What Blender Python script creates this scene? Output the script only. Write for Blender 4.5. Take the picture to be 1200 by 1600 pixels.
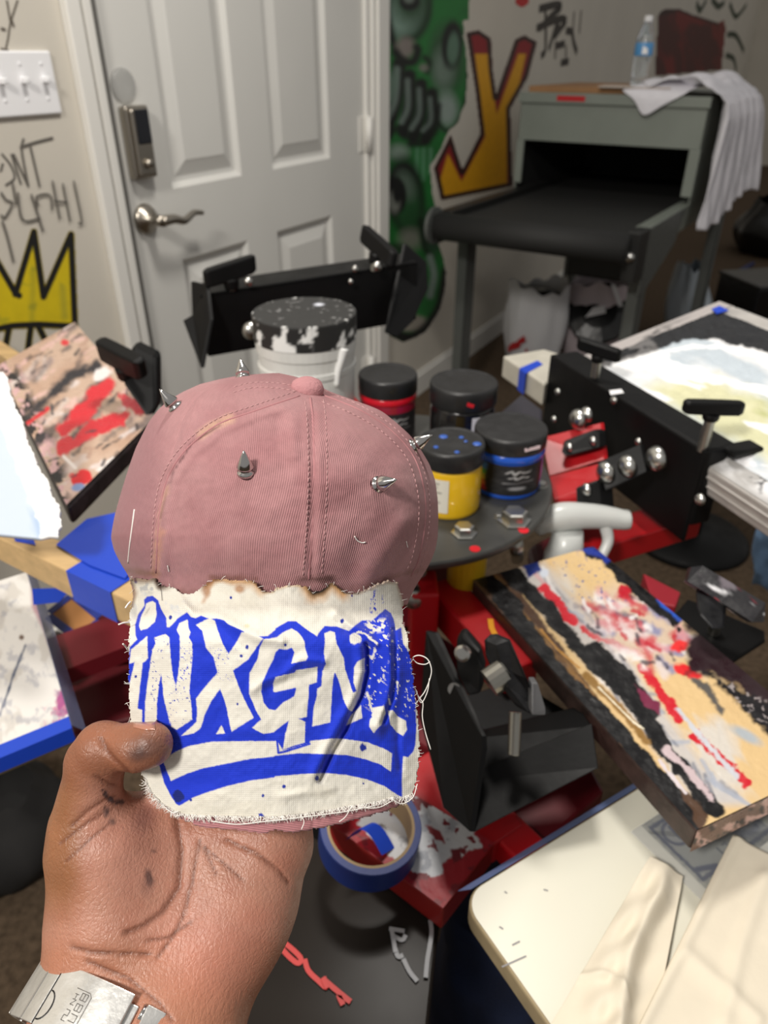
import bpy, bmesh, math, random
import numpy as np
from mathutils import Vector, Matrix

for o in list(bpy.data.objects):
    bpy.data.objects.remove(o, do_unlink=True)
SC = bpy.context.scene
COL = SC.collection
R = random.Random(7)

# ------------------------------------------------------------------ camera
F = 1150.0
PITCH = math.radians(32.0)
CH = 1.25
cam_data = bpy.data.cameras.new('camera')
cam = bpy.data.objects.new('camera', cam_data)
COL.objects.link(cam)
cam.location = (0, 0, CH)
cam.rotation_euler = (math.radians(90) - PITCH, 0, 0)
cam_data.sensor_fit = 'VERTICAL'
cam_data.sensor_height = 36.0
cam_data.lens = F * 36.0 / 1600.0
cam_data.clip_start = 0.02
cam_data.dof.use_dof = True
cam_data.dof.focus_distance = 0.335
cam_data.dof.aperture_fstop = 11.0
SC.camera = cam

# ------------------------------------------------------------------ light
SC.view_settings.view_transform = 'Standard'
SC.view_settings.look = 'None'
SC.view_settings.gamma = 1.0
SC.view_settings.exposure = 0.0
SC.view_settings.use_curve_mapping = False
world = bpy.data.worlds.new('room_bounce')
SC.world = world
world.use_nodes = True
bg = world.node_tree.nodes['Background']
bg.inputs[0].default_value = (1.0, 0.97, 0.93, 1)
bg.inputs[1].default_value = 0.32

def area_light(name, loc, target, size, power, col=(1, 0.95, 0.88)):
    d = bpy.data.lights.new(name, 'AREA')
    d.shape = 'DISK'
    d.size = size
    d.energy = power
    d.color = col
    o = bpy.data.objects.new(name, d)
    COL.objects.link(o)
    o.location = loc
    v = Vector(target) - Vector(loc)
    o.rotation_euler = v.to_track_quat('-Z', 'Y').to_euler()
    return o
area_light('ceiling_light', (-0.85, -0.75, 2.45), (-0.3, 0.5, 0.9), 0.36, 40)
area_light('ceiling_light', (0.04, 1.14, 2.45), (0.04, 1.10, 0.0), 0.30, 19)

# ------------------------------------------------------------------ helpers
CP, SP = math.cos(PITCH), math.sin(PITCH)
CAM = np.array([0, 0, CH])

def ray(px, py):
    u, v = (px - 600.0) / F, (py - 800.0) / F
    return np.array([u, CP - v * SP, -SP - v * CP])
def at(px, py, d):
    """point seen in the photograph at (px, py), d metres in front of the lens"""
    return CAM + ray(px, py) * d
def atv(px, py, d):
    px, py, d = np.broadcast_arrays(np.asarray(px, float), np.asarray(py, float), np.asarray(d, float))
    u, v = (px - 600.0) / F, (py - 800.0) / F
    return np.stack([u * d, (CP - v * SP) * d, (-SP - v * CP) * d + CH], -1)
def onz(px, py, z):
    """point of the horizontal plane at height z (metres above floor)"""
    r = ray(px, py)
    return CAM + r * ((z - CH) / r[2])
def proj(P):
    P = np.asarray(P, float) - CAM
    d = P[..., 1] * CP - P[..., 2] * SP
    up = P[..., 1] * SP + P[..., 2] * CP
    return 600 + P[..., 0] / d * F, 800 - up / d * F, d

# the long wall: origin at the door's latch edge, WE runs along it, WN into the room
WA = math.radians(29.5)
WE = np.array([math.sin(WA), math.cos(WA), 0])
WN = np.array([math.cos(WA), -math.sin(WA), 0])
WO = np.array([-0.53, 1.77, 0])
def onwall(px, py, n=0.0):
    r = ray(px, py)
    t = np.dot(WO + WN * n - CAM, WN) / np.dot(r, WN)
    return CAM + r * t
def wpt(s, n, z):
    return WO + WE * s + WN * n + np.array([0, 0, z])
def wsz(px, py):
    p = onwall(px, py) - WO
    return float(np.dot(p, WE)), float(p[2])

def srgb(c):
    c = np.asarray(c, float) / 255.0
    return np.where(c <= 0.04045, c / 12.92, ((c + 0.055) / 1.055) ** 2.4)
def unit(v):
    v = np.asarray(v, float)
    return v / (np.linalg.norm(v) + 1e-12)
UP = np.array([0, 0, 1.0])

# ------------------------------------------------------------------ materials
MATS = {}
def mat(name, col=(128, 128, 128), rough=0.5, metal=0.0, var=0.0, vscale=30.0, bump=0.0, bscale=60.0,
        attr=False, spec=0.5, trans=0.0, alpha=1.0, coat=0.0, sub=0.0, stretch=(1, 1, 1), rvar=0.0, rmask=False):
    if name in MATS:
        return MATS[name]
    m = bpy.data.materials.new(name)
    m.use_nodes = True
    nt = m.node_tree
    b = nt.nodes['Principled BSDF']
    N = nt.nodes.new
    L = nt.links.new
    lin = srgb(col)
    b.inputs['Base Color'].default_value = (*lin, 1)
    b.inputs['Roughness'].default_value = rough
    b.inputs['Metallic'].default_value = metal
    b.inputs['Specular IOR Level'].default_value = spec
    b.inputs['Transmission Weight'].default_value = trans
    b.inputs['Alpha'].default_value = alpha
    b.inputs['Coat Weight'].default_value = coat
    if sub:
        b.inputs['Subsurface Weight'].default_value = sub
        b.inputs['Subsurface Radius'].default_value = (0.006, 0.0025, 0.0015)
        b.inputs['Subsurface Scale'].default_value = 0.6
    src = None
    if attr:
        a = N('ShaderNodeAttribute')
        a.attribute_name = 'Col'
        src = a.outputs['Color']
    tc = N('ShaderNodeTexCoord')
    mp = N('ShaderNodeMapping')
    mp.inputs['Scale'].default_value = stretch
    L(tc.outputs['Object'], mp.inputs['Vector'])
    if var > 0:
        n = N('ShaderNodeTexNoise')
        n.inputs['Scale'].default_value = vscale
        n.inputs['Detail'].default_value = 6
        L(mp.outputs[0], n.inputs['Vector'])
        r = N('ShaderNodeMapRange')
        r.inputs['From Min'].default_value = 0.3
        r.inputs['From Max'].default_value = 0.7
        r.inputs['To Min'].default_value = 1 - var
        r.inputs['To Max'].default_value = 1 + var
        L(n.outputs['Fac'], r.inputs['Value'])
        mx = N('ShaderNodeMix')
        mx.data_type = 'RGBA'
        mx.blend_type = 'MULTIPLY'
        mx.inputs[0].default_value = 1
        if src is not None:
            L(src, mx.inputs[6])
        else:
            mx.inputs[6].default_value = (*lin, 1)
        L(r.outputs[0], mx.inputs[7])
        src = mx.outputs[2]
    if src is not None:
        L(src, b.inputs['Base Color'])
    if rvar > 0:
        n3 = N('ShaderNodeTexNoise')
        n3.inputs['Scale'].default_value = vscale * 1.7
        n3.inputs['Detail'].default_value = 4
        L(mp.outputs[0], n3.inputs['Vector'])
        r3 = N('ShaderNodeMapRange')
        r3.inputs['From Min'].default_value = 0.3
        r3.inputs['From Max'].default_value = 0.7
        r3.inputs['To Min'].default_value = max(0.05, rough - rvar)
        r3.inputs['To Max'].default_value = min(1, rough + rvar)
        L(n3.outputs['Fac'], r3.inputs['Value'])
        L(r3.outputs[0], b.inputs['Roughness'])
    if bump > 0:
        n2 = N('ShaderNodeTexNoise')
        n2.inputs['Scale'].default_value = bscale
        n2.inputs['Detail'].default_value = 5
        L(mp.outputs[0], n2.inputs['Vector'])
        bp = N('ShaderNodeBump')
        bp.inputs['Strength'].default_value = bump
        bp.inputs['Distance'].default_value = 0.002
        L(n2.outputs['Fac'], bp.inputs['Height'])
        L(bp.outputs[0], b.inputs['Normal'])
    MATS[name] = m
    return m

def weave_mat(name, rough, period_px, angle, amp, bumpd, attr=True, second=None):
    """cloth whose yarns follow the UV map (UV unit = 100 design pixels)"""
    m = bpy.data.materials.new(name)
    m.use_nodes = True
    nt = m.node_tree
    b = nt.nodes['Principled BSDF']
    N = nt.nodes.new
    L = nt.links.new
    b.inputs['Roughness'].default_value = rough
    b.inputs['Specular IOR Level'].default_value = 0.15
    b.inputs['Sheen Weight'].default_value = 0.12
    a = N('ShaderNodeAttribute')
    a.attribute_name = 'Col'
    uv = N('ShaderNodeUVMap')
    uv.uv_map = 'UVMap'
    outs = []
    for ang, per in [(angle, period_px)] + ([second] if second else []):
        mp = N('ShaderNodeMapping')
        mp.inputs['Rotation'].default_value = (0, 0, math.radians(ang))
        L(uv.outputs[0], mp.inputs['Vector'])
        w = N('ShaderNodeTexWave')
        w.inputs['Scale'].default_value = 100.0 / per / (20.0 / (2 * math.pi)) 
        w.inputs['Distortion'].default_value = 0.8
        w.inputs['Detail'].default_value = 2
        w.inputs['Detail Scale'].default_value = 1.5
        L(mp.outputs[0], w.inputs['Vector'])
        outs.append(w.outputs['Fac'])
    fac = outs[0]
    if second:
        mm = N('ShaderNodeMath')
        mm.operation = 'MULTIPLY'
        L(outs[0], mm.inputs[0])
        L(outs[1], mm.inputs[1])
        fac = mm.outputs[0]
    n = N('ShaderNodeTexNoise')
    n.inputs['Scale'].default_value = 9
    n.inputs['Detail'].default_value = 8
    L(uv.outputs[0], n.inputs['Vector'])
    ad = N('ShaderNodeMath')
    ad.operation = 'ADD'
    L(fac, ad.inputs[0])
    L(n.outputs['Fac'], ad.inputs[1])
    r = N('ShaderNodeMapRange')
    r.inputs['From Min'].default_value = 0.3
    r.inputs['From Max'].default_value = 1.7
    r.inputs['To Min'].default_value = 1 - amp
    r.inputs['To Max'].default_value = 1 + amp
    L(ad.outputs[0], r.inputs['Value'])
    mx = N('ShaderNodeMix')
    mx.data_type = 'RGBA'
    mx.blend_type = 'MULTIPLY'
    mx.inputs[0].default_value = 1
    L(a.outputs['Color'], mx.inputs[6])
    L(r.outputs[0], mx.inputs[7])
    L(mx.outputs[2], b.inputs['Base Color'])
    bp = N('ShaderNodeBump')
    bp.inputs['Strength'].default_value = 0.5
    bp.inputs['Distance'].default_value = bumpd
    L(ad.outputs[0], bp.inputs['Height'])
    L(bp.outputs[0], b.inputs['Normal'])
    MATS[name] = m
    return m

# ------------------------------------------------------------------ mesh building
def join(*parts):
    V, Fc, off = [], [], 0
    for v, f in parts:
        v = np.asarray(v, float)
        V.append(v)
        Fc += [tuple(i + off for i in q) for q in f]
        off += len(v)
    return np.concatenate(V), Fc
def obb(c, X, Y, Z):
    c, X, Y, Z = (np.asarray(a, float) for a in (c, X, Y, Z))
    V = [c + sx * X + sy * Y + sz * Z for sz in (-1, 1) for sx, sy in ((-1, -1), (1, -1), (1, 1), (-1, 1))]
    return np.array(V), [(3, 2, 1, 0), (4, 5, 6, 7), (0, 1, 5, 4), (1, 2, 6, 5), (2, 3, 7, 6), (3, 0, 4, 7)]
def slab(pts, th):
    """polygon pts (3-D) extruded by vector th"""
    pts = np.asarray(pts, float)
    th = np.asarray(th, float)
    n = len(pts)
    V = np.concatenate([pts, pts + th])
    Fc = [tuple(range(n)), tuple(range(2 * n - 1, n - 1, -1))]
    Fc += [(i, i + n, (i + 1) % n + n, (i + 1) % n) for i in range(n)]
    return V, Fc
def frame_of(d):
    d = unit(d)
    a = np.array([0, 0, 1.0]) if abs(d[2]) < 0.9 else np.array([1.0, 0, 0])
    x = unit(np.cross(a, d))
    return x, np.cross(d, x), d
def lathe(prof, c, axis=(0, 0, 1), n=28):
    x, y, z = frame_of(axis)
    c = np.asarray(c, float)
    V, Fc = [], []
    for r, h in prof:
        for k in range(n):
            t = 2 * math.pi * k / n
            V.append(c + z * h + (x * math.cos(t) + y * math.sin(t)) * r)
    m = len(prof)
    for i in range(m - 1):
        for k in range(n):
            k2 = (k + 1) % n
            Fc.append((i * n + k, i * n + k2, (i + 1) * n + k2, (i + 1) * n + k))
    Fc.append(tuple(range(n - 1, -1, -1)))
    Fc.append(tuple((m - 1) * n + k for k in range(n)))
    return np.array(V), Fc
def tube(path, r, n=8, closed=False):
    P = np.asarray(path, float)
    m = len(P)
    rr = np.broadcast_to(np.asarray(r, float), (m,))
    V, Fc = [], []
    px = None
    for i in range(m):
        if closed:
            d = P[(i + 1) % m] - P[i - 1]
        else:
            d = P[min(i + 1, m - 1)] - P[max(i - 1, 0)]
        d = unit(d)
        if px is None:
            px = frame_of(d)[0]
        px = unit(px - d * np.dot(px, d))
        py = np.cross(d, px)
        for k in range(n):
            t = 2 * math.pi * k / n
            V.append(P[i] + (px * math.cos(t) + py * math.sin(t)) * rr[i])
    for i in range(m if closed else m - 1):
        for k in range(n):
            k2 = (k + 1) % n
            j = (i + 1) % m
            Fc.append((i * n + k, i * n + k2, j * n + k2, j * n + k))
    if not closed:
        Fc.append(tuple(range(n - 1, -1, -1)))
        Fc.append(tuple((m - 1) * n + k for k in range(n)))
    return np.array(V), Fc
def rod(a, b, r, n=10):
    return tube([a, b], r, n)
def spline(pts, n):
    """Catmull-Rom through pts, n samples"""
    P = np.asarray(pts, float)
    P = np.concatenate([[2 * P[0] - P[1]], P, [2 * P[-1] - P[-2]]])
    out = []
    m = len(P) - 3
    for k in range(n):
        t = k / (n - 1) * m
        i = min(int(t), m - 1)
        t -= i
        a, b, c, d = P[i:i + 4]
        out.append(0.5 * ((2 * b) + (c - a) * t + (2 * a - 5 * b + 4 * c - d) * t * t + (3 * b - a - 3 * c + d) * t ** 3))
    return np.array(out)

def obj(name, VF, m, parent=None, smooth=False, bevel=0.0, cols=None, uv=None, bseg=2, kind=None, label=None, sub=0, fixn=True):
    V, Fc = VF
    me = bpy.data.meshes.new(name)
    me.from_pydata(np.asarray(V, float).tolist(), [], Fc.tolist() if isinstance(Fc, np.ndarray) else [tuple(int(i) for i in f) for f in Fc])
    if fixn:
        bmx = bmesh.new()
        bmx.from_mesh(me)
        bmesh.ops.recalc_face_normals(bmx, faces=bmx.faces)
        bmx.to_mesh(me)
        bmx.free()
    if cols is not None:
        ca = me.color_attributes.new('Col', 'FLOAT_COLOR', 'POINT')
        buf = np.ones((len(V), 4), np.float32)
        buf[:, :3] = cols
        ca.data.foreach_set('color', buf.ravel())
    if uv is not None:
        ul = me.uv_layers.new(name='UVMap')
        idx = np.zeros(len(me.loops), np.int32)
        me.loops.foreach_get('vertex_index', idx)
        ul.data.foreach_set('uv', np.asarray(uv, np.float32)[idx].ravel())
    if smooth:
        me.polygons.foreach_set('use_smooth', [True] * len(me.polygons))
    me.materials.append(m if not isinstance(m, str) else MATS[m])
    o = bpy.data.objects.new(name, me)
    COL.objects.link(o)
    if parent is not None:
        adopt(o, parent)
    if bevel > 0:
        b = o.modifiers.new('bevel', 'BEVEL')
        b.width = bevel
        b.segments = bseg
        b.limit_method = 'ANGLE'
        b.angle_limit = math.radians(40)
    if sub:
        s = o.modifiers.new('subdivision', 'SUBSURF')
        s.levels = s.render_levels = sub
    if kind:
        o['kind'] = kind
    if label:
        o['label'] = label
    return o
def wmat(o):
    m = Matrix.Identity(4)
    while o is not None:
        m = (o.matrix_parent_inverse if o.parent else Matrix.Identity(4)) @ (Matrix.LocRotScale(o.location, o.rotation_euler, o.scale)) @ m
        o = o.parent
    return m
def adopt(o, parent):
    o.parent = parent
    o.matrix_parent_inverse = wmat(parent).inverted()
def tag(o, label, cat, group=None):
    o['label'] = label
    o['category'] = cat
    if group:
        o['group'] = group
    return o
def thing(name, loc, label, cat, group=None):
    o = bpy.data.objects.new(name, None)
    o.empty_display_size = 0.03
    COL.objects.link(o)
    o.location = tuple(map(float, loc))
    return tag(o, label, cat, group)
def struct(o):
    o['kind'] = 'structure'
    return o
def place(name, mesh, loc, z, parent, xdir=None, label=None):
    """another object on shared mesh data, its local Z along z"""
    o = bpy.data.objects.new(name, mesh)
    COL.objects.link(o)
    x, y, zz = frame_of(z)
    if xdir is not None:
        x = unit(np.asarray(xdir, float) - zz * np.dot(xdir, zz))
        y = np.cross(zz, x)
    M = Matrix(((x[0], y[0], zz[0], loc[0]), (x[1], y[1], zz[1], loc[1]), (x[2], y[2], zz[2], loc[2]), (0, 0, 0, 1)))
    o.rotation_euler = M.to_euler()
    o.location = tuple(map(float, loc))
    if parent is not None:
        adopt(o, parent)
    if label:
        o['label'] = label
    return o

# ------------------------------------------------------------------ paint (procedural colour fields on dense grids)
_rng = np.random.RandomState(3)
_TAB = _rng.rand(256, 256)
def vnoise(x, y):
    xi, yi = np.floor(x).astype(int), np.floor(y).astype(int)
    fx, fy = x - xi, y - yi
    fx, fy = fx * fx * (3 - 2 * fx), fy * fy * (3 - 2 * fy)
    a, b = _TAB[xi % 256, yi % 256], _TAB[(xi + 1) % 256, yi % 256]
    c, d = _TAB[xi % 256, (yi + 1) % 256], _TAB[(xi + 1) % 256, (yi + 1) % 256]
    return (a * (1 - fx) + b * fx) * (1 - fy) + (c * (1 - fx) + d * fx) * fy
def fbm(x, y, scale, seed=0, octv=4, ang=0.0, stretch=1.0):
    ca, sa = math.cos(math.radians(ang)), math.sin(math.radians(ang))
    X, Y = (x * ca + y * sa) / scale / stretch, (-x * sa + y * ca) / scale
    X, Y = X + seed * 17.3, Y + seed * 9.1
    t, w = 0, 0.5
    for k in range(octv):
        t = t + w * vnoise(X * 2 ** k + k * 5.2, Y * 2 ** k + k * 3.7)
        w *= 0.5
    return t / (1 - 0.5 ** octv)
def seg_dist(U, V, pts, closed=False):
    d = np.full(U.shape, 1e9)
    n = len(pts)
    for i in range(n if closed else n - 1):
        ax, ay = pts[i]
        bx, by = pts[(i + 1) % n]
        ex, ey = bx - ax, by - ay
        t = np.clip(((U - ax) * ex + (V - ay) * ey) / (ex * ex + ey * ey + 1e-9), 0, 1)
        d = np.minimum(d, np.hypot(U - ax - t * ex, V - ay - t * ey))
    return d
def inside(U, V, pts):
    r = np.zeros(U.shape, bool)
    n = len(pts)
    for i in range(n):
        ax, ay = pts[i]
        bx, by = pts[(i + 1) % n]
        if ay == by:
            continue
        c = ((ay > V) != (by > V)) & (U < (bx - ax) * (V - ay) / (by - ay) + ax)
        r ^= c
    return r
def sdist(U, V, pts):
    d = seg_dist(U, V, pts, True)
    return np.where(inside(U, V, pts), -d, d)
def smooth(a, b, x):
    t = np.clip((x - a) / (b - a), 0, 1)
    return t * t * (3 - 2 * t)
class Paint:
    def __init__(s, U, V, base):
        s.U, s.V = np.asarray(U, float).ravel(), np.asarray(V, float).ravel()
        s.c = np.tile(srgb(base), (len(s.U), 1))
    def mix(s, m, col, amt=1.0):
        m = (np.clip(m, 0, 1) * amt)[:, None]
        s.c = s.c * (1 - m) + srgb(col) * m
        return s
    def poly(s, pts, col, soft=1.2, rough=0.0, seed=1, amt=1.0, rs=9.0):
        sd = sdist(s.U, s.V, pts)
        if rough:
            sd = sd + (fbm(s.U, s.V, rs, seed) - 0.5) * 2 * rough
        return s.mix(0.5 - sd / soft, col, amt)
    def line(s, pts, w, col, soft=1.2, rough=0.0, seed=1, amt=1.0, rs=9.0):
        d = seg_dist(s.U, s.V, pts) - w / 2
        if rough:
            d = d + (fbm(s.U, s.V, rs, seed) - 0.5) * 2 * rough
        return s.mix(0.5 - d / soft, col, amt)
    def blob(s, x, y, rx, ry, col, ang=0, soft=0.15, rough=0.0, seed=1, amt=1.0, rs=9.0):
        ca, sa = math.cos(math.radians(ang)), math.sin(math.radians(ang))
        X, Y = (s.U - x) * ca + (s.V - y) * sa, -(s.U - x) * sa + (s.V - y) * ca
        q = np.hypot(X / rx, Y / ry) - 1
        if rough:
            q = q + (fbm(s.U, s.V, rs, seed) - 0.5) * 2 * rough
        return s.mix(0.5 - q / soft, col, amt)
    def fleck(s, thr, col, scale, seed, reg=None, soft=0.03, amt=1.0, ang=0, stretch=1.0, octv=4):
        n = fbm(s.U, s.V, scale, seed, octv, ang, stretch)
        m = np.clip((n - thr) / soft, 0, 1)
        if reg is not None:
            m = m * reg
        return s.mix(m, col, amt)
    def strokes(s, n, pts, ang, spread, ln, w, cols, seed, soft=3.0, amt=1.0, rough=2.0):
        rr = random.Random(seed)
        xs, ys = [q[0] for q in pts], [q[1] for q in pts]
        k = 0
        while k < n:
            x, y = rr.uniform(min(xs), max(xs)), rr.uniform(min(ys), max(ys))
            if not inside(np.array([x]), np.array([y]), pts)[0]:
                continue
            k += 1
            a = math.radians(ang + rr.gauss(0, spread))
            l = rr.uniform(*ln) / 2
            b = a + rr.gauss(0, 0.3)
            P = [(x - l * math.cos(a), y - l * math.sin(a)), (x, y), (x + l * math.cos(b), y + l * math.sin(b))]
            near = (np.abs(s.U - x) < l + 20) & (np.abs(s.V - y) < l + 20)
            if not near.any():
                continue
            d = seg_dist(s.U[near], s.V[near], P) - rr.uniform(*w) / 2
            d = d + (fbm(s.U[near], s.V[near], 7, seed + k) - 0.5) * 2 * rough
            m = (np.clip(0.5 - d / soft, 0, 1) * amt)[:, None]
            s.c[near] = s.c[near] * (1 - m) + srgb(rr.choice(cols)) * m
        return s
    def reg(s, pts, soft=10.0):
        return np.clip(0.5 - sdist(s.U, s.V, pts) / soft, 0, 1)
def grid_faces(nx, ny, keep=None):
    a = (np.arange(ny - 1)[:, None] * nx + np.arange(nx - 1)[None, :]).ravel()
    q = np.stack([a, a + 1, a + nx + 1, a + nx], -1)
    if keep is not None:
        q = q[np.asarray(keep)[q].all(1)]
    return q
def compact(V, Fc, *arrs):
    used, inv = np.unique(np.asarray(Fc), return_inverse=True)
    return (V[used], inv.reshape(-1, 4)), [a[used] for a in arrs]
def bilin(c, nx, ny):
    """grid over quad c = [p00, p10, p11, p01]"""
    c = [np.asarray(p, float) for p in c]
    a, b = np.meshgrid(np.linspace(0, 1, nx), np.linspace(0, 1, ny))
    a, b = a.ravel()[:, None], b.ravel()[:, None]
    return c[0] * (1 - a) * (1 - b) + c[1] * a * (1 - b) + c[2] * a * b + c[3] * (1 - a) * b, a[:, 0], b[:, 0]
def ribbon(path, w, nrm, off=0.0006):
    """flat marker stroke lying on a surface with normal nrm"""
    P = np.asarray(path, float)
    nrm = unit(nrm)
    V, Fc = [], []
    for i in range(len(P)):
        d = unit(P[min(i + 1, len(P) - 1)] - P[max(i - 1, 0)])
        sd = unit(np.cross(nrm, d)) * w / 2
        V += [P[i] - sd + nrm * off, P[i] + sd + nrm * off]
    for i in range(len(P) - 1):
        Fc.append((2 * i, 2 * i + 1, 2 * i + 3, 2 * i + 2))
    return np.array(V), Fc

# ================================================================== THE SETTING
M_wall = mat('wall_paint', (206, 200, 188), 0.75, var=0.04, vscale=3, bump=0.15, bscale=180)
M_trim = mat('trim_paint', (226, 224, 218), 0.4, bump=0.05, bscale=60)
M_door = mat('door_paint', (214, 213, 208), 0.42, var=0.02, vscale=4, bump=0.06, bscale=90)
M_strip = mat('weather_strip', (112, 110, 106), 0.6)
M_carpet = mat('carpet', (88, 74, 60), 0.95, var=0.35, vscale=70, bump=0.9, bscale=420, spec=0.1)
M_nickel = mat('satin_nickel', (170, 163, 152), 0.32, 1.0)
M_blackgl = mat('black_glass', (10, 12, 20), 0.12)
M_blackpl = mat('black_plastic', (24, 24, 26), 0.38, rvar=0.1, vscale=20)
M_white = mat('white_plastic', (238, 238, 240), 0.35)
M_col = mat('spray_paint', attr=True, rough=0.6, var=0.05, vscale=40)

def wbox(s0, s1, n0, n1, z0, z1):
    return obb(wpt((s0 + s1) / 2, (n0 + n1) / 2, (z0 + z1) / 2), WE * (s1 - s0) / 2, WN * (n1 - n0) / 2, UP * (z1 - z0) / 2)
floor = struct(obj('floor', obb((2.0, 4.0, -0.025), (7, 0, 0), (0, 8, 0), (0, 0, 0.025)), M_carpet))
DS0, DS1, DZ = -0.055, 0.957, 2.05
wall = struct(obj('wall_left', join(wbox(-2.2, DS0 - 0.03, -0.1, 0, 0, 2.6), wbox(DS1 + 0.02, 10.3, -0.1, 0, 0, 2.6),
                                    wbox(DS0 - 0.03, DS1 + 0.02, -0.1, 0, DZ + 0.02, 2.6), wbox(DS0 - 0.03, DS1 + 0.02, -0.1, -0.08, 0, DZ + 0.02)), M_wall))
struct(obj('wall_back', wbox(10.3, 10.4, -0.1, 4.5, 0, 2.6), M_wall))
struct(obj('baseboard_left', join(wbox(DS1 + 0.12, 10.3, 0, 0.014, 0, 0.09), wbox(DS1 + 0.12, 10.3, 0, 0.008, 0.09, 0.105)), M_trim, bevel=0.003))
struct(obj('baseboard_corner', wbox(-2.2, -0.16, 0, 0.014, 0, 0.1), M_trim, bevel=0.003))
# door casing (stepped moulding) and stop strip
struct(obj('trim_1', join(wbox(-0.142, -0.108, 0, 0.020, 0, 2.14), wbox(-0.108, -0.100, 0, 0.012, 0, 2.14), wbox(-0.100, -0.078, 0, 0.016, 0, 2.14)), M_trim, bevel=0.003))
struct(obj('trim_2', join(wbox(0.985, 1.002, 0, 0.014, 0, 2.14), wbox(1.006, 1.075, 0, 0.022, 0, 2.14)), M_trim, bevel=0.003))
struct(obj('trim_3', wbox(-0.142, 1.075, 0, 0.018, 2.07, 2.14), M_trim, bevel=0.003))
struct(obj('trim_4', wbox(-0.078, -0.056, -0.06, 0.004, 0, 2.07), M_strip, bevel=0.002))
struct(obj('trim_5', wbox(0.958, 0.984, -0.06, 0.006, 0, 2.07), M_trim, bevel=0.002))
door = thing('door_1', wpt((DS0 + DS1) / 2, -0.02, 0), 'white six panel door with keypad lock and lever handle', 'door')
door['kind'] = 'structure'
SF = -0.006   # face of the door
rows = [(0.20, 0.82), (0.98, 1.62), (1.74, 1.93)]
cols_ = [(0.088, 0.341), (0.473, 0.758)]
stl = []
xs = [DS0, cols_[0][0], cols_[0][1], cols_[1][0], cols_[1][1], DS1]
for a, b in ((xs[0], xs[1]), (xs[2], xs[3]), (xs[4], xs[5])):
    stl.append(wbox(a, b, -0.045, SF, 0.01, DZ))
zz = [0.01, 0.20, 0.82, 0.98, 1.62, 1.74, 1.93, DZ]
for a, b in ((0, 1), (2, 3), (4, 5), (6, 7)):
    for c0, c1 in cols_:
        stl.append(wbox(c0, c1, -0.045, SF, zz[a], zz[b]))
obj('door_frame', join(*stl), M_door, door)
for z0, z1 in rows:
    for c0, c1 in cols_:
        prof = [(0.0, SF), (0.012, SF - 0.011), (0.022, SF - 0.012), (0.05, SF - 0.004), (0.056, SF - 0.002)]
        V, Fc = [], []
        for ins, n in prof:
            for s_, z_ in ((c0 + ins, z0 + ins), (c1 - ins, z0 + ins), (c1 - ins, z1 - ins), (c0 + ins, z1 - ins)):
                V.append(wpt(s_, n, z_))
        for k in range(len(prof) - 1):
            for q in range(4):
                Fc.append((k * 4 + q, k * 4 + (q + 1) % 4, k * 4 + 4 + (q + 1) % 4, k * 4 + 4 + q))
        Fc.append(tuple((len(prof) - 1) * 4 + q for q in range(4)))
        obj('door_panel', (V, Fc), M_door, door, bevel=0.002)
# keypad deadbolt
lk = obj('keypad_lock', join(wbox(-0.037, 0.028, SF, SF + 0.022, 1.015, 1.155), wbox(-0.030, 0.020, SF + 0.02, SF + 0.03, 1.02, 1.15)), M_nickel, door, bevel=0.010, bseg=4, label='satin nickel keypad deadbolt with black screen')
obj('touch_screen', wbox(-0.022, 0.016, SF + 0.028, SF + 0.033, 1.083, 1.149), M_blackgl, lk, bevel=0.004)
obj('turn_piece', lathe([(0.010, 0), (0.010, 0.008), (0.006, 0.012)], wpt(-0.004, SF + 0.028, 1.045), WN, 16), M_nickel, lk, smooth=True)
obj('door_stopper_disc', lathe([(0.034, 0), (0.034, 0.002), (0.028, 0.006), (0.01, 0.008)], wpt(-0.012, SF, 1.19), WN, 28), mat('clear_plastic', (205, 205, 202), 0.25, alpha=0.35), door, smooth=True, label='pale plastic disc above the lock')
hd = obj('lever_handle', lathe([(0.033, 0), (0.033, 0.004), (0.028, 0.012), (0.014, 0.018), (0.012, 0.045), (0.012, 0.058)], wpt(-0.012, SF, 0.930), WN, 28), M_nickel, door, smooth=True, label='satin nickel lever handle')
lp = spline([wpt(-0.012, SF + 0.055, 0.930), wpt(0.02, SF + 0.058, 0.930), wpt(0.055, SF + 0.056, 0.921), wpt(0.095, SF + 0.05, 0.931), wpt(0.128, SF + 0.046, 0.926)], 24)
obj('lever', tube(lp, np.linspace(0.012, 0.0055, 24), 10), M_nickel, hd, smooth=True)
for z in (1.03, 1.80, 0.25):
    hg = obj('hinge', tube([wpt(0.962, 0.010, z - 0.05), wpt(0.962, 0.010, z + 0.05)], 0.011, 12), M_trim, door, smooth=True)
    obj('hinge_leaf', wbox(0.925, 0.96, SF - 0.001, SF + 0.003, z - 0.05, z + 0.05), M_trim, hg, bevel=0.001)

# switch plate
sw = thing('light_switch_plate', wpt(-0.28, 0, 1.15), 'white toggle switch plate on the wall left of the door', 'switch plate')
obj('plate', wbox(-0.375, -0.188, 0, 0.007, 1.150, 1.252), M_white, sw, bevel=0.003)
for s in (-0.352, -0.306, -0.260, -0.214):
    t = obj('toggle', obb(wpt(s, 0.012, 1.207), WE * 0.005, WN * 0.009, UP * 0.005), M_white, sw, bevel=0.002)
    obj('screw', lathe([(0.003, 0), (0.003, 0.001), (0.001, 0.0015)], wpt(s, 0.007, 1.232), WN, 10), M_white, t)
    obj('screw', lathe([(0.003, 0), (0.003, 0.001), (0.001, 0.0015)], wpt(s, 0.007, 1.176), WN, 10), M_white, t)

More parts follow.
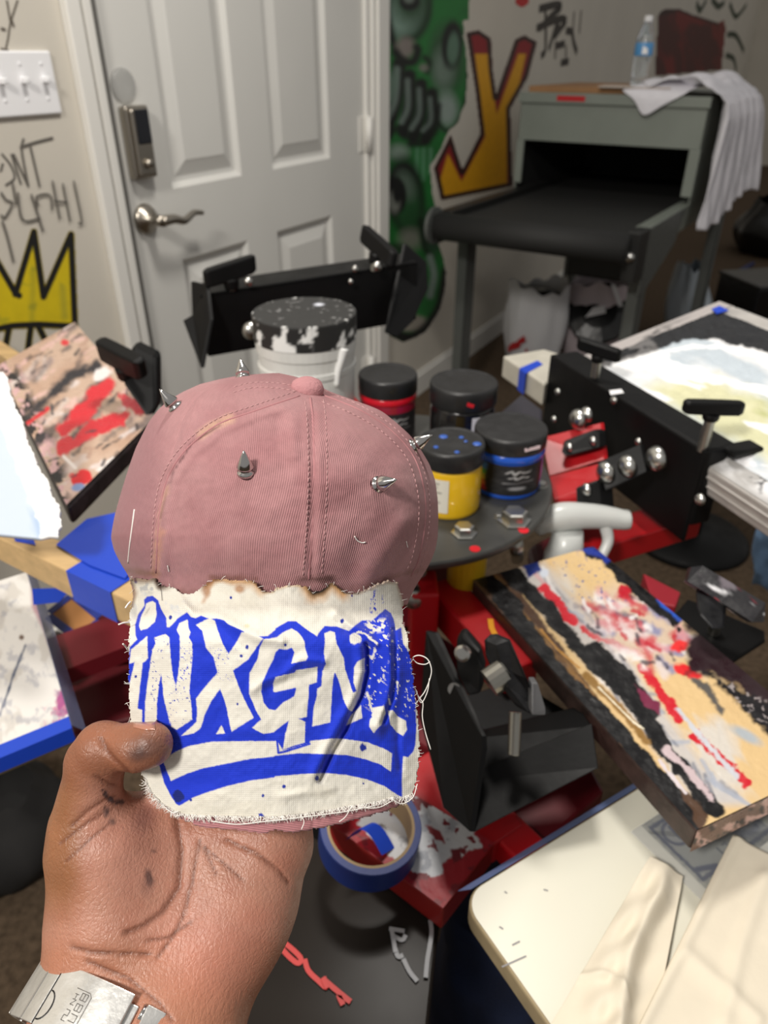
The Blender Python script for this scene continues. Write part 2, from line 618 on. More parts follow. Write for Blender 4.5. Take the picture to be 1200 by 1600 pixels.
# ------------------------------------------------------------------ graffiti on the wall (children of the wall)
def wall_paint(name, x0, x1, y0, y1, step, base, fn, label):
    """painted patch of the wall; fn(paint) lays the colours and returns the mask"""
    nx, ny = int((x1 - x0) / step) + 1, int((y1 - y0) / step) + 1
    U, Vv = np.meshgrid(np.linspace(x0, x1, nx), np.linspace(y0, y1, ny))
    U, Vv = U.ravel(), Vv.ravel()
    p = Paint(U, Vv, base)
    keep = fn(p)
    P = np.array([onwall(a, b, 0.0008) for a, b in zip(U, Vv)])
    VF, (c,) = compact(P, grid_faces(nx, ny, keep), p.c)
    return obj(name, VF, M_col, wall, cols=c, label=label, fixn=False)
def marker(name, strokes, w, col, label=None, rgh=0.6):
    parts = []
    for si, st in enumerate(strokes):
        n = max(2, len(st) * 5)
        pp = spline([onwall(a, b) for a, b in st], n) if len(st) > 2 else [onwall(a, b) for a, b in st]
        parts.append(ribbon(pp, w, WN, 0.001 + 0.0002 * si))
    return obj(name, join(*parts), mat('marker_%d_%d_%d' % col, col, rgh), wall, label=label, fixn=False)
GREY = (98, 94, 88)
marker('marker_lettering', [
    [(2, 240), (16, 258), (22, 278), (8, 290)], [(4, 255), (0, 268)],
    [(17, 240), (32, 288)], [(20, 240), (44, 292)], [(36, 216), (33, 235), (43, 290)],
    [(30, 230), (55, 222), (82, 215)], [(46, 228), (61, 292)],
    [(0, 300), (8, 312), (18, 318), (6, 340), (0, 335)], [(2, 345), (10, 370), (20, 410)], [(18, 285), (24, 320)],
    [(26, 300), (34, 343), (62, 341)], [(47, 303), (66, 362)], [(58, 322), (56, 307), (76, 305), (80, 328)],
    [(80, 282), (92, 342)], [(96, 286), (108, 346)], [(82, 314), (104, 316)], [(113, 282), (126, 345), (120, 348)],
], 0.0042, GREY, 'grey marker lettering on the wall')
marker('marker_scrawl', [[(8, 78), (12, 60), (16, 35), (27, 0)], [(16, 35), (10, 0)], [(0, 76), (13, 79)], [(17, 30), (21, 42)], [(0, 44), (8, 46)]], 0.0034, (96, 88, 78), 'dark marker scrawl above the switch plate')

YEL, BLK = (214, 190, 20), (22, 21, 20)
def crown_fn(p):
    pts = [(-14, 405), (24, 460), (53, 368), (69, 466), (112, 372), (119, 505), (40, 508), (-14, 512)]
    p.poly(pts, YEL, 1.5)
    p.fleck(0.62, (150, 150, 40), 18, 4, p.reg(pts, 6), 0.1, 0.5)
    p.line([(52, 420), (50, 500)], 5, (120, 130, 50), 10, amt=0.5)
    p.line([(98, 450), (101, 495)], 7, (110, 125, 60), 10, amt=0.5)
    lines = [[(-14, 392), (24, 458), (30, 462)], [(24, 460), (53, 362)], [(53, 362), (68, 464)], [(68, 464), (111, 366)], [(111, 366), (117, 505)],
             [(-14, 516), (20, 509), (60, 507), (118, 510)], [(14, 512), (8, 545), (-6, 560)], [(48, 512), (42, 560)], [(60, 510), (80, 550)]]
    d = np.full(p.U.shape, 1e9)
    for l in lines:
        d = np.minimum(d, seg_dist(p.U, p.V, l))
    p.mix(0.5 - (d - 5.0) / 2.0, BLK)
    d2 = sdist(p.U, p.V, pts)
    return (d < 6) | (d2 < 0)
wall_paint('crown_graffiti', -14, 126, 352, 566, 1.0, YEL, crown_fn, 'yellow spray painted crown with black outline')

GRN = (30, 104, 44)
def green_fn(p):
    DK, LG = (12, 18, 13), (128, 156, 142)
    B = lambda x, y, rx, ry, c, a=0, so=0.7, am=1.0: p.blob(x, y, rx, ry, c, a, soft=so, amt=am)
    Ln = lambda pts, w, c=DK, so=8, am=1.0: p.line(spline([(x, y, 0) for x, y in pts], 24)[:, :2].tolist() if len(pts) > 2 else pts, w, c, so, amt=am)
    p.fleck(0.5, (26, 92, 40), 34, 2, None, 0.25, 0.7)
    # upper eye
    B(634, 14, 36, 50, (34, 66, 44), 0, 0.5)
    B(628, 24, 26, 34, LG, 20, 0.9)
    B(642, 2, 26, 34, (58, 88, 64), 0, 0.8)
    B(640, 2, 16, 15, DK, 0, 0.4)
    B(639, -3, 8, 8, (110, 122, 112), 0, 0.8)
    Ln([(603, 10), (610, 50), (620, 78), (632, 92)], 11)
    Ln([(672, -8), (668, 30), (652, 56), (634, 62)], 8, (20, 40, 24), 10)
    # right eye
    B(698, 92, 28, 54, (46, 84, 52), 0, 0.6)
    B(693, 108, 16, 30, (112, 132, 118), 0, 1.0)
    B(706, 70, 16, 38, DK, 4, 0.35)
    B(708, 76, 9, 25, (92, 124, 104), 4, 0.5)
    B(698, 172, 17, 26, (150, 166, 158), 0, 0.9)
    Ln([(684, 192), (698, 204), (716, 192), (730, 150), (732, 110)], 8, (26, 62, 34), 6)
    # nose
    B(634, 74, 15, 16, (132, 124, 118), 0, 0.8)
    Ln([(618, 82), (630, 96), (646, 96), (653, 80), (651, 74)], 13)
    Ln([(664, 90), (671, 98), (667, 112)], 8)
    B(662, 106, 7, 6, (120, 124, 112), 0, 0.9)
    # teeth
    for pts, w in (([(624, 100), (620, 150), (602, 210)], 22), ([(640, 118), (640, 160), (630, 205)], 21), ([(658, 132), (658, 170), (646, 215)], 20), ([(675, 146), (676, 180), (664, 218)], 19)):
        Ln(pts, w, DK, 7)
        x = [(a - 3, b + 8) for a, b in pts]
        Ln([x[0], x[1], (x[2][0], x[2][1] - 22)], w - 15, (122, 138, 130), 8)
    B(610, 140, 9, 30, (104, 128, 114), 12, 0.8)
    Ln([(640, 226), (664, 222), (682, 200), (686, 165)], 8)
    Ln([(606, 215), (622, 200), (634, 214)], 8, DK, 8)
    for x in (652, 662, 673):
        Ln([(x, 234), (x - 1, 268 + (x % 7) * 3)], 5, (110, 160, 128), 6, 0.7)
    B(622, 238, 16, 12, (140, 156, 146), 0, 1.0, 0.8)
    # lower eye
    B(634, 308, 30, 62, DK, -6, 0.35)
    B(637, 322, 21, 46, (32, 82, 42), -6, 0.7)
    B(634, 290, 13, 22, (96, 112, 100), -20, 1.0, 0.8)
    B(618, 306, 17, 30, (10, 11, 10), 0, 0.25)
    B(616, 316, 9, 17, (120, 124, 116), 0, 0.7)
    B(621, 300, 7, 18, (14, 16, 14), 0, 0.5)
    B(642, 374, 18, 16, (140, 140, 130), 0, 1.0, 0.8)
    B(676, 362, 17, 36, (44, 78, 54), 0, 0.5)
    Ln([(658, 345), (663, 385), (674, 402)], 8, DK, 8, 0.9)
    B(622, 392, 20, 12, (24, 30, 24), 10, 0.8, 0.8)
    # bottom curl
    Ln([(672, 402), (678, 430), (672, 462)], 10, (138, 158, 148), 6)
    B(640, 505, 30, 13, (160, 154, 142), 0, 0.5)
    Ln([(698, 425), (688, 480), (662, 516), (634, 528), (604, 510)], 17, (16, 18, 14), 8)
    reg = [(598, -8), (735, -8), (733, 30), (724, 34), (726, 60), (731, 110), (728, 160), (716, 192), (702, 204), (690, 232), (672, 262), (678, 310), (684, 345), (688, 385), (698, 420), (696, 455), (686, 490), (664, 520), (632, 536), (604, 524), (598, 500)]
    sd = sdist(p.U, p.V, reg) + (fbm(p.U, p.V, 9, 5) - 0.5) * 4
    return sd < 0
wall_paint('green_creature_graffiti', 598, 740, -8, 540, 1.5, (32, 118, 50), green_fn, 'green airbrushed creature face with black shading')

def y_fn(p):
    RED, BR = (142, 28, 34), (52, 28, 22)
    outer = [(730, 52), (748, 48), (766, 60), (769, 110), (775, 152), (806, 62), (820, 56), (838, 66), (824, 120), (796, 170), (798, 240), (800, 290), (690, 312), (679, 262), (704, 212), (722, 268), (752, 208), (744, 140)]
    inner = [(742, 84), (764, 84), (768, 120), (776, 178), (810, 84), (822, 84), (812, 130), (792, 182), (792, 300), (694, 316), (688, 280), (700, 240), (721, 284), (758, 214), (750, 150)]
    sd = sdist(p.U, p.V, outer)
    p.poly(inner, (222, 160, 14), 2.0)
    p.mix(0.5 - (np.abs(sd + 2) - 3.5) / 2, BR)
    return sd < 2
wall_paint('yellow_letter_graffiti', 672, 842, 44, 318, 1.5, (142, 28, 34), y_fn, 'yellow and red spray painted letter')
def red_fn(p):
    pts = [(1028, 22), (1036, 14), (1060, 12), (1084, 22), (1104, 28), (1122, 34), (1132, 30), (1135, 44), (1128, 110), (1022, 120)]
    p.fleck(0.5, (60, 22, 18), 16, 3, None, 0.15, 0.8, 80, 3)
    p.line([(1030, 22), (1060, 14), (1085, 24), (1120, 36)], 6, (44, 18, 16), 4)
    return sdist(p.U, p.V, pts) < 0
wall_paint('red_graffiti', 1018, 1138, 8, 124, 2, (118, 26, 22), red_fn, 'dark red spray painted block')
marker('black_tag_graffiti', [[(842, 14), (870, 7), (876, 12), (862, 24), (843, 45)], [(852, 12), (852, 75), (845, 88)], [(838, 44), (872, 30), (884, 32), (876, 44), (866, 58)],
                              [(870, 35), (857, 78)], [(866, 60), (868, 46), (874, 40)], [(868, 72), (882, 68)], [(884, 48), (893, 50), (896, 66), (901, 82)], [(876, 98), (888, 96)]], 0.03, (58, 52, 46), 'black marker tag above the dryer')
marker('grey_tag_graffiti', [[(897, 18), (894, 60)], [(908, 16), (905, 52)], [(868, 64), (867, 92)], [(884, 70), (884, 94)]], 0.022, (112, 104, 96))
marker('green_tag_graffiti', [[(1088, 5), (1094, 16), (1104, 0)], [(1112, -2), (1122, 10), (1132, 4)], [(1140, 6), (1150, 26), (1166, 8)], [(1136, 54), (1150, 56), (1162, 80)], [(1134, 86), (1146, 92), (1150, 110)]], 0.05, (50, 62, 44), 'dark green tag lines at the far end')
marker('red_dot_graffiti', [[(806, -4), (816, 2), (826, -4)]], 0.04, (190, 40, 40))

# ================================================================== CONVEYOR DRYER
DA = math.radians(33.0)
DE = np.array([math.sin(DA), math.cos(DA), 0])
DN = np.array([math.cos(DA), -math.sin(DA), 0])
DO = np.array([1.12, 2.89, 0])      # room-side front corner of the hood
def dp(e, n, z):
    return DO + DE * e + DN * n + UP * z
def dbox(e0, e1, n0, n1, z0, z1):
    return obb(dp((e0 + e1) / 2, (n0 + n1) / 2, (z0 + z1) / 2), DE * (e1 - e0) / 2, DN * (n1 - n0) / 2, UP * (z1 - z0) / 2)
M_dry = mat('dryer_grey_enamel', (126, 132, 124), 0.45, var=0.06, vscale=6, rvar=0.1)
M_belt = mat('dark_belt_mesh', (30, 30, 29), 0.7, bump=0.5, bscale=500)
M_drk = mat('dark_steel', (38, 38, 37), 0.45, 0.3)
M_legst = mat('leg_steel', (92, 95, 92), 0.45, 0.2, rvar=0.1)
M_bolt = mat('zinc_bolt', (196, 196, 192), 0.28, 1.0)
W = 0.70
dryer = thing('conveyor_dryer', dp(0.3, -W / 2, 0), 'grey enamel conveyor dryer with dark belt against the graffiti wall', 'dryer')
hood = obj('hood', join(dbox(0, 0.004, -W, 0, 0.955, 1.115), dbox(0, 0.85, -W, 0, 1.111, 1.115), dbox(0, 0.85, -0.005, 0, 0.76, 1.115), dbox(0, 0.85, -W, -W + 0.005, 0.76, 1.115), dbox(0.846, 0.85, -W, 0, 0.955, 1.115)), M_dry, dryer, bevel=0.002)
obj('hood_lip', join(dbox(-0.012, 0.006, -W - 0.006, 0.006, 1.085, 1.12), dbox(-0.01, 0.004, -0.035, 0.004, 0.80, 0.955), dbox(-0.01, 0.004, -W, -W + 0.03, 0.80, 0.955)), M_dry, hood, bevel=0.002)
obj('warning_sticker', slab([dp(-0.013, -0.55, 1.094), dp(-0.013, -0.44, 1.094), dp(-0.013, -0.44, 1.112), dp(-0.013, -0.55, 1.112)], DE * -0.0006), mat('sticker_red', (180, 30, 36), 0.4), hood, label='small red sticker on the hood rim')
obj('tunnel_shade_panels', join(dbox(0.78, 0.79, -W + 0.006, -0.006, 0.756, 0.954), dbox(0.01, 0.78, -W + 0.006, -W + 0.012, 0.756, 1.1), dbox(0.01, 0.78, -0.012, -0.006, 0.756, 1.1), dbox(0.01, 0.78, -W + 0.012, -0.012, 1.09, 1.10)), mat('tunnel_shade_black', (14, 14, 14), 0.8), dryer)  # dark panels added so the hood's inside looks shaded
obj('belt_deck', dbox(-0.62, 0.8, -W + 0.05, -0.05, 0.735, 0.755), M_belt, dryer)
rl = obj('roller', tube([dp(-0.66, -W + 0.02, 0.735), dp(-0.66, -0.02, 0.735)], 0.045, 24), M_belt, dryer, smooth=True)
obj('bearing_disc', lathe([(0.062, 0), (0.062, 0.012), (0.045, 0.018)], dp(-0.66, -W + 0.01, 0.735), -DN, 26), M_legst, rl, smooth=False)
obj('side_rail', dbox(-0.62, 0.82, -W, -W + 0.05, 0.70, 0.78), M_drk, dryer, bevel=0.003)
obj('side_rail', dbox(-0.50, 0.82, -0.045, 0, 0.69, 0.775), M_dry, dryer, bevel=0.003)
gs = obj('bracket_plate', dbox(-0.60, -0.50, -0.04, 0.004, 0.62, 0.775), M_drk, dryer, bevel=0.003)
obj('bolt', lathe([(0.016, 0), (0.016, 0.006), (0.008, 0.012)], dp(-0.602, -0.02, 0.70), -DE, 16), M_bolt, gs, smooth=True)
obj('bracket_plate', dbox(-0.68, -0.56, -W - 0.004, -W + 0.03, 0.68, 0.775), M_drk, dryer, bevel=0.003)
obj('gusset', slab([dp(-0.50, 0.002, 0.77), dp(-0.05, 0.002, 0.77), dp(-0.12, 0.002, 0.66), dp(-0.42, 0.002, 0.56), dp(-0.50, 0.002, 0.56)], DN * -0.006), M_legst, dryer)
for e, n in ((-0.47, -0.045), (-0.47, -W), (0.72, -0.045), (0.72, -W)):
    lg = obj('leg', join(dbox(e, e + 0.07, n + 0.038, n + 0.045, 0, 0.72), dbox(e, e + 0.007, n, n + 0.045, 0, 0.72)), M_legst, dryer, bevel=0.002)
    obj('foot', dbox(e - 0.01, e + 0.08, n - 0.01, n + 0.055, 0, 0.012), M_drk, lg)
obj('motor_box', dbox(0.05, 0.4, -0.45, -0.2, 0.45, 0.70), M_drk, dryer, bevel=0.01)
ZT = 1.12
# cardboard sheet, papers, bottle and shirt on the hood
tag(obj('cardboard_sheet', slab([dp(0.02, -0.68, ZT), dp(0.03, -0.24, ZT), dp(0.5, -0.30, ZT), dp(0.5, -0.66, ZT)], UP * 0.020), mat('cardboard', (150, 112, 76), 0.8, var=0.1, vscale=12)), 'brown cardboard sheet lying on the dryer hood', 'cardboard')
tag(obj('paper_sheet', slab([dp(-0.005, -0.40, ZT + 0.021), dp(-0.005, -0.14, ZT + 0.021), dp(0.15, -0.17, ZT + 0.021), dp(0.14, -0.42, ZT + 0.021)], UP * 0.003), mat('paper_cream', (205, 192, 180), 0.7, var=0.05)), 'cream folded paper under the water bottle', 'paper')
bt = onwall(952, 120)
bpos = dp(0.10, -0.285, ZT + 0.0242)
bottle = thing('water_bottle', bpos, 'clear plastic water bottle with blue label standing on the dryer', 'bottle')
pf = [(0.026, 0), (0.031, 0.006), (0.0315, 0.02), (0.029, 0.03), (0.0315, 0.04), (0.029, 0.05), (0.0315, 0.06), (0.029, 0.07), (0.0315, 0.08), (0.031, 0.12), (0.031, 0.14), (0.024, 0.165), (0.014, 0.19), (0.012, 0.197)]
M_pet = mat('clear_pet', (235, 240, 242), 0.08, trans=0.85, spec=0.6)
obj('bottle_body', lathe(pf, bpos, UP, 24), M_pet, bottle, smooth=True)
obj('label_band', lathe([(0.0318, 0.095), (0.0322, 0.096), (0.0322, 0.133), (0.0318, 0.134)], bpos, UP, 24), mat('label_blue', (86, 150, 205), 0.4), bottle, smooth=True)
fwd = unit(-(bpos - CAM) * np.array([1, 1, 0]))
sd_ = np.cross(UP, fwd)
obj('label_print', slab([bpos + fwd * 0.033 + sd_ * a + UP * b for a, b in ((-0.006, 0.1), (0.016, 0.1), (0.012, 0.118), (-0.004, 0.124))], fwd * 0.0005), M_white, bottle)
obj('cap', lathe([(0.014, 0.197), (0.0145, 0.2), (0.0145, 0.213), (0.012, 0.215)], bpos, UP, 20), M_white, bottle, smooth=False)

# shirt draped over the room-side edge of the hood
def shirt():
    nx, ny = 60, 70
    V = np.zeros((ny, nx, 3))
    for j in range(ny):
        for i in range(nx):
            a = i / (nx - 1)            # along the hood (e)
            t = j / (ny - 1)            # over the edge
            e = -0.005 + 0.62 * a
            L = 0.28 + 0.56 * t * (1.0)
            top = 0.22 + 0.05 * math.sin(a * 9)
            fold = 0.012 * math.sin(a * 34 + 1.5 * math.sin(t * 3)) + 0.007 * math.sin(a * 71 + t * 4)
            l = t * (top + 0.43 + 0.04 * math.sin(a * 5 + 1))
            if l < top:
                n, z = -top + l, ZT + 0.024 + (0.045 * abs(math.sin(a * 9 + l * 14)) + 0.015 * math.sin(a * 23 - l * 30) ** 2) * (0.3 + 0.7 * l / top) * (1 - (l / top) ** 6)
            else:
                q = l - top
                rr = 0.03
                if q < rr * 1.57:
                    n, z = rr * math.sin(q / rr) * 0.7, ZT + 0.012 - rr * (1 - math.cos(q / rr)) * 0.8
                else:
                    n, z = 0.021 + 0.01, ZT + 0.012 - rr * 0.8 - (q - rr * 1.57)
                n += abs(fold) * min(1, q / 0.1) * 1.6 + 0.01
                e += 0.16 * a * q / 0.5
                n += 0.07 * a * q / 0.5
            V[j, i] = dp(e, n, z)
    return V.reshape(-1, 3), grid_faces(nx, ny)
sh = thing('white_shirt', dp(0.3, 0.02, 0.7), 'white shirt draped over the corner of the dryer hood', 'shirt')
M_shirt = mat('shirt_cotton', (226, 224, 230), 0.85, var=0.04, vscale=40, bump=0.2, bscale=300)
so = obj('shirt_body', shirt(), M_shirt, sh, smooth=True, fixn=False)
so.modifiers.new('thick', 'SOLIDIFY').thickness = 0.003
slv = []
for (e, n, z) in ((0.08, -0.30, ZT + 0.02), (0.05, -0.20, ZT + 0.05), (0.10, -0.06, ZT + 0.045), (0.16, -0.03, ZT + 0.03),
                  (-0.012, -0.33, ZT + 0.015), (-0.016, -0.27, ZT + 0.012), (-0.018, -0.15, ZT + 0.02), (-0.016, -0.07, ZT + 0.02),
                  (-0.02, -0.25, ZT - 0.01), (-0.02, -0.22, ZT - 0.085), (-0.022, -0.16, ZT - 0.035), (-0.02, -0.08, ZT + 0.006)):
    slv.append(dp(e, n, z))
so2 = obj('shirt_sleeve', (np.array(slv), [(0, 1, 5, 4), (1, 2, 6, 5), (2, 3, 7, 6), (4, 5, 8), (5, 6, 10, 8), (8, 10, 9), (6, 7, 11, 10)]), M_shirt, sh, smooth=True)
so2.modifiers.new('thick', 'SOLIDIFY').thickness = 0.004
s2 = so2.modifiers.new('round', 'SUBSURF')
s2.levels = s2.render_levels = 2

# ------------------------------------------------------------------ bags on the floor under the dryer
def bag(name, c, rx, ry, h, seed, m, label, lean=(0, 0), tie=0.0):
    n, k = 40, 18
    V, Fc = [], []
    rr = random.Random(seed)
    ph = [rr.uniform(0, 6) for _ in range(5)]
    for j in range(k):
        t = j / (k - 1)
        for i in range(n):
            a = 2 * math.pi * i / n
            cr = 1 + 0.05 * math.sin(3 * a + ph[0] + t * 2) + 0.04 * math.sin(7 * a + ph[1] - t * 3) + 0.025 * math.sin(13 * a + ph[2] + 5 * t)
            bul = (0.82 + 0.25 * math.sin(min(1, t * 1.25) * 2.4)) * (1 - tie * t ** 2)
            zt = h * t * (1 + 0.06 * math.sin(2 * a + ph[3]) * t + 0.03 * math.sin(9 * a + ph[4]) * t)
            V.append((c[0] + rx * bul * cr * math.cos(a) + lean[0] * t, c[1] + ry * bul * cr * math.sin(a) + lean[1] * t, 0.003 + zt))
    for j in range(k - 1):
        for i in range(n):
            i2 = (i + 1) % n
            Fc.append((j * n + i, j * n + i2, (j + 1) * n + i2, (j + 1) * n + i))
    Fc.append(tuple(range(n - 1, -1, -1)))
    root = thing(name, (c[0], c[1], 0), label, 'bag')
    o = obj('bag_body', (V, Fc), m, root, smooth=True)
    return root
M_bagw = mat('white_bag_plastic', (206, 206, 208), 0.35, bump=0.4, bscale=40)
M_bagb = mat('black_bag_plastic', (16, 16, 17), 0.25, bump=0.5, bscale=40)
M_bagc = mat('clear_blue_bag', (168, 178, 186), 0.3, bump=0.5, bscale=50)
b1 = onz(828, 572, 0)
wb = bag('shopping_bag', b1, 0.13, 0.11, 0.38, 4, M_bagw, 'white plastic shopping bag with a red print under the dryer')
obj('bag_contents', lathe([(0.10, 0.29), (0.095, 0.34), (0.05, 0.36)], b1, UP, 20), M_bagb, wb, smooth=True, label='dark rubbish inside the bag')
front = unit((CAM - b1) * np.array([1, 1, 0]))
sdv = np.cross(UP, front)
def bagpt(x, z, k=0.142):
    return b1 + front * math.sqrt(max(0, k * k - x * x)) + sdv * x + UP * z
mk = []
for poly in ([(-0.085, 0.11), (-0.05, 0.135), (-0.06, 0.16), (-0.095, 0.14)], [(-0.068, 0.16), (-0.04, 0.19), (-0.03, 0.165), (-0.055, 0.145)], [(-0.105, 0.095), (-0.09, 0.105), (-0.09, 0.145), (-0.105, 0.12)], [(-0.03, 0.12), (-0.02, 0.115), (-0.018, 0.13), (-0.028, 0.132)]):
    mk.append(slab([bagpt(x, z) for x, z in poly], front * 0.001))
obj('red_print', join(*mk), mat('print_red', (170, 30, 34), 0.4), wb, label='red printed mark')
b2 = onz(925, 560, 0)
pb = bag('pink_trimmed_bag', b2, 0.165, 0.13, 0.36, 9, mat('pinkish_bag', (190, 178, 182), 0.35, bump=0.4, bscale=40), 'open white bag showing a black lining under the dryer')
fr2 = unit((CAM - b2))
obj('black_lining', lathe([(0.145, 0.0), (0.14, 0.02), (0.08, 0.035), (0.01, 0.04)], b2 + UP * 0.25 + unit(fr2 * np.array([1, 1, 0])) * 0.105, fr2 + np.array([0.0, 0, 0.3]), 14), M_bagb, pb, label='black plastic lining')
obj('white_flap', slab([b2 + UP * (z + 0.05) + unit(fr2) * 0.17 + np.array([x, 0, 0]) for x, z in ((0.03, 0.29), (0.055, 0.28), (0.10, 0.19), (0.08, 0.19))], fr2 * 0.003), M_bagw, pb)
obj('white_flap', slab([b2 + UP * (z + 0.03) + unit(fr2) * 0.175 + np.array([x, 0, 0]) for x, z in ((-0.06, 0.16), (0.03, 0.18), (0.02, 0.215), (-0.03, 0.205))], fr2 * 0.003), M_bagw, pb)
bag('clear_bag', onz(1072, 528, 0), 0.12, 0.12, 0.36, 12, M_bagc, 'pale blue translucent bag right of the dryer leg', (-0.05, 0.02), 0.5)
# clutter further down the room
cb = onz(1195, 505, 0)
tag(obj('storage_box', join(obb(cb + UP * 0.12, (0.22, 0.05, 0), (-0.04, 0.16, 0), (0, 0, 0.12)), obb(cb + UP * 0.245, (0.23, 0.05, 0), (-0.04, 0.17, 0), (0, 0, 0.008))), M_bagb, bevel=0.01), 'black storage box on the floor at the right edge', 'box')
c3 = onz(1195, 395, 0)
bag('black_sack', (c3[0] + 0.15, c3[1], 0), 0.4, 0.3, 0.35, 21, M_bagb, 'slumped black sack on the far floor at the right', (0, 0), 0.3)
tag(obj('blue_stick', rod(onz(1140, 432, 0.015), onz(1176, 412, 0.015), 0.014), mat('blue_rod', (40, 48, 92), 0.5)), 'thin blue stick lying on the far floor', 'stick')
sk = onz(30, 1322, 0)
bag('black_bin_bag', (sk[0] - 0.02, sk[1], 0), 0.13, 0.13, 0.16, 31, mat('charcoal_cloth', (40, 39, 39), 0.85, bump=0.5, bscale=30), 'charcoal cloth sack on the carpet at lower left', (0, 0), 0.4)

# ================================================================== SCREEN PRINTING PRESS
M_blk = mat('black_powder_coat', (9, 9, 10), 0.5, spec=0.22, rvar=0.08, vscale=14, bump=0.05, bscale=200)
M_red = mat('red_enamel', (176, 18, 26), 0.34, rvar=0.08, vscale=10)
M_dred = mat('shaded_red_enamel', (104, 20, 30), 0.4, var=0.1, vscale=9)  # the press red with shade mixed into the colour
M_plate = mat('worn_black_plate', (62, 62, 60), 0.42, var=0.25, vscale=14, rvar=0.14)
M_thread = mat('threaded_steel', (168, 166, 158), 0.35, 1.0)
M_pcol = mat('ink_smears', attr=True, rough=0.34, bump=0.25, bscale=120, rvar=0.15, vscale=40)
M_pcolm = mat('ink_smears_matte', attr=True, rough=0.5, bump=0.25, bscale=60)
ZP = CH - 0.45
PC = np.array([0.02, 0.805, ZP])
press = thing('screen_printing_press', (PC[0], PC[1], 0), 'black and red screen printing press with ink jars on its round plate', 'press')
tp = obj('top_plate', lathe([(0.05, -0.010), (0.186, -0.010), (0.188, -0.006), (0.188, -0.002), (0.186, 0.0)], PC, UP, 72), M_plate, press, label='worn dark round top plate')
obj('column', tube([PC - UP * 0.012, (PC[0], PC[1], 0.06)], 0.055, 24), M_blk, press, smooth=True)
obj('pedestal_foot', join(obb((PC[0], PC[1], 0.03), (0.30, 0, 0), (0, 0.04, 0), (0, 0, 0.03)), obb((PC[0], PC[1], 0.03), (0.04, 0, 0), (0, 0.30, 0), (0, 0, 0.029))), M_blk, press, bevel=0.004)
hexp = lambda r, h: lathe([(r * 1.35, 0), (r * 1.35, 0.0025), (r, 0.003), (r, h), (r * 0.8, h + 0.001)], (0, 0, 0), UP, 6)
bolt_me = obj('hex_bolt', hexp(0.0115, 0.011), M_bolt)
bme = bolt_me.data
bpy.data.objects.remove(bolt_me)
dome_o = obj('dome_bolt', lathe([(0.014, 0), (0.014, 0.002), (0.0125, 0.006), (0.009, 0.0095), (0.004, 0.0115), (0.0005, 0.012)], (0, 0, 0), UP, 20), M_bolt, smooth=True)
dme = dome_o.data
bpy.data.objects.remove(dome_o)
for px, py, s in ((803, 815, 1.25), (725, 834, 0.95), (846, 760, 0.5), (778, 808, 0.35)):
    b = place('plate_bolt', bme, onz(px, py, ZP), UP, tp)
    b.scale = (s, s, s)
for px, py in ((818, 829), (742, 858)):
    obj('paint_spot', lathe([(0.006, 0), (0.006, 0.0006)], onz(px, py, ZP), UP, 9), mat('red_spot', (214, 30, 44), 0.3), tp)
# lower carousel: yellow spacer, post, red arms
lowc = np.array([PC[0], PC[1], CH - 0.56])
obj('hub', lathe([(0.10, -0.05), (0.10, 0.04), (0.085, 0.05)], lowc, UP, 32), M_dred, press)
obj('spacer', lathe([(0.022, 0), (0.022, 0.05), (0.018, 0.06)], onz(728, 905, CH - 0.515), UP, 20), mat('yellow_enamel', (196, 158, 20), 0.4), press, smooth=False)
obj('support_rod', rod(onz(808, 872, CH - 0.55), onz(808, 838, ZP) - UP * 0.01, 0.008, 14), M_thread, press, smooth=True)

def bar(p, q, w, h, m, name, parent, bev=0.003):
    """bar whose top centre line runs p..q"""
    p, q = np.asarray(p, float), np.asarray(q, float)
    d = q - p
    sdv = unit(np.cross(d, UP)) * w / 2
    up = unit(np.cross(sdv, d)) 
    if up[2] < 0:
        up = -up
    c = (p + q) / 2 - up * h / 2
    return obj(name, obb(c, d / 2, sdv, up * h / 2), m, parent, bevel=bev)
# red arm towards the painted platen
za = CH - 0.515
bar(onz(690, 905, za), onz(818, 1040, za), 0.040, 0.045, M_red, 'print_arm', press)
obj('paint_spot', ribbon([onz(766, 968, za), onz(768, 982, za), onz(774, 994, za)], 0.006, UP, 0.001), mat('orange_spot', (236, 160, 20), 0.4), press)
# red plates of the lower carousel, darkened for the shade there
zb = CH - 0.62
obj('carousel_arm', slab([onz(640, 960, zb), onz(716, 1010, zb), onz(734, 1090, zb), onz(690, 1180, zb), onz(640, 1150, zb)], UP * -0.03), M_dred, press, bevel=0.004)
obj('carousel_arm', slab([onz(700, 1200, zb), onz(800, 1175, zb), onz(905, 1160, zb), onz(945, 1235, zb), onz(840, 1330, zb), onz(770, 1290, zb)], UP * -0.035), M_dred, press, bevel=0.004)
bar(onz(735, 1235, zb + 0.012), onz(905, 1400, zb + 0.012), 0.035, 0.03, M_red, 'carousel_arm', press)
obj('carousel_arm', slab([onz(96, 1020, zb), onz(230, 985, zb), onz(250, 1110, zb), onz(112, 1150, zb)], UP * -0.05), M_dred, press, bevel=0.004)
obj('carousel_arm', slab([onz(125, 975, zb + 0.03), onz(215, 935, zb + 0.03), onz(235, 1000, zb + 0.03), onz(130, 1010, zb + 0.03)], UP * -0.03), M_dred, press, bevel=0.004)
bar(onz(212, 930, zb + 0.05), PC - UP * 0.18, 0.05, 0.04, M_dred, 'carousel_arm', press)
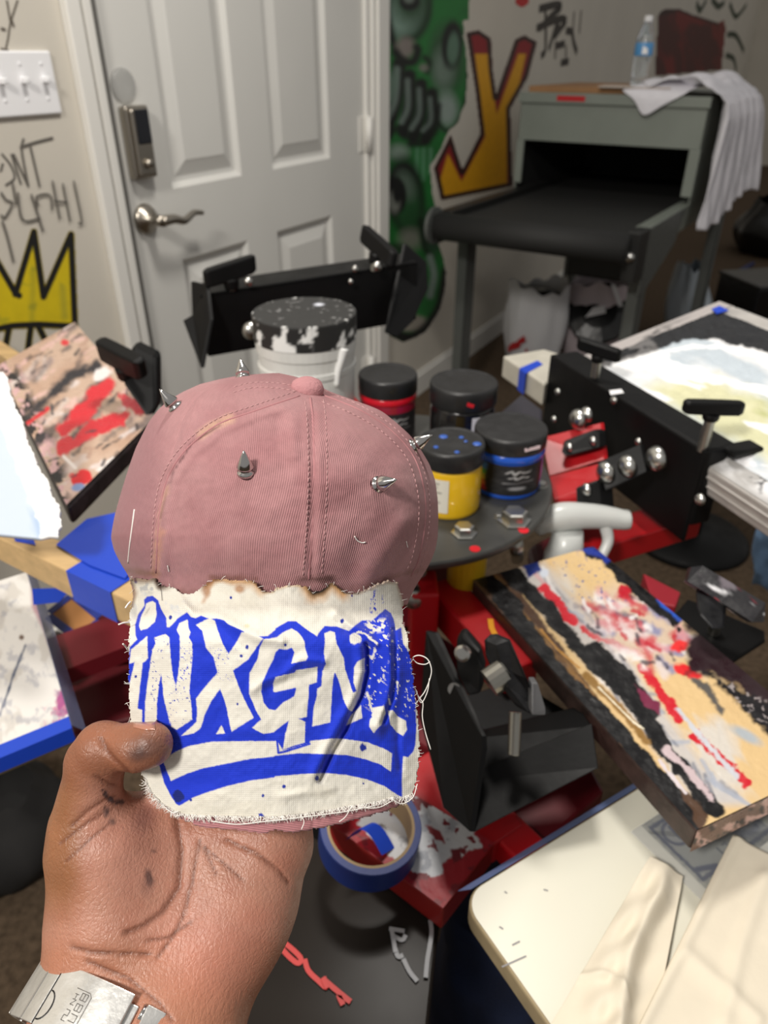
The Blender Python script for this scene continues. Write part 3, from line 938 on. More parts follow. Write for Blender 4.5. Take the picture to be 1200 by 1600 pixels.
# steel cylinder behind the cap's right edge
g0 = onz(652, 905, CH - 0.50)
obj('gas_spring', rod(g0 + UP * 0.04, g0 - UP * 0.03, 0.011, 16), M_thread, press, smooth=True)
obj('gas_spring', lathe([(0.008, -0.02), (0.013, -0.018), (0.013, 0.0), (0.010, 0.006), (0.004, 0.008)], onz(645, 935, CH - 0.5), (-0.2, -0.9, 0.2), 18), M_thread, press, smooth=True)
bar(onz(660, 890, CH - 0.49), onz(665, 930, CH - 0.49), 0.03, 0.10, M_red, 'print_arm', press)

def knob(parent, base, up, bardir, L, h, stem, m=None, name='clamp_knob'):
    """T-handle knob: tapered bar on a threaded stem"""
    m = m or M_blk
    base, up, bd = np.asarray(base, float), unit(up), unit(bardir)
    w = np.cross(up, bd)
    k0 = base + up * stem
    prof = [(-1, .55), (-.82, .95), (-.3, 1), (.3, 1), (.82, .95), (1, .55)]
    V, Fc = [], []
    for a, s in prof:
        for sx, sy in ((-1, 0), (1, 0), (1, 1), (-1, 1)):
            V.append(k0 + bd * a * L / 2 + w * sx * L * 0.11 * s + up * (sy * h * (0.55 + 0.45 * s) + (1 - s) * h * 0.3))
    for i in range(len(prof) - 1):
        for q in range(4):
            Fc.append((i * 4 + q, i * 4 + (q + 1) % 4, i * 4 + 4 + (q + 1) % 4, i * 4 + 4 + q))
    Fc += [(0, 1, 2, 3), (23, 22, 21, 20)]
    hub = lathe([(L * 0.13, -h * 0.5), (L * 0.15, h * 0.1)], k0, up, 14)
    kb = obj(name, join((np.array(V), Fc), hub), m, parent, bevel=0.003)
    n = int(stem / 0.002) + 2
    pr = []
    for i in range(n):
        pr += [(0.0052, i * 0.002), (0.0062, i * 0.002 + 0.001)]
    st = obj('threaded_stem', lathe(pr, base - up * 0.004, up, 12), M_thread, None, smooth=True)
    return kb, st
def add_knob(clamp, base, up, bd, L, h, stem, m=None):
    kb, st = knob(clamp, base, up, bd, L, h, stem, m)
    adopt(st, clamp)
    return kb

# ---- right clamp holding the white screen
TF, TN = at(862, 553, 1.09), at(1106, 704, 0.826)
ax = unit(TN - TF)
side = unit(np.cross(UP, ax))          # towards the screen (right) or press
if side[0] < 0:
    side = -side
upn = unit(np.cross(ax, side))
if upn[2] < 0:
    upn = -upn
L_ = np.linalg.norm(TN - TF)
rc = obj('screen_clamp', join(obb((TF + TN) / 2 - UP * 0.062, ax * L_ / 2, side * 0.003, UP * 0.062), obb((TF + TN) / 2 + side * 0.022 - upn * 0.003, ax * L_ / 2, side * 0.022, upn * 0.003),
                              obb((TF + TN) / 2 + side * 0.02 - upn * 0.055, ax * L_ / 2, side * 0.020, upn * 0.003),
                              obb(TN - UP * 0.05 + side * 0.014, ax * 0.003, side * 0.014, UP * 0.05),
                              obb(TN + side * 0.045 - upn * 0.004 + ax * 0.004, ax * 0.012, side * 0.022, upn * 0.004), obb(TN + side * 0.042 - upn * 0.022, ax * 0.004, side * 0.02, upn * 0.003)), M_blk, press, bevel=0.004, label='long black clamp holding the white screen')
add_knob(rc, at(1098, 700, 0.835), upn, unit(ax * 0.2 + np.array([1, 0.1, 0])), 0.066, 0.016, 0.042)
add_knob(rc, at(930, 585, 1.0), upn, unit(at(985, 552, 0.99) - at(918, 530, 1.01)), 0.062, 0.018, 0.026)
nrm = -side
for px, py, d, s in ((905, 655, 0.965, 1.0), (918, 648, 0.97, 0.8), (948, 738, 0.895, 1.0), (982, 728, 0.885, 1.0), (1028, 716, 0.872, 1.1), (872, 612, 1.0, 0.35), (960, 625, 0.94, 0.4), (1095, 780, 0.82, 0.5), (866, 655, 0.99, 0.35), (998, 690, 0.9, 0.35)):
    b = place('clamp_bolt', dme, at(px, py, d), nrm, rc)
    b.scale = (s, s, s)
obj('link_plate', slab([at(932, 722, 0.905), at(1000, 694, 0.89), at(1010, 738, 0.88), at(945, 768, 0.895)], side * 0.006), M_blk, rc, bevel=0.003)
obj('white_scratch', slab([at(952, 610, 0.935), at(970, 608, 0.932), at(974, 614, 0.93), at(954, 617, 0.933)], nrm * -0.001), M_white, rc)
# red hinge arm joining the clamp to the press
ra = obj('hinge_arm', join(slab([at(846, 684, 0.985), at(938, 661, 0.965), at(944, 718, 0.945), at(858, 744, 0.955)], side * 0.006),
                           slab([at(858, 744, 0.955), at(944, 722, 0.945), at(948, 752, 0.92), at(866, 780, 0.92)], UP * -0.006),
                           slab([at(866, 780, 0.92), at(948, 750, 0.92), at(946, 775, 0.915), at(868, 806, 0.925)], side * 0.006)), M_red, press, bevel=0.002)
ib = obj('insert_block', slab([at(880, 688, 0.955), at(926, 671, 0.95), at(936, 674, 0.945), at(937, 700, 0.94), at(882, 714, 0.945), at(876, 706, 0.95)], side * 0.012), M_blk, ra, bevel=0.003)
for px, py, d in ((890, 699, 0.947), (927, 689, 0.943)):
    b = place('insert_bolt', dme, at(px, py, d), nrm, ra)
    b.scale = (0.45, 0.45, 0.45)
obj('hinge_block', slab([at(898, 760, 0.90), at(936, 748, 0.90), at(940, 800, 0.895), at(900, 812, 0.895)], side * 0.02), M_blk, press, bevel=0.003)
b = place('clamp_bolt', dme, at(917, 765, 0.898), nrm, press)
b.scale = (0.6, 0.6, 0.6)
# lower red arm running to the right, in the clamp's shade
bar(onz(900, 845, CH - 0.53), onz(1078, 792, CH - 0.53), 0.05, 0.035, M_red, 'print_arm', press)
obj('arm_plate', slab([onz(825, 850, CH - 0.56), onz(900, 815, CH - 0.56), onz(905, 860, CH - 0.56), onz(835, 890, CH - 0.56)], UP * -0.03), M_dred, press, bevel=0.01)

# ---- back clamp behind the white tub
A0, A1 = at(306, 452, 1.16), at(640, 402, 1.27)
axb = unit(A1 - A0)
fw = unit(np.cross(axb, UP))
if fw[1] > 0:
    fw = -fw
Lb = np.linalg.norm(A1 - A0)
cb_ = (A0 + A1) / 2
bc = obj('screen_clamp', join(obb(cb_ - UP * 0.004 + fw * 0.0, axb * Lb / 2, fw * 0.035, UP * 0.004), obb(cb_ - UP * 0.05 + fw * 0.032, axb * Lb / 2, fw * 0.003, UP * 0.05), obb(cb_ - UP * 0.096, axb * Lb / 2, fw * 0.035, UP * 0.003)), M_blk, press, bevel=0.004, label='black screen clamp in front of the door')
obj('end_plate', slab([at(298, 440, 1.15), at(322, 446, 1.13), at(328, 500, 1.12), at(314, 576, 1.125), at(286, 500, 1.15), at(300, 492, 1.15)], axb * 0.006), M_blk, bc, bevel=0.003)
obj('end_plate', slab([at(628, 380, 1.25), at(662, 410, 1.28), at(664, 452, 1.28), at(640, 505, 1.25), at(615, 528, 1.23), at(598, 520, 1.22), at(610, 470, 1.22)], axb * 0.008), M_blk, bc, bevel=0.004)
add_knob(bc, at(362, 450, 1.15), UP, unit(at(404, 415, 1.16) - at(326, 440, 1.14)), 0.085, 0.028, 0.012)
add_knob(bc, at(584, 420, 1.22), unit(UP + axb * 0.25), unit(at(628, 415, 1.2) - at(576, 368, 1.24)), 0.09, 0.028, 0.022)
for px, py, d, s in ((392, 516, 1.13, 1.0), (590, 416, 1.2, 0.6), (555, 420, 1.2, 0.4), (388, 440, 1.14, 0.5), (548, 440, 1.2, 0.3)):
    b = place('clamp_bolt', dme, at(px, py, d), fw, bc)
    b.scale = (s, s, s)
bar(onz(480, 560, CH - 0.47), onz(540, 640, CH - 0.47), 0.06, 0.04, M_red, 'print_arm', press)

# ---- left rear knob and rod beside the painted platen
lc = obj('screen_clamp', slab([at(205, 540, 0.98), at(245, 560, 0.98), at(246, 640, 0.96), at(232, 660, 0.95), at(190, 600, 0.96)], np.array([0, 0.03, 0])), M_blk, press, bevel=0.006, label='black clamp beside the red smeared platen')
add_knob(lc, at(195, 580, 0.965), unit(np.array([0.1, -0.4, 0.9])), unit(at(246, 560, 0.95) - at(166, 520, 0.99)), 0.085, 0.034, 0.006)

# ---- front clamp without a screen, near the cap's right edge
zf = CH - 0.545
fp = obj('screen_clamp', slab([onz(722, 1088, zf), onz(805, 1062, zf), onz(900, 1118, zf), onz(748, 1183, zf)], UP * -0.004), M_blk, press, bevel=0.0015, label='empty black clamp below the painted platen')
obj('side_plate', slab([at(672, 985, 0.70), at(686, 988, 0.70), at(760, 1150, 0.615), at(762, 1168, 0.612), at(742, 1300, 0.60), at(700, 1262, 0.615), at(662, 1120, 0.68)], np.array([-0.004, 0, 0])), M_blk, fp, bevel=0.002)
obj('bottom_channel', join(slab([at(690, 1225, 0.635), at(925, 1130, 0.64), at(935, 1200, 0.615), at(742, 1300, 0.60)], np.array([0, 0.003, -0.004])),
                           slab([at(774, 1205, 0.645), at(902, 1140, 0.655), at(918, 1160, 0.645), at(790, 1222, 0.635)], np.array([0, 0.002, -0.003])),
                           slab([at(680, 1160, 0.67), at(905, 1105, 0.68), at(925, 1135, 0.645), at(694, 1228, 0.635)], np.array([0, 0.004, -0.003]))), M_blk, fp, bevel=0.002)
obj('white_scratch', slab([at(826, 1198, 0.64), at(850, 1182, 0.643), at(874, 1177, 0.646), at(868, 1186, 0.645), at(838, 1199, 0.641)], np.array([0, -0.0008, 0.0008])), M_white, fp)
M_knobp = mat('smeared_knob', (22, 22, 25), 0.4, spec=0.3, var=0.5, vscale=60, rvar=0.15)
# big upright knob
kb = obj('clamp_knob', slab([at(786, 998, 0.625), at(800, 996, 0.622), at(826, 1062, 0.60), at(846, 1102, 0.595), at(846, 1118, 0.595), at(829, 1118, 0.592), at(796, 1075, 0.605), at(778, 1035, 0.618), at(775, 1008, 0.622)], np.array([-0.011, 0.010, -0.002])), M_knobp, fp, bevel=0.004)
obj('knob_facet', slab([at(831, 1068, 0.598), at(841, 1068, 0.598), at(853, 1108, 0.590), at(853, 1118, 0.590), at(831, 1118, 0.590)], np.array([-0.002, 0.008, 0])), mat('pale_facet', (92, 92, 94), 0.35), kb, bevel=0.001)  # facet lighter than the rest of the knob
obj('threaded_stem', lathe([q for i in range(22) for q in ((0.0048, i * 0.0016), (0.0056, i * 0.0016 + 0.0008))], at(803, 1180, 0.605), unit(at(806, 1095, 0.612) - at(803, 1180, 0.605)), 12), M_thread, fp, smooth=True)
obj('threaded_stem', lathe([(0.0125, 0), (0.0125, 0.016), (0.011, 0.018)], at(764, 1068, 0.618), unit(at(790, 1050, 0.62) - at(764, 1068, 0.618)), 18), M_thread, fp, smooth=False)
kb2 = obj('clamp_knob', slab([at(712, 1000, 0.67), at(724, 990, 0.67), at(748, 1020, 0.655), at(756, 1045, 0.65), at(752, 1085, 0.645), at(730, 1090, 0.645), at(712, 1050, 0.66)], np.array([0.004, 0.012, 0])), M_blk, fp, bevel=0.003)
obj('nut', lathe([(0.0075, 0), (0.0075, 0.003), (0.005, 0.004)], at(724, 1020, 0.652), (-0.5, -0.8, 0.4), 18), M_bolt, kb2, smooth=False)
obj('set_screw', lathe([(0.006, 0), (0.006, 0.006)], at(712, 1075, 0.66), (-0.3, -0.8, 0.5), 12), M_bolt, fp)

# ---- right T-handle beyond the painted platen
zt = CH - 0.52
rb = obj('platen_bracket', slab([onz(1040, 975, zt), onz(1075, 935, zt), onz(1195, 985, zt), onz(1196, 1000, zt), onz(1142, 1035, zt), onz(1090, 1010, zt)], UP * -0.006), M_blk, press, bevel=0.002)
def smear(p):
    p.fleck(0.60, (120, 112, 120), 18, 5, None, 0.08, 0.8, 30, 2, 2)
    p.fleck(0.68, (226, 226, 230), 16, 8, None, 0.05, 1, 30, 2, 2)
    p.fleck(0.74, (150, 40, 56), 12, 11, None, 0.04, 1, 30, 2, 2)
V, Fc = join(slab([at(1080, 886, 0.735), at(1098, 884, 0.735), at(1196, 942, 0.705), at(1194, 972, 0.70), at(1176, 972, 0.695), at(1074, 908, 0.73)], np.array([0.004, 0.014, -0.012])))
bmx = bmesh.new()
mex = bpy.data.meshes.new('tmp')
mex.from_pydata([tuple(v) for v in V], [], Fc)
bmx.from_mesh(mex)
bmesh.ops.triangulate(bmx, faces=bmx.faces)
bmesh.ops.subdivide_edges(bmx, edges=bmx.edges, cuts=14, use_grid_fill=True)
V = np.array([v.co[:] for v in bmx.verts])
Fc = [tuple(v.index for v in f.verts) for f in bmx.faces]
bmx.free()
u, v_, _ = proj(V)
pp = Paint(u * 1.0 + V[:, 2] * 900, v_, (38, 37, 40))
smear(pp)
pp.line([(1080, 888), (1120, 905)], 7, (240, 240, 242), 2)
obj('platen_knob', (V, Fc), M_pcol, rb, cols=pp.c, label='T-handle smeared with white and red ink')
obj('knob_post', slab([at(1086, 925, 0.725), at(1136, 942, 0.715), at(1134, 985, 0.705), at(1112, 985, 0.705), at(1090, 960, 0.715)], np.array([0.004, 0.012, 0])), M_knobp, rb, bevel=0.004)
obj('threaded_stem', lathe([q for i in range(12) for q in ((0.0055, i * 0.0016), (0.0064, i * 0.0016 + 0.0008))], onz(1114, 990, zt), UP, 12), M_thread, rb, smooth=True)
obj('red_arm_tip', slab([onz(1005, 895, CH - 0.54), onz(1064, 925, CH - 0.54), onz(1056, 948, CH - 0.54), onz(1020, 940, CH - 0.54)], UP * -0.02), mat('faded_red', (150, 36, 48), 0.4), press, bevel=0.002)

# ================================================================== PRINTED SCREEN IN THE RIGHT CLAMP
M_alu = mat('aluminium_frame', (196, 192, 188), 0.45, 0.35, var=0.12, vscale=30, rvar=0.1)
scr = thing('printing_screen', (TF + TN) / 2 + side * 0.2 - UP * 0.06, 'aluminium framed screen with white ink in the right clamp', 'screen')
s0, s1 = TF - UP * 0.022 + side * 0.004 + ax * 0.0, TN - UP * 0.022 + side * 0.004 + ax * 0.015
ext = unit(side * 1.0 + UP * 0.26 + ax * 0.02)
SLN = 0.295
fwid = 0.036
AE = 1.75                 # the frame runs on past the clamp towards the viewer
upS = unit(np.cross(ax, ext))
if upS[2] < 0:
    upS = -upS
def sp(a, b, h=0.0):
    """a along the clamp (0..1 covers the clamp), b metres away from it"""
    return s0 * (1 - a) + s1 * a + ext * b + upS * h
HB = 0.040
def frame_bar(a0, b0, a1, b1):
    ps = [sp(a0, b0), sp(a1, b0), sp(a1, b1), sp(a0, b1)]
    return obj('frame_bar', slab(ps, -upS * HB), M_alu, scr, bevel=0.003)
da = fwid / np.linalg.norm(s1 - s0)
f1 = frame_bar(0, 0, da, SLN)
f3 = frame_bar(da, SLN - fwid, AE - da, SLN)
f4 = frame_bar(AE - da, 0, AE, SLN)
f2 = frame_bar(da, 0, AE - da, fwid)
for h0, h1 in ((-0.010, -0.014), (-0.024, -0.027)):
    obj('frame_ridge', slab([sp(0.9, -0.002, h0), sp(AE, -0.002, h0), sp(AE, -0.002, h1), sp(0.9, -0.002, h1)], ext * 0.003), M_alu, f2, bevel=0.0008)
G, ga, gb = bilin([sp(da * 0.8, fwid * 0.8, 0.002), sp(da * 0.8, SLN - fwid * 0.8, 0.002), sp(AE - da, SLN - fwid * 0.8, 0.002), sp(AE - da, fwid * 0.8, 0.002)], 170, 210)
u, v_, _ = proj(G)
pp = Paint(u, v_, (226, 229, 232))
pp.fleck(0.5, (190, 202, 212), 40, 3, None, 0.12, 0.9, 25, 4)
pp.poly([(1010, 605), (1090, 585), (1200, 620), (1230, 740), (1160, 700), (1060, 640)], (214, 212, 168), 30, 12, 5, 0.9, 30)
pp.fleck(0.55, (186, 190, 130), 26, 9, pp.reg([(1030, 615), (1100, 580), (1220, 630), (1210, 700)], 30), 0.15, 0.8, 20, 3)
pp.fleck(0.56, (250, 250, 252), 18, 14, None, 0.06, 1, 15, 4)
pp.poly([(870, 560), (1130, 470), (1260, 535), (1225, 560), (1130, 532), (1075, 530), (950, 572), (900, 590)], (34, 35, 38), 3, 4, 4)
pp.fleck(0.58, (120, 118, 118), 12, 6, pp.reg([(900, 560), (1060, 515), (1060, 540), (940, 575)], 10), 0.06, 0.8, -15, 3)
pp.line([(1120, 540), (1145, 548), (1155, 552)], 7, (252, 252, 255), 3)
pp.line([(960, 570), (1080, 540), (1150, 545)], 5, (246, 248, 250), 4, 3, 6)
disp = (fbm(u, v_, 14, 5) - 0.5) * 0.004
obj('ink_covered_mesh', (G + upS * disp[:, None], grid_faces(170, 210)), M_pcol, scr, smooth=True, cols=pp.c, label='mesh covered in wet white ink')
G, ga, gb = bilin([sp(0.95, 0.002, 0.0012), sp(AE, 0.002, 0.0012), sp(AE, fwid * 0.95, 0.0012), sp(0.95, fwid * 0.95, 0.0012)], 120, 24)
u, v_, _ = proj(G)
pp = Paint(u, v_, (178, 176, 174))
pp.fleck(0.5, (240, 240, 242), 22, 3, np.clip(gb * 2, 0, 1), 0.1, 1, 30, 3)
pp.fleck(0.64, (90, 90, 92), 8, 8, np.clip(gb * 2, 0, 1), 0.05)
obj('ink_smear', (G, grid_faces(120, 24)), M_pcol, f2, smooth=True, cols=pp.c)
G, ga, gb = bilin([sp(0.01, fwid, 0.0012), sp(0.01, SLN - 0.004, 0.0012), sp(da * 0.85, SLN - 0.004, 0.0012), sp(da * 0.85, fwid, 0.0012)], 120, 16)
u, v_, _ = proj(G)
pp = Paint(u, v_, (176, 170, 168))
pp.fleck(0.46, (44, 44, 46), 16, 3, np.clip((1090 - u) / 60, 0, 1) * np.clip(gb * 1.6, 0, 1), 0.08, 1, -18, 3)
obj('ink_smear', (G, grid_faces(120, 16)), M_pcol, f1, smooth=True, cols=pp.c)
M_tape = mat('blue_tape', (22, 66, 190), 0.45, bump=0.15, bscale=90)
tq = sp(0.06, SLN - fwid * 0.9, 0.003)
obj('tape_strip', slab([tq, tq + ext * 0.014, tq + ext * 0.012 + ax * 0.022, tq + ax * 0.018 - ext * 0.006], upS * 0.001), M_tape, scr, label='scrap of blue tape')

# second, plain frame leaning behind with a blue tape tab
fz = CH - 0.42
q0, q1, q2, q3 = onz(786, 560, fz), onz(840, 545, fz), onz(900, 585, fz), onz(850, 600, fz)
sf = thing('spare_frame', (q0 + q2) / 2 - UP * 0.04, 'pale grey frame corner with blue tape behind the jars', 'frame')
ff = obj('frame_bar', slab([onz(786, 556, fz), onz(850, 545, fz), onz(900, 560, fz), onz(851, 600, fz)], UP * -0.036), mat('pale_frame', (186, 182, 170), 0.5, var=0.08), sf, bevel=0.003)
obj('tape_strip', join(slab([onz(812, 576, fz), onz(822, 584, fz), onz(848, 570, fz), onz(840, 564, fz)], UP * 0.001), slab([onz(812, 576, fz + 0.0005), onz(822, 584, fz + 0.0005), onz(822, 584, fz) - UP * 0.034, onz(812, 576, fz) - UP * 0.034], np.array([-0.0008, -0.0012, 0]))), M_tape, sf)
# dark wedge behind the blue jar
obj('arm_plate', slab([onz(775, 650, CH - 0.43), onz(815, 615, CH - 0.43), onz(848, 640, CH - 0.43), onz(846, 690, CH - 0.43), onz(800, 690, CH - 0.43)], UP * -0.02), mat('slate_plate', (48, 46, 54), 0.5), press, bevel=0.003)

# ================================================================== JARS AND TUB ON THE ROUND PLATE
def jar(name, c, r, h, lidh, body, lid, label, ring=None, spots=()):
    root = thing(name, c, label, 'jar', 'ink jars on the round press plate')
    hb = h - lidh
    obj('jar_body', lathe([(r * 0.90, 0), (r * 0.95, 0.002), (r * 0.96, 0.006), (r * 0.96, hb - 0.010), (r * 0.93, hb - 0.006), (r * 0.93, hb)], c, UP, 40), body, root, smooth=False, bevel=0)
    l = obj('lid', lathe([(r * 0.985, hb), (r, hb + 0.001), (r, h - 0.004), (r * 0.975, h - 0.001), (r * 0.94, h), (r * 0.90, h - 0.0012)], c, UP, 40), lid, root, bevel=0)
    for o in root.children:
        for p_ in o.data.polygons:
            p_.use_smooth = len(p_.vertices) == 4
    if ring is not None:
        obj('ink_ring', lathe([(r * 0.965, hb - 0.010), (r * 0.99, hb - 0.007), (r * 0.985, hb - 0.001), (r * 0.95, hb)], c, UP, 40), ring, root, smooth=True)
    return root, l
def wrap(name, root, c, r, a0, a1, z0, z1, m, n=14):
    """curved label patch on a jar, angles in degrees from the viewer's side (negative = left)"""
    base = math.atan2(-c[1], -c[0])
    V, Fc = [], []
    for i in range(n):
        a = base + math.radians(a0 + (a1 - a0) * i / (n - 1))
        for z in (z0, z1):
            V.append((c[0] + r * math.cos(a), c[1] + r * math.sin(a), c[2] + z))
    for i in range(n - 1):
        Fc.append((2 * i, 2 * i + 2, 2 * i + 3, 2 * i + 1))
    return obj(name, (V, Fc), m, root, smooth=True, fixn=False)
def wrap_paint(name, root, c, r, a0, a1, z0, z1, base, fn, nx=60, ny=30, m=None):
    b0 = math.atan2(-c[1], -c[0])
    A, Z = np.meshgrid(np.linspace(a0, a1, nx), np.linspace(z0, z1, ny))
    A, Z = A.ravel(), Z.ravel()
    an = b0 + np.radians(A)
    V = np.stack([c[0] + r * np.cos(an), c[1] + r * np.sin(an), c[2] + Z], -1)
    p = Paint((A - a0) / (a1 - a0) * 100, (z1 - Z) / (z1 - z0) * 100, base)
    fn(p)
    return obj(name, (V, grid_faces(nx, ny)), m or M_pcolm, root, smooth=True, cols=p.c, fixn=False)
M_lid = mat('black_lid', (34, 34, 35), 0.42, var=0.12, vscale=40, rvar=0.1)
M_glred = mat('red_ink_jar', (150, 26, 52), 0.2, coat=0.5)
M_glblk = mat('black_ink_jar', (22, 21, 22), 0.2, coat=0.5)
M_glblue = mat('blue_ink_jar', (34, 92, 205), 0.2, coat=0.4)
M_glyel = mat('yellow_ink_jar', (232, 186, 30), 0.25, coat=0.4)
M_lab = mat('black_label', (30, 30, 32), 0.45)
def dark_label(p):
    p.fleck(0.5, (60, 60, 60), 6, 3, None, 0.3, 0.5)
    cols = [(196, 44, 40), (226, 120, 40), (222, 200, 50), (92, 170, 70), (50, 110, 180)]
    for i, cc in enumerate(cols):
        p.line([(26 - 3 * math.sin(i * 0.7), 92 - i * 17), (25 - 3 * math.sin(i * 0.7 + 0.7), 76 - i * 17)], 8, cc, 5)
    p.line([(52, 26), (58, 18), (62, 30), (66, 20), (74, 26), (80, 22)], 2.4, (206, 206, 206), 2)
    p.line([(56, 42), (62, 38), (64, 46), (70, 38), (78, 42)], 2.4, (200, 200, 200), 2)
    p.line([(50, 58), (84, 56)], 2, (170, 170, 172), 2)
    p.blob(66, 76, 10, 6, (150, 150, 152), soft=0.4)
    p.line([(8, 40), (18, 40)], 3, (180, 180, 180), 2)
    p.line([(8, 56), (18, 56)], 3, (150, 150, 150), 2)
jb = np.array([*onz(790, 756, ZP)[:2], ZP])
r_, l_ = jar('ink_jar', jb, 0.043, 0.078, 0.020, M_glblue, M_lid, 'ink jar with bright blue ink under its black lid', M_glblue)
wrap_paint('jar_label', r_, jb, 0.0416, -78, 70, 0.007, 0.047, (30, 30, 32), dark_label)
obj('ink_smear', slab([jb + np.array([0.010, -0.041, 0.0655]), jb + np.array([0.028, -0.034, 0.0665]), jb + np.array([0.028, -0.034, 0.070]), jb + np.array([0.009, -0.041, 0.070])], (0.0005, -0.0012, 0)), mat('pink_white_ink', (236, 214, 218), 0.3), l_)
jy = np.array([*onz(700, 788, ZP)[:2], ZP])
r_, l_ = jar('ink_jar', jy, 0.038, 0.083, 0.022, M_glyel, M_lid, 'short jar of yellow ink with a blue spotted black lid')
def yl(p):
    for y in (14, 24, 40, 56, 68):
        p.line([(24, y), (24 + R.uniform(30, 60), y)], 4, (120, 118, 112), 3)
wrap_paint('jar_label', r_, jy, 0.0372, -48, 0, 0.010, 0.052, (226, 222, 208), yl, 30, 24)
for (dx, dy, s) in ((-0.008, 0.012, 0.005), (0.012, 0.010, 0.003), (-0.018, -0.014, 0.003), (0.028, -0.006, 0.005), (0.004, -0.026, 0.003), (0.016, 0.0, 0.0022)):
    obj('ink_spot', lathe([(s, 0), (s * 0.7, 0.0008)], jy + np.array([dx, dy, 0.0822]), UP, 9), mat('blue_spot', (52, 92, 176), 0.4), l_)
pk = onz(725, 597, CH - 0.36)
jk = np.array([pk[0], pk[1], ZP])
r_, l_ = jar('ink_jar', jk, 0.044, 0.092, 0.027, M_glblk, M_lid, 'jar of black ink with a red spot on its lid')
obj('ink_spot', slab([jk + np.array([0.0, -0.0435, 0.076]), jk + np.array([0.008, -0.0430, 0.073]), jk + np.array([0.010, -0.0425, 0.077]), jk + np.array([0.001, -0.0432, 0.081])], (0, -0.001, 0)), mat('red_spot2', (210, 40, 50), 0.3), l_)
wrap('jar_label', r_, jk, 0.0428, 18, 52, 0.018, 0.058, mat('pale_label', (222, 222, 228), 0.5))
pr_ = onz(606, 582, CH - 0.36)
jr = np.array([pr_[0], pr_[1], ZP])
r_, l_ = jar('ink_jar', jr, 0.0395, 0.090, 0.024, M_glred, M_lid, 'jar of red ink with dark label beside the white tub', mat('red_ink', (214, 24, 44), 0.2))
wrap_paint('jar_label', r_, jr, 0.0384, -75, 75, 0.006, 0.046, (40, 36, 38), dark_label)
# white tub
tb = np.array([*onz(487, 690, ZP)[:2], ZP])
tub = thing('ink_tub', tb, 'large white ink tub with an ink crusted black lid', 'tub')
o = obj('tub_body', lathe([(0.056, 0), (0.058, 0.004), (0.0605, 0.10), (0.0605, 0.108), (0.0625, 0.110), (0.0625, 0.116), (0.0605, 0.118), (0.061, 0.132), (0.063, 0.134), (0.0635, 0.150)], tb, UP, 48), mat('tub_white', (222, 222, 218), 0.35, var=0.05, vscale=30), tub)
def lidp(prof, n=150):
    V, Fc = [], []
    for r, h in prof:
        for k in range(n):
            t = 2 * math.pi * k / n
            V.append((tb[0] + r * math.cos(t), tb[1] + r * math.sin(t), tb[2] + h))
    for i in range(len(prof) - 1):
        for k in range(n):
            Fc.append((i * n + k, i * n + (k + 1) % n, (i + 1) * n + (k + 1) % n, (i + 1) * n + k))
    Fc.append(tuple((len(prof) - 1) * n + k for k in range(n)))
    return np.array(V), Fc
pf = [(0.0645, 0.148 + i * 0.0026) for i in range(12)] + [(0.064 - i * 0.0025, 0.1785) for i in range(25)]
V, Fc = lidp(pf)
an = np.arctan2(V[:, 1] - tb[1], V[:, 0] - tb[0]) * 60
rad = np.hypot(V[:, 0] - tb[0], V[:, 1] - tb[1])
pp = Paint(an, (V[:, 2] - tb[2]) * 1000, (36, 36, 36))
m1 = fbm(an, (V[:, 2]) * 900, 10, 4)
rim = rad > 0.0615
lowr = np.clip((0.172 - (V[:, 2] - tb[2])) / 0.016, 0, 1)
pp.mix(np.where(rim, np.clip((m1 - 0.66 + 0.16 * lowr) / 0.04, 0, 1), 0), (240, 240, 238))
pp.mix(np.where(rim & (V[:, 2] - tb[2] > 0.174), np.clip((m1 - 0.60) / 0.04, 0, 1), 0), (226, 226, 224))
pp.mix(np.clip(1.4 - np.hypot(V[:, 0] - tb[0] - 0.016, V[:, 1] - tb[1] - 0.030) / 0.006, 0, 1), (225, 228, 240))
m2 = fbm(V[:, 0] * 1000, V[:, 1] * 1000, 6, 9)
pp.mix(np.clip((m2 - 0.74) / 0.03, 0, 1) * 0.7, (150, 150, 150))
obj('tub_lid', (V, Fc), M_pcolm, tub, cols=pp.c, label='black lid crusted with white ink')
obj('ink_drip', tube(spline([tb + np.array([0.05, -0.041, 0.146]), tb + np.array([0.047, -0.043, 0.135]), tb + np.array([0.042, -0.046, 0.118]), tb + np.array([0.040, -0.0475, 0.10])], 14), np.linspace(0.006, 0.003, 14), 8), mat('wet_white_ink', (244, 244, 242), 0.25), tub, smooth=True)

# ================================================================== PLATENS, LEFT SCREEN, BOARDS
M_wood = mat('pine_wood', (196, 164, 116), 0.6, var=0.16, vscale=14, stretch=(1, 6, 6), bump=0.15, bscale=80)
M_tan = mat('mdf_edge', (150, 134, 104), 0.7, var=0.15, vscale=40)
def quad_slab(c, th, m, name, parent, bev=0.002):
    c = [np.asarray(p, float) for p in c]
    return obj(name, slab(c, np.array([0, 0, -th])), m, parent, bevel=bev)
def painted_top(name, parent, c, nx, ny, base, fn, disp=0.0, m=None, lift=0.001, ds=10, label=None):
    G, a, b = bilin(c, nx, ny)
    u, v_, _ = proj(G)
    p = Paint(u, v_, base)
    fn(p, a, b)
    hgt = (fbm(u, v_, ds, 21) - 0.4) * disp
    edge = np.minimum(np.minimum(a, 1 - a), np.minimum(b, 1 - b))
    hgt = hgt * np.clip(edge * 20, 0, 1)
    G = G + UP * (lift + hgt)[:, None]
    return obj(name, (G, grid_faces(nx, ny)), m or M_pcol, parent, smooth=True, cols=p.c, label=label, fixn=False)

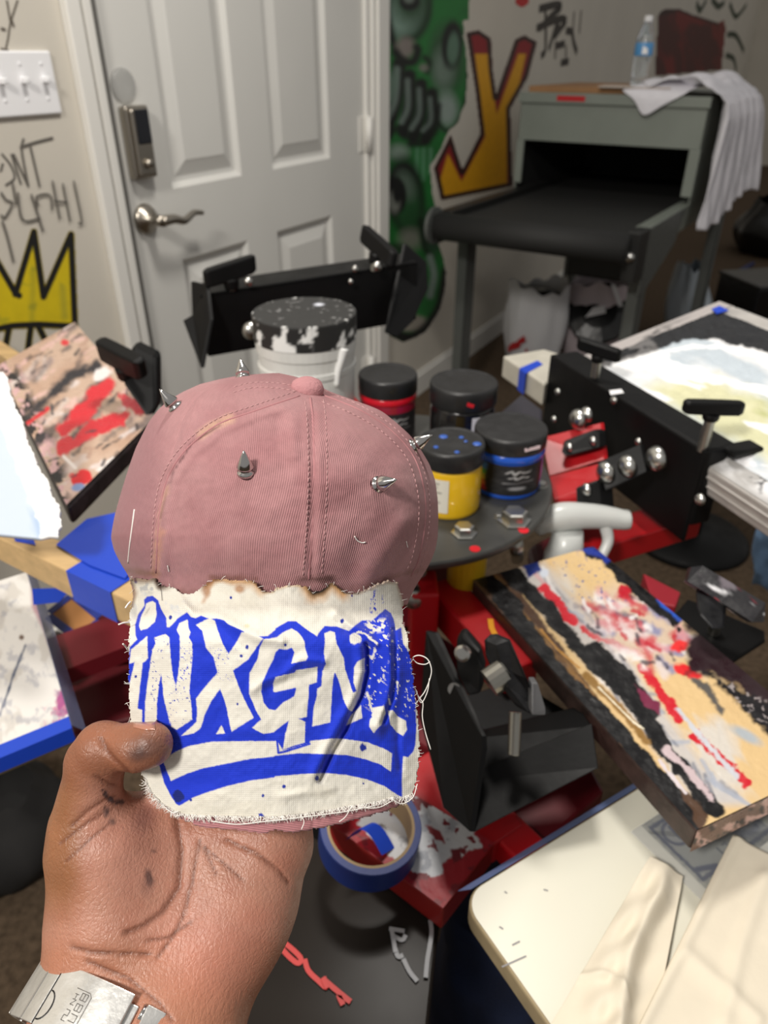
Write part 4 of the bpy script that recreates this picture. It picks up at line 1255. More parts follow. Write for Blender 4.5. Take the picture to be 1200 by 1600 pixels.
# ---- right platen covered in dried ink
zq = CH - 0.50
pa, pb_, pc_ = onz(738, 908, zq), onz(914, 852, zq), onz(1088, 1298, zq)
ld = pc_ - pa
wd = pb_ - pa
wd = wd - ld * np.dot(wd, ld) / np.dot(ld, ld)
wd = unit(wd) * 0.165
Q = [pa, pa + wd, pa + wd + ld, pa + ld]
plt_ = thing('painted_platen', sum(Q) / 4 - UP * 0.024, 'wooden platen smeared with black, red and white ink at right', 'platen')
quad_slab(Q, 0.024, mat('inked_edge', (60, 46, 42), 0.45, var=0.5, vscale=50, bump=0.5, bscale=80), 'board', plt_)
def plat(p, a, b):
    BK, RD, CR, BR = (17, 16, 18), (206, 30, 44), (226, 196, 148), (84, 60, 44)
    p.fleck(0.5, (210, 172, 120), 60, 2, None, 0.3, 0.7, 50, 3)
    # pale middle band, white and grey smears
    mid = p.reg([(880, 880), (930, 960), (1050, 960), (1120, 1080), (1190, 1240), (1120, 1240), (980, 1060), (860, 950)], 40)
    p.fleck(0.5, (214, 210, 204), 40, 5, mid, 0.15, 0.9, 52, 3)
    band = p.reg([(800, 890), (850, 880), (1000, 1060), (1100, 1200), (1170, 1260), (1090, 1260), (960, 1090), (840, 950)], 14)
    p.mix(band, (196, 196, 200), 0.8)
    p.strokes(40, [(800, 890), (850, 880), (1000, 1060), (1100, 1200), (1170, 1260), (1090, 1260), (960, 1090), (840, 950)], 52, 12, (20, 70), (3, 8), [(120, 124, 138), (232, 228, 226), (170, 176, 190), (214, 170, 172), (150, 150, 156)], 12, 4, 0.8)
    p.line([(848, 922), (880, 955), (898, 972)], 15, (214, 36, 52), 3, 7, 3, rs=8)
    p.line([(912, 985), (940, 1000), (975, 1015)], 8, RD, 3, 6, 4, rs=8)
    p.line([(1000, 1045), (1035, 1085), (1060, 1125)], 14, RD, 3, 8, 5, rs=10)
    p.line([(1085, 1150), (1120, 1180), (1165, 1225)], 14, RD, 3, 8, 6, rs=10)
    p.line([(1060, 1110), (1110, 1170), (1150, 1215)], 7, (206, 208, 216), 3, 5, 7)
    # central splatter
    c1 = p.reg([(900, 945), (960, 915), (1050, 945), (1085, 1000), (1040, 1050), (950, 1025)], 30)
    p.mix(c1, (206, 192, 190), 0.55)
    C1 = [(900, 945), (960, 915), (1050, 945), (1085, 1000), (1040, 1050), (950, 1025)]
    p.strokes(46, C1, 22, 22, (16, 50), (6, 14), [(226, 214, 214), (226, 214, 214), (96, 94, 116), (198, 50, 64), (244, 240, 240), (214, 150, 156), (110, 122, 176)], 5, 8, 0.75, 5)
    p.strokes(26, C1, 40, 25, (8, 26), (3, 7), [(60, 56, 66), (60, 56, 66), (190, 36, 52), (240, 236, 236)], 8, 4, 0.85, 4)
    p.blob(976, 926, 12, 9, (190, 26, 44), soft=0.4, rough=0.6, rs=6)
    p.blob(1063, 1010, 16, 8, (232, 52, 52), -20, soft=0.4, rough=0.5)
    p.blob(1072, 1050, 24, 8, (226, 40, 44), 20, soft=0.4, rough=0.5)
    # black ink along the far edge and the right side
    p.poly([(905, 850), (925, 848), (985, 900), (1065, 960), (1062, 985), (1010, 945), (985, 925), (960, 905), (945, 882), (915, 870)], BK, 3, 7, 3, rs=10)
    p.line([(905, 858), (935, 866), (950, 876)], 9, (28, 52, 150), 4, 5, 3)
    p.line([(1030, 940), (1062, 968)], 8, (44, 92, 200), 4, 4, 3)
    p.poly([(1060, 970), (1095, 985), (1230, 1080), (1240, 1150), (1190, 1105), (1130, 1060), (1075, 1050), (1068, 1015), (1085, 990)], (44, 26, 32), 10, 10, 5, rs=14)
    p.poly([(1100, 1050), (1180, 1090), (1240, 1130), (1240, 1190), (1150, 1100)], (22, 20, 24), 8, 8, 7)
    p.fleck(0.66, (170, 160, 160), 6, 31, p.reg([(1130, 1060), (1240, 1120), (1240, 1170), (1150, 1100)], 8), 0.04, 0.9)
    p.poly([(1075, 1058), (1105, 1068), (1130, 1110), (1128, 1118), (1100, 1085)], (92, 88, 84), 5, 4, 6)
    p.blob(1165, 1150, 26, 8, (150, 180, 206), 30, soft=0.8, amt=0.7)
    # two long black strips on the left with a brown, glossy strip between
    p.poly([(728, 905), (770, 890), (800, 905), (1010, 1200), (1110, 1262), (1090, 1330), (1050, 1300), (880, 1130)], BR, 4, 4, 3)
    p.fleck(0.52, (146, 108, 60), 22, 14, p.reg([(770, 900), (800, 905), (1000, 1180), (1080, 1270), (1040, 1250), (860, 1030)], 10), 0.12, 0.9, 52, 4)
    p.line([(755, 900), (800, 950), (850, 1030), (960, 1140), (1050, 1240), (1085, 1310)], 27, BK, 3, 8, 5, rs=18)
    p.line([(790, 888), (850, 950), (905, 1015), (980, 1085), (1050, 1185), (1120, 1270)], 25, BK, 3, 8, 6, rs=18)
    p.line([(930, 1020), (985, 1075), (1010, 1110)], 34, BK, 3, 8, 8, rs=18)
    p.line([(845, 985), (870, 1015), (905, 1045)], 3.5, (190, 140, 70), 2, 1, 4)
    p.line([(915, 1055), (970, 1110), (1010, 1160)], 12, (146, 110, 56), 4, 4, 3)
    p.line([(935, 1075), (990, 1130), (1005, 1140)], 2.4, (235, 225, 200), 1.5, 1.5, 3)
    p.line([(1040, 1172), (1075, 1205), (1110, 1248)], 11, (206, 186, 190), 3, 5, 3)
    p.line([(1030, 1190), (1070, 1240)], 5, (220, 210, 214), 2, 3, 3)
    p.poly([(990, 1070), (1030, 1100), (1032, 1120), (1008, 1105)], (120, 40, 70), 3, 4, 5)
    p.poly([(812, 882), (840, 872), (846, 892), (826, 902)], (30, 48, 120), 3, 4, 4)
    p.blob(850, 897, 7, 7, (212, 218, 230), soft=0.5, rough=0.4)
    p.fleck(0.70, (60, 84, 160), 5, 40, p.reg([(860, 870), (920, 870), (980, 940), (900, 940)], 10), 0.03)
painted_top('ink_layer', plt_, Q, 230, 330, (224, 192, 140), plat, 0.0009, label='dried black, red and white ink smears')
ep = [Q[3] + UP * 0.001, Q[2] + UP * 0.001, Q[2] - UP * 0.026, Q[3] - UP * 0.026]
ng = unit(ld)
G, a, b = bilin([p_ + ng * 0.0008 for p_ in ep], 60, 12)
u, v_, _ = proj(G)
p = Paint(u, v_, (116, 84, 70))
p.fleck(0.55, (210, 170, 160), 12, 4, None, 0.06)
p.fleck(0.58, (40, 30, 30), 10, 6, None, 0.06)
obj('ink_edge', (G, grid_faces(60, 12)), M_pcol, plt_, cols=p.c)
obj('support_arm', slab([Q[0] * 0.6 + Q[1] * 0.4 - UP * 0.024, Q[0] * 0.4 + Q[1] * 0.6 - UP * 0.024, Q[3] * 0.5 + Q[2] * 0.5 - UP * 0.024 - ld * 0.35], -UP * 0.02), M_blk, plt_)

# ---- left platen, red smeared
zl = CH - 0.40
LQ = [onz(-3, 572, zl), onz(117, 504, zl), onz(243, 652, zl), onz(104, 790, zl)]
lp_ = thing('smeared_platen', sum(LQ) / 4 - UP * 0.028, 'beige platen smeared with red and black ink at left', 'platen')
quad_slab(LQ, 0.028, mat('inked_edge_dark', (46, 36, 40), 0.45, var=0.6, vscale=60, bump=0.5, bscale=80), 'board', lp_, 0.006)
def lplat(p, a, b):
    p.fleck(0.48, (186, 152, 130), 30, 3, None, 0.2, 0.8, -35, 2)
    AL = [(0, 575), (117, 504), (243, 652), (104, 790)]
    p.strokes(34, AL, -38, 10, (20, 60), (4, 12), [(96, 92, 96), (216, 204, 200), (170, 138, 120), (66, 62, 68), (222, 190, 180)], 3, 7, 0.6, 4)
    p.strokes(70, AL, -38, 16, (8, 26), (2, 6), [(70, 66, 72), (226, 216, 214), (176, 140, 122), (44, 42, 48), (226, 186, 180)], 43, 4, 0.7, 3)
    dk = p.reg([(-5, 560), (25, 570), (60, 640), (100, 720), (110, 800), (80, 780), (40, 690), (0, 600)], 16)
    p.fleck(0.45, (26, 24, 28), 14, 9, dk, 0.06)
    p.fleck(0.56, (210, 170, 170), 10, 15, dk, 0.05)
    p.line([(45, 650), (110, 590), (150, 575)], 16, (44, 42, 48), 8, 8, 4, rs=14)
    p.line([(60, 690), (120, 640), (165, 590)], 13, (52, 48, 54), 8, 8, 6, rs=14, amt=0.8)
    rd = [(140, 610), (170, 590), (178, 605), (168, 625), (150, 650), (120, 672), (95, 690), (88, 672), (110, 650)]
    p.poly(rd, (212, 40, 52), 6, 10, 8, rs=16)
    p.line([(100, 700), (125, 685), (150, 668), (190, 655)], 20, (208, 44, 54), 6, 12, 9, rs=14)
    p.blob(160, 665, 22, 14, (204, 40, 52), -20, soft=0.4, rough=0.7, rs=9)
    p.blob(205, 632, 20, 10, (196, 48, 62), 35, soft=0.5, rough=0.7, rs=9)
    p.blob(128, 748, 20, 12, (214, 26, 36), -10, soft=0.25, rough=0.5, rs=8)
    p.blob(122, 762, 10, 6, (130, 150, 196), -15, soft=0.4, rough=0.3)
    p.blob(172, 728, 20, 11, (232, 222, 218), -25, soft=0.4, rough=0.7, rs=8)
    p.line([(43, 663), (75, 640)], 6, (206, 40, 50), 3, 2, 3)
    p.blob(102, 536, 6, 5, (214, 60, 66), soft=0.5, rough=0.4)
    p.line([(100, 715), (118, 732)], 5, (236, 226, 220), 3)
    p.blob(160, 585, 14, 9, (236, 230, 228), -35, soft=0.5, rough=0.5)
    p.strokes(14, [(20, 580), (120, 520), (230, 655), (110, 780)], -35, 20, (6, 16), (2, 4), [(48, 48, 52), (60, 60, 66)], 19, 3, 0.9)
painted_top('ink_layer', lp_, LQ, 200, 240, (200, 172, 152), lplat, 0.0012, label='red and black ink smears on beige board')

# ---- left wooden screen with blue tape and thick white ink
zw = CH - 0.42
lsc = thing('wooden_screen', onz(40, 880, zw - 0.03), 'wooden framed screen with blue tape and thick white ink at left', 'screen')
w0, w1 = onz(-60, 812, zw), onz(330, 1002, zw)
wdir = unit(w1 - w0)
wper = unit(np.cross(UP, wdir))
wb1 = obj('frame_bar', slab([w0, w1, w1 + wper * 0.030, w0 + wper * 0.030], -UP * 0.034), M_wood, lsc, bevel=0.002)
def on_bar(a0, a1, k=0.0012):
    """tape wrapped round the bar between fractions a0..a1"""
    p0, p1 = w0 + (w1 - w0) * a0, w0 + (w1 - w0) * a1
    pr = [(-k, -0.034 - k), (-k, k), (0.030 + k, k), (0.030 + k, -0.034 - k)]
    V = [p + wper * x + UP * z for p in (p0, p1) for x, z in pr]
    return np.array(V), [(0, 1, 5, 4), (1, 2, 6, 5), (2, 3, 7, 6), (0, 4, 7, 3)]
tw = obj('tape_wrap', on_bar(0.48, 0.655), M_tape, lsc)
obj('tape_scrap', slab([onz(50, 920, zw - 0.034), onz(112, 918, zw - 0.036), onz(92, 940, zw - 0.05), onz(52, 944, zw - 0.05)], UP * -0.001), M_tape, lsc)
obj('tape_scrap', slab([onz(20, 836, zw + 0.001), onz(52, 842, zw + 0.001), onz(56, 852, zw + 0.001), onz(24, 846, zw + 0.001)], UP * 0.0006), M_tape, lsc)
obj('tape_panel', slab([onz(88, 852, zw + 0.002), onz(136, 812, zw + 0.002), onz(190, 800, zw + 0.004), onz(215, 880, zw + 0.004), onz(196, 905, zw + 0.002), onz(140, 884, zw + 0.002)], UP * 0.001), M_tape, lsc)
b0, b1_ = onz(-50, 520, zw - 0.03), onz(30, 575, zw - 0.03)
obj('frame_bar', slab([b0, b1_, b1_ + wper * 0.03, b0 + wper * 0.03], -UP * 0.03), M_wood, lsc, bevel=0.002)
# ink sheet rising from the bar towards the platen
NX, NY = 130, 150
aa, bb = np.meshgrid(np.linspace(0, 1, NX), np.linspace(0, 1, NY))
aa, bb = aa.ravel(), bb.ravel()
edge_x = np.interp(bb, [0, 0.12, 0.3, 0.5, 0.7, 0.85, 1.0], [12, 20, 38, 58, 82, 98, 92])
edge_x = edge_x + (fbm(bb * 240, bb * 0, 12, 3) - 0.5) * 14 + (fbm(bb * 240, bb * 0, 4, 5) - 0.5) * 6
PXx = -30 + (edge_x + 30) * aa
PYy = 590 + 258 * bb - 12 * (1 - aa) * bb
dz = np.interp(bb, [0, 1], [0.80, 0.672])
G = atv(PXx, PYy, dz)
thick = smooth(edge_x - 34, edge_x - 8, PXx) * (0.5 + fbm(PXx, PYy, 18, 4)) * 0.006
G = G + np.array([0.15, -0.5, 0.85]) * thick[:, None]
p = Paint(PXx, PYy, (196, 208, 224))
p.fleck(0.5, (160, 182, 212), 40, 2, None, 0.2, 0.8, 60, 3)
p.mix(smooth(edge_x - 38, edge_x - 22, PXx + (fbm(PXx, PYy, 20, 6) - 0.5) * 30), (246, 246, 246))
p.line([(-10, 640), (20, 700), (40, 760), (70, 830)], 3, (230, 236, 244), 4)
sm_ = obj('ink_covered_mesh', (G, grid_faces(NX, NY)), mat('wet_ink_sheet', attr=True, rough=0.3, bump=0.4, bscale=60), lsc, smooth=True, cols=p.c, fixn=False, label='mesh under thick white ink with a ragged edge')
sm_.modifiers.new('thick', 'SOLIDIFY').thickness = 0.004

# ---- white board with pink stains at lower left
zw2 = CH - 0.52
b00, b10, b01 = onz(112, 1136, zw2), onz(42, 895, zw2), onz(-70, 1212, zw2)
LB = [b01, b00, b10, b10 + (b01 - b00)]
lb = thing('white_board', sum(LB) / 4 - UP * 0.02, 'white board with pink stains and a blue taped edge', 'board')
quad_slab(LB, 0.022, M_tan, 'board', lb, 0.003)
def lbp(p, a, b):
    p.fleck(0.58, (190, 184, 176), 26, 4, None, 0.1, 0.6)
    p.line([(5, 1105), (20, 1060), (40, 1010)], 4, (74, 84, 108), 3, 2, 3)
    p.line([(0, 1118), (6, 1100)], 4, (120, 124, 140), 4, 2, 3)
    edge = p.reg([(48, 905), (75, 945), (110, 1060), (100, 1080), (70, 990), (50, 950)], 6)
    p.mix(edge, (150, 92, 112), 0.75)
    p.poly([(88, 1080), (108, 1078), (112, 1110), (100, 1125), (88, 1118)], (166, 84, 136), 4, 5, 3)
    p.fleck(0.5, (196, 120, 150), 8, 8, p.reg([(68, 1110), (110, 1090), (112, 1138), (72, 1135)], 8), 0.05, 0.9)
    p.blob(34, 997, 4, 4, (110, 90, 80), soft=0.5)
    p.fleck(0.62, (150, 152, 164), 14, 16, None, 0.1, 0.5)
painted_top('stained_surface', lb, LB, 120, 120, (222, 219, 214), lbp, 0, M_pcolm, label='white surface with pink ink stains')
fd = unit(b00 - b01)
rd_ = unit(b10 - b00)
obj('tape_edge', join(slab([b01 + rd_ * 0.012 + UP * 0.0016, b00 + rd_ * 0.012 + UP * 0.0016, b00 - rd_ * 0.004 + UP * 0.0016, b01 - rd_ * 0.004 + UP * 0.0016], UP * 0.001),
                      slab([b01 - rd_ * 0.003 + UP * 0.002, b00 - rd_ * 0.003 + UP * 0.002, b00 - rd_ * 0.004 - UP * 0.013, b01 - rd_ * 0.004 - UP * 0.013], -rd_ * 0.001)), M_tape, lb, label='blue tape along the front edge')
obj('film_edge', slab([b00 + UP * 0.002, b10 + UP * 0.002, b10 + fd * 0.008 - UP * 0.01, b00 + fd * 0.010 - UP * 0.012], fd * 0.0008), mat('plastic_film', (112, 118, 150), 0.25, alpha=0.55), lb, label='thin plastic film on the side')
bx0 = sum(LB) / 4
obj('support_arm', obb(bx0 - UP * 0.032 + fd * 0.02, fd * 0.13, rd_ * 0.03, UP * 0.01), M_dred, lb)
# cardboard square with blue edges + white scrap beneath the wooden bar
zc = CH - 0.56
cq = [onz(80, 960, zc), onz(112, 935, zc), onz(152, 968, zc), onz(122, 992, zc)]
cs = thing('cardboard_square', sum(cq) / 4, 'tan cardboard square edged with blue tape under the wooden bar', 'cardboard')
obj('sheet', slab(cq, -UP * 0.004), mat('tan_card', (168, 116, 66), 0.7), cs)
for i in range(4):
    k0, k1 = cq[i], cq[(i + 1) % 4]
    out = unit((k0 + k1) / 2 - sum(cq) / 4)
    obj('tape_edge', slab([k0 - out * 0.001, k1 - out * 0.001, k1 + out * 0.009, k0 + out * 0.009], UP * 0.001), mat('dark_blue_tape', (30, 48, 130), 0.5), cs)
tag(obj('paper_scrap', slab([onz(86, 985, zc - 0.02), onz(118, 996, zc - 0.02), onz(132, 1010, zc - 0.02), onz(130, 1018, zc - 0.02), onz(92, 1028, zc - 0.02)], UP * -0.003), mat('paper_grey', (196, 198, 200), 0.7)), 'white paper scrap beside the cardboard square', 'paper')

# ================================================================== DARK CABINET TOP, RED BAR, TAPE ROLL
zg = CH - 0.64
c_r = onz(688, 1428, zg)
gq = [onz(688, 1428, zg), onz(662, 1680, zg), onz(230, 1640, zg), onz(415, 1260, zg)]
cab = thing('steel_cabinet', (gq[0] + gq[2]) / 2 * np.array([1, 1, 0]), 'dark steel cabinet with red lettering on its top', 'cabinet')
obj('cabinet_body', slab([g_ - UP * 0.012 + (sum(gq) / 4 - g_) * 0.03 for g_ in gq], -UP * (zg - 0.014)), mat('cabinet_black', (22, 22, 23), 0.5), cab, bevel=0.004)
obj('cabinet_top', slab(gq, -UP * 0.012), mat('cabinet_steel', (42, 38, 35), 0.2, 0.0, var=0.12, vscale=8, rvar=0.02, spec=0.03), cab, bevel=0.003)
def gl(pts, w, k=0):
    n = max(2, len(pts) * 4)
    P = spline([onz(x, y, zg) for x, y in pts], n) if len(pts) > 2 else [onz(x, y, zg) for x, y in pts]
    return ribbon(P, w, UP, 0.0012 + 0.0003 * k)
strokes = [[(420, 1462), (432, 1466), (452, 1480), (470, 1498), (465, 1506), (448, 1492), (434, 1474), (430, 1466)],
           [(476, 1500), (482, 1518), (498, 1534), (510, 1544), (506, 1528)], [(504, 1530), (520, 1544), (548, 1567)], [(548, 1567), (530, 1556), (536, 1572)], [(505, 1530), (512, 1546)]]
obj('red_lettering', join(*[gl(s_, 0.0042, k) for k, s_ in enumerate(strokes)]), mat('red_marker', (186, 44, 40), 0.5), cab, fixn=False, label='red painted lettering')
ws = [[(608, 1452), (632, 1456)], [(612, 1462), (628, 1470), (634, 1462)], [(616, 1480), (622, 1496), (630, 1494)], [(630, 1500), (640, 1520), (652, 1535)], [(612, 1455), (618, 1490)], [(672, 1440), (674, 1462), (668, 1500), (665, 1530)]]
obj('white_scratch', join(*[gl(s_, 0.0036, k) for k, s_ in enumerate(ws)]), mat('white_smear', (176, 178, 182), 0.6), cab, fixn=False, label='white paint scrapes')
obj('white_scratch', gl([(428, 1448), (440, 1462)], 0.006, 8), MATS['white_smear'], cab, fixn=False)
# red bar with white paint, lying on the cabinet edge
zr_ = CH - 0.605
rq = [onz(692, 1420, zr_), onz(772, 1318, zr_), onz(600, 1215, zr_), onz(500, 1275, zr_)]
rbn = thing('red_steel_plate', sum(rq) / 4 - UP * 0.03, 'red steel plate splashed with white paint under the tape roll', 'plate')
quad_slab(rq, 0.032, mat('brick_red', (150, 36, 34), 0.4, var=0.1, vscale=20), 'plate_body', rbn, 0.002)
def rqp(p, a, b):
    p.fleck(0.5, (150, 20, 34), 20, 3, None, 0.2, 0.5)
    p.poly([(560, 1290), (620, 1240), (680, 1250), (752, 1312), (752, 1325), (735, 1330), (700, 1345), (690, 1365), (660, 1375), (640, 1365), (600, 1330)], (208, 210, 214), 3, 10, 5, rs=14)
    p.fleck(0.58, (150, 154, 164), 18, 7, p.reg([(600, 1280), (680, 1250), (750, 1320), (650, 1370)], 8), 0.1, 0.8)
    p.fleck(0.64, (120, 26, 36), 14, 11, None, 0.02)
    p.poly([(664, 1290), (690, 1300), (696, 1318), (680, 1312)], (140, 26, 36), 3, 5, 4)
    p.poly([(704, 1330), (720, 1326), (724, 1345), (708, 1350)], (110, 24, 34), 3, 4, 6)
painted_top('paint_splash', rbn, rq, 140, 140, (158, 26, 38), rqp, 0.0008, m=M_pcolm, label='white paint splashed over red')
obj('plate_arm', slab([rq[1] - UP * 0.002, rq[1] + np.array([0.03, 0.02, -0.002]), rq[2] + np.array([0.08, 0.06, -0.002]), rq[2] - UP * 0.002], -UP * 0.03), M_red, rbn, bevel=0.002)
# blue tape roll
tcn = onz(575, 1318, zr_ + 0.004)
roll = thing('tape_roll', tcn, 'roll of blue masking tape lying below the cap brim', 'tape')
rax = unit(np.array([0.10, -0.10, 1.0]))
RO, RI, RH = 0.0445, 0.0375, 0.030
tcn = tcn + UP * 0.002
obj('tape_winding', lathe([(RI + 0.001, 0), (RO - 0.0006, 0), (RO, 0.001), (RO, RH - 0.001), (RO - 0.0006, RH), (RI + 0.001, RH)], tcn, rax, 64), mat('tape_navy', (24, 46, 112), 0.5, bump=0.1, bscale=300), roll)
obj('card_core', lathe([(RI - 0.0015, 0.0005), (RI + 0.001, 0.0005), (RI + 0.001, RH - 0.0003), (RI - 0.0015, RH - 0.0003), (RI - 0.0015, 0.0005)], tcn, rax, 64), mat('kraft_core', (156, 132, 96), 0.7), roll, label='cardboard core')
for o in roll.children:
    me = o.data
    bmx = bmesh.new()
    bmx.from_mesh(me)
    big = [f for f in bmx.faces if len(f.verts) > 10]
    bmesh.ops.delete(bmx, geom=big, context='FACES')
    bmx.to_mesh(me)
    bmx.free()
x_, y_, z_ = frame_of(rax)
fl = spline([onz(552, 1306, zr_ + 0.012), onz(572, 1290, zr_ + 0.018), onz(590, 1300, zr_ + 0.012), onz(608, 1330, zr_ + 0.004)], 16)
V = []
for i, q in enumerate(fl):
    wv = unit(np.array([-0.5, -0.5, 0.3]))
    V += [q - wv * 0.008, q + wv * 0.010]
obj('loose_tape_end', (np.array(V), [(2 * i, 2 * i + 1, 2 * i + 3, 2 * i + 2) for i in range(15)]), M_tape, roll, smooth=True, fixn=False)

# ================================================================== WHITE BOARD AT LOWER RIGHT, CLOTHS, BANKNOTE
zb2 = CH - 0.57
e0, e1_, e2 = onz(716, 1402, zb2), onz(1010, 1222, zb2), onz(880, 1700, zb2)
fx = unit(e1_ - e0)
fy = unit(e2 - e0 - fx * np.dot(e2 - e0, fx))
BW, BL = 0.36, 0.30
rb2 = thing('laminate_board', e0 + fx * 0.15 + fy * 0.1 - UP * 0.02, 'cream laminate board with rounded corner at lower right', 'board')
def rcorner(r, inset=0.0):
    pts = []
    for k in range(9):
        t = math.pi / 2 * k / 8
        pts.append(e0 + fx * (r - (r - inset) * math.cos(t)) + fy * (r - (r - inset) * math.sin(t)))
    pts += [e0 + fx * BW + fy * inset, e0 + fx * BW + fy * BL, e0 + fx * inset + fy * BL]
    return pts
obj('board_core', slab(rcorner(0.022), -UP * 0.020), M_tan, rb2, bevel=0.002)
M_lam = mat('cream_laminate', (224, 221, 205), 0.35, var=0.02, vscale=10)
top_ = obj('board_top', slab([p_ + UP * 0.0008 for p_ in rcorner(0.022, 0.002)], -UP * 0.0007), M_lam, rb2)
obj('film_edge', join(slab([e0 + fx * 0.004 - fy * 0.006 - UP * 0.004, e0 + fx * BW - fy * 0.007 - UP * 0.004, e0 + fx * BW + fy * 0.0005 + UP * 0.001, e0 + fx * 0.012 + fy * 0.0005 + UP * 0.001], UP * 0.0006)), mat('blue_film', (112, 130, 176), 0.3, alpha=0.75, bump=0.5, bscale=60), rb2, label='bluish film along the far edge')
sc_ = [[(780, 1449), (786, 1453)], [(800, 1478), (812, 1472)], [(788, 1454 - 60), (792, 1397)], [(849, 1391), (856, 1393)], [(784, 1512), (822, 1495)]]
obj('scuff_mark', join(*[ribbon([onz(x, y, zb2) for x, y in s_], 0.0012, UP, 0.0012) for s_ in sc_]), mat('scuff_grey', (140, 138, 140), 0.6), rb2, fixn=False)
obj('support_arm', obb(e0 + fx * 0.17 + fy * 0.12 - UP * 0.04, fx * 0.03, fy * 0.12, UP * 0.02), M_blk, rb2)
# banknote
n0 = onz(1002, 1291, zb2 + 0.0022)
nx_, ny_ = unit(onz(1200, 1160, zb2) - onz(1002, 1291, zb2)), None
ny_ = unit(np.cross(nx_, UP))
if ny_[1] > 0:
    ny_ = -ny_
NL, NW = 0.156, 0.066
NQ = [n0, n0 + nx_ * NL, n0 + nx_ * NL + ny_ * NW, n0 + ny_ * NW]
def note(p, a, b):
    X, Y = a * 156, b * 66
    q = Paint(X, Y, (168, 168, 158))
    q.fleck(0.5, (140, 142, 138), 5, 3, None, 0.2, 0.7)
    q.poly([(4, 4), (152, 4), (152, 62), (4, 62)], (150, 152, 146), 1.0)
    for pts in ([(5, 6), (150, 6)], [(5, 60), (150, 60)], [(5, 6), (5, 60)], [(150, 6), (150, 60)]):
        q.line(pts, 3.5, (72, 78, 98), 1.0, 1.0, 3, rs=2)
    q.blob(20, 20, 13, 12, (66, 72, 96), soft=0.15)
    q.blob(20, 20, 10, 9, (150, 152, 150), soft=0.2)
    q.line([(20, 14), (20, 26)], 4, (66, 72, 96), 1)
    q.blob(20, 20, 14.5, 13.5, (66, 72, 96), soft=0.05, amt=0.0)
    q.line([(36, 40), (46, 40)], 3, (90, 92, 100), 1)
    q.line([(38, 48), (38, 54)], 2, (80, 84, 94), 1)
    q.line([(44, 48), (48, 48), (48, 54), (44, 54)], 1.6, (80, 84, 94), 1)
    q.blob(78, 33, 20, 24, (108, 112, 122), soft=0.2)
    q.blob(78, 31, 14, 18, (158, 158, 152), soft=0.3)
    q.fleck(0.56, (70, 76, 92), 3, 9, q.reg([(60, 10), (148, 10), (148, 56), (60, 56)], 6), 0.08, 0.8)
    q.line([(8, 52), (24, 58)], 5, (60, 66, 92), 2, 1, 3)
    p.c = q.c
bn = painted_top('banknote', None, NQ, 156, 66, (160, 160, 150), note, 0, mat('note_paper', attr=True, rough=0.7), 0.0004)
bn.modifiers.new('thick', 'SOLIDIFY').thickness = 0.0004
tag(bn, 'grey banknote under clear film on the cream board', 'banknote')
tag(obj('clear_film', slab([onz(985, 1300, zb2 + 0.003), onz(1100, 1225, zb2 + 0.003), onz(1260, 1330, zb2 + 0.003), onz(1130, 1440, zb2 + 0.003)], UP * 0.0005), mat('clear_sheet', (220, 224, 232), 0.15, alpha=0.16)), 'clear plastic film lying over the banknote', 'film')
# cloths
M_cloth = mat('cream_cotton', (226, 216, 196), 0.85, var=0.03, vscale=30, bump=0.12, bscale=120)
def cloth(name, outline, nx, ny, hfun, label, z0):
    G, a, b = bilin([onz(x, y, z0) for x, y in outline], nx, ny)
    u, v_, _ = proj(G)
    G = G + UP * hfun(u, v_, a, b)[:, None]
    o = obj(name, (G, grid_faces(nx, ny)), M_cloth, None, smooth=True, fixn=False)
    o.modifiers.new('thick', 'SOLIDIFY').thickness = -0.0015
    return tag(o, label, 'cloth')
def h2(u, v_, a, b):
    h = 0.004 + 0.004 * fbm(u, v_, 120, 4) + 0.003 * np.exp(-(seg_dist(u, v_, [(1075, 1500), (1180, 1600)]) / 12) ** 2) + 0.003 * np.exp(-(seg_dist(u, v_, [(1190, 1380), (1150, 1500), (1130, 1600)]) / 14) ** 2)
    return h + 0.003 * np.exp(-(seg_dist(u, v_, [(1150, 1320), (1060, 1500), (980, 1650)]) / 10) ** 2)
cloth('cotton_cloth', [(1142, 1312), (1300, 1392), (1400, 1750), (940, 1720)], 90, 90, h2, 'flat cream cotton cloth at the lower right corner', zb2 + 0.006)
def h1(u, v_, a, b):
    rid = np.interp(v_, [1350, 1420, 1480, 1540, 1620], [1040, 1022, 990, 972, 962])
    h = 0.004 + 0.016 * np.exp(-((u - rid) / 17) ** 2) * smooth(1345, 1400, v_) + 0.010 * np.exp(-((u - rid + 34) / 24) ** 2)
    h += 0.0022 * np.sin((u * 0.4 + v_ * 0.9) * 0.12) * np.exp(-((u - rid + 10) / 40) ** 2)
    return h + 0.003 * np.exp(-(seg_dist(u, v_, [(895, 1530), (950, 1540), (975, 1580)]) / 7) ** 2)
cloth('cotton_cloth', [(1012, 1352), (1066, 1372), (1000, 1720), (790, 1720)], 90, 130, h1, 'rolled strip of cream cotton cloth beside the banknote', zb2 + 0.006)

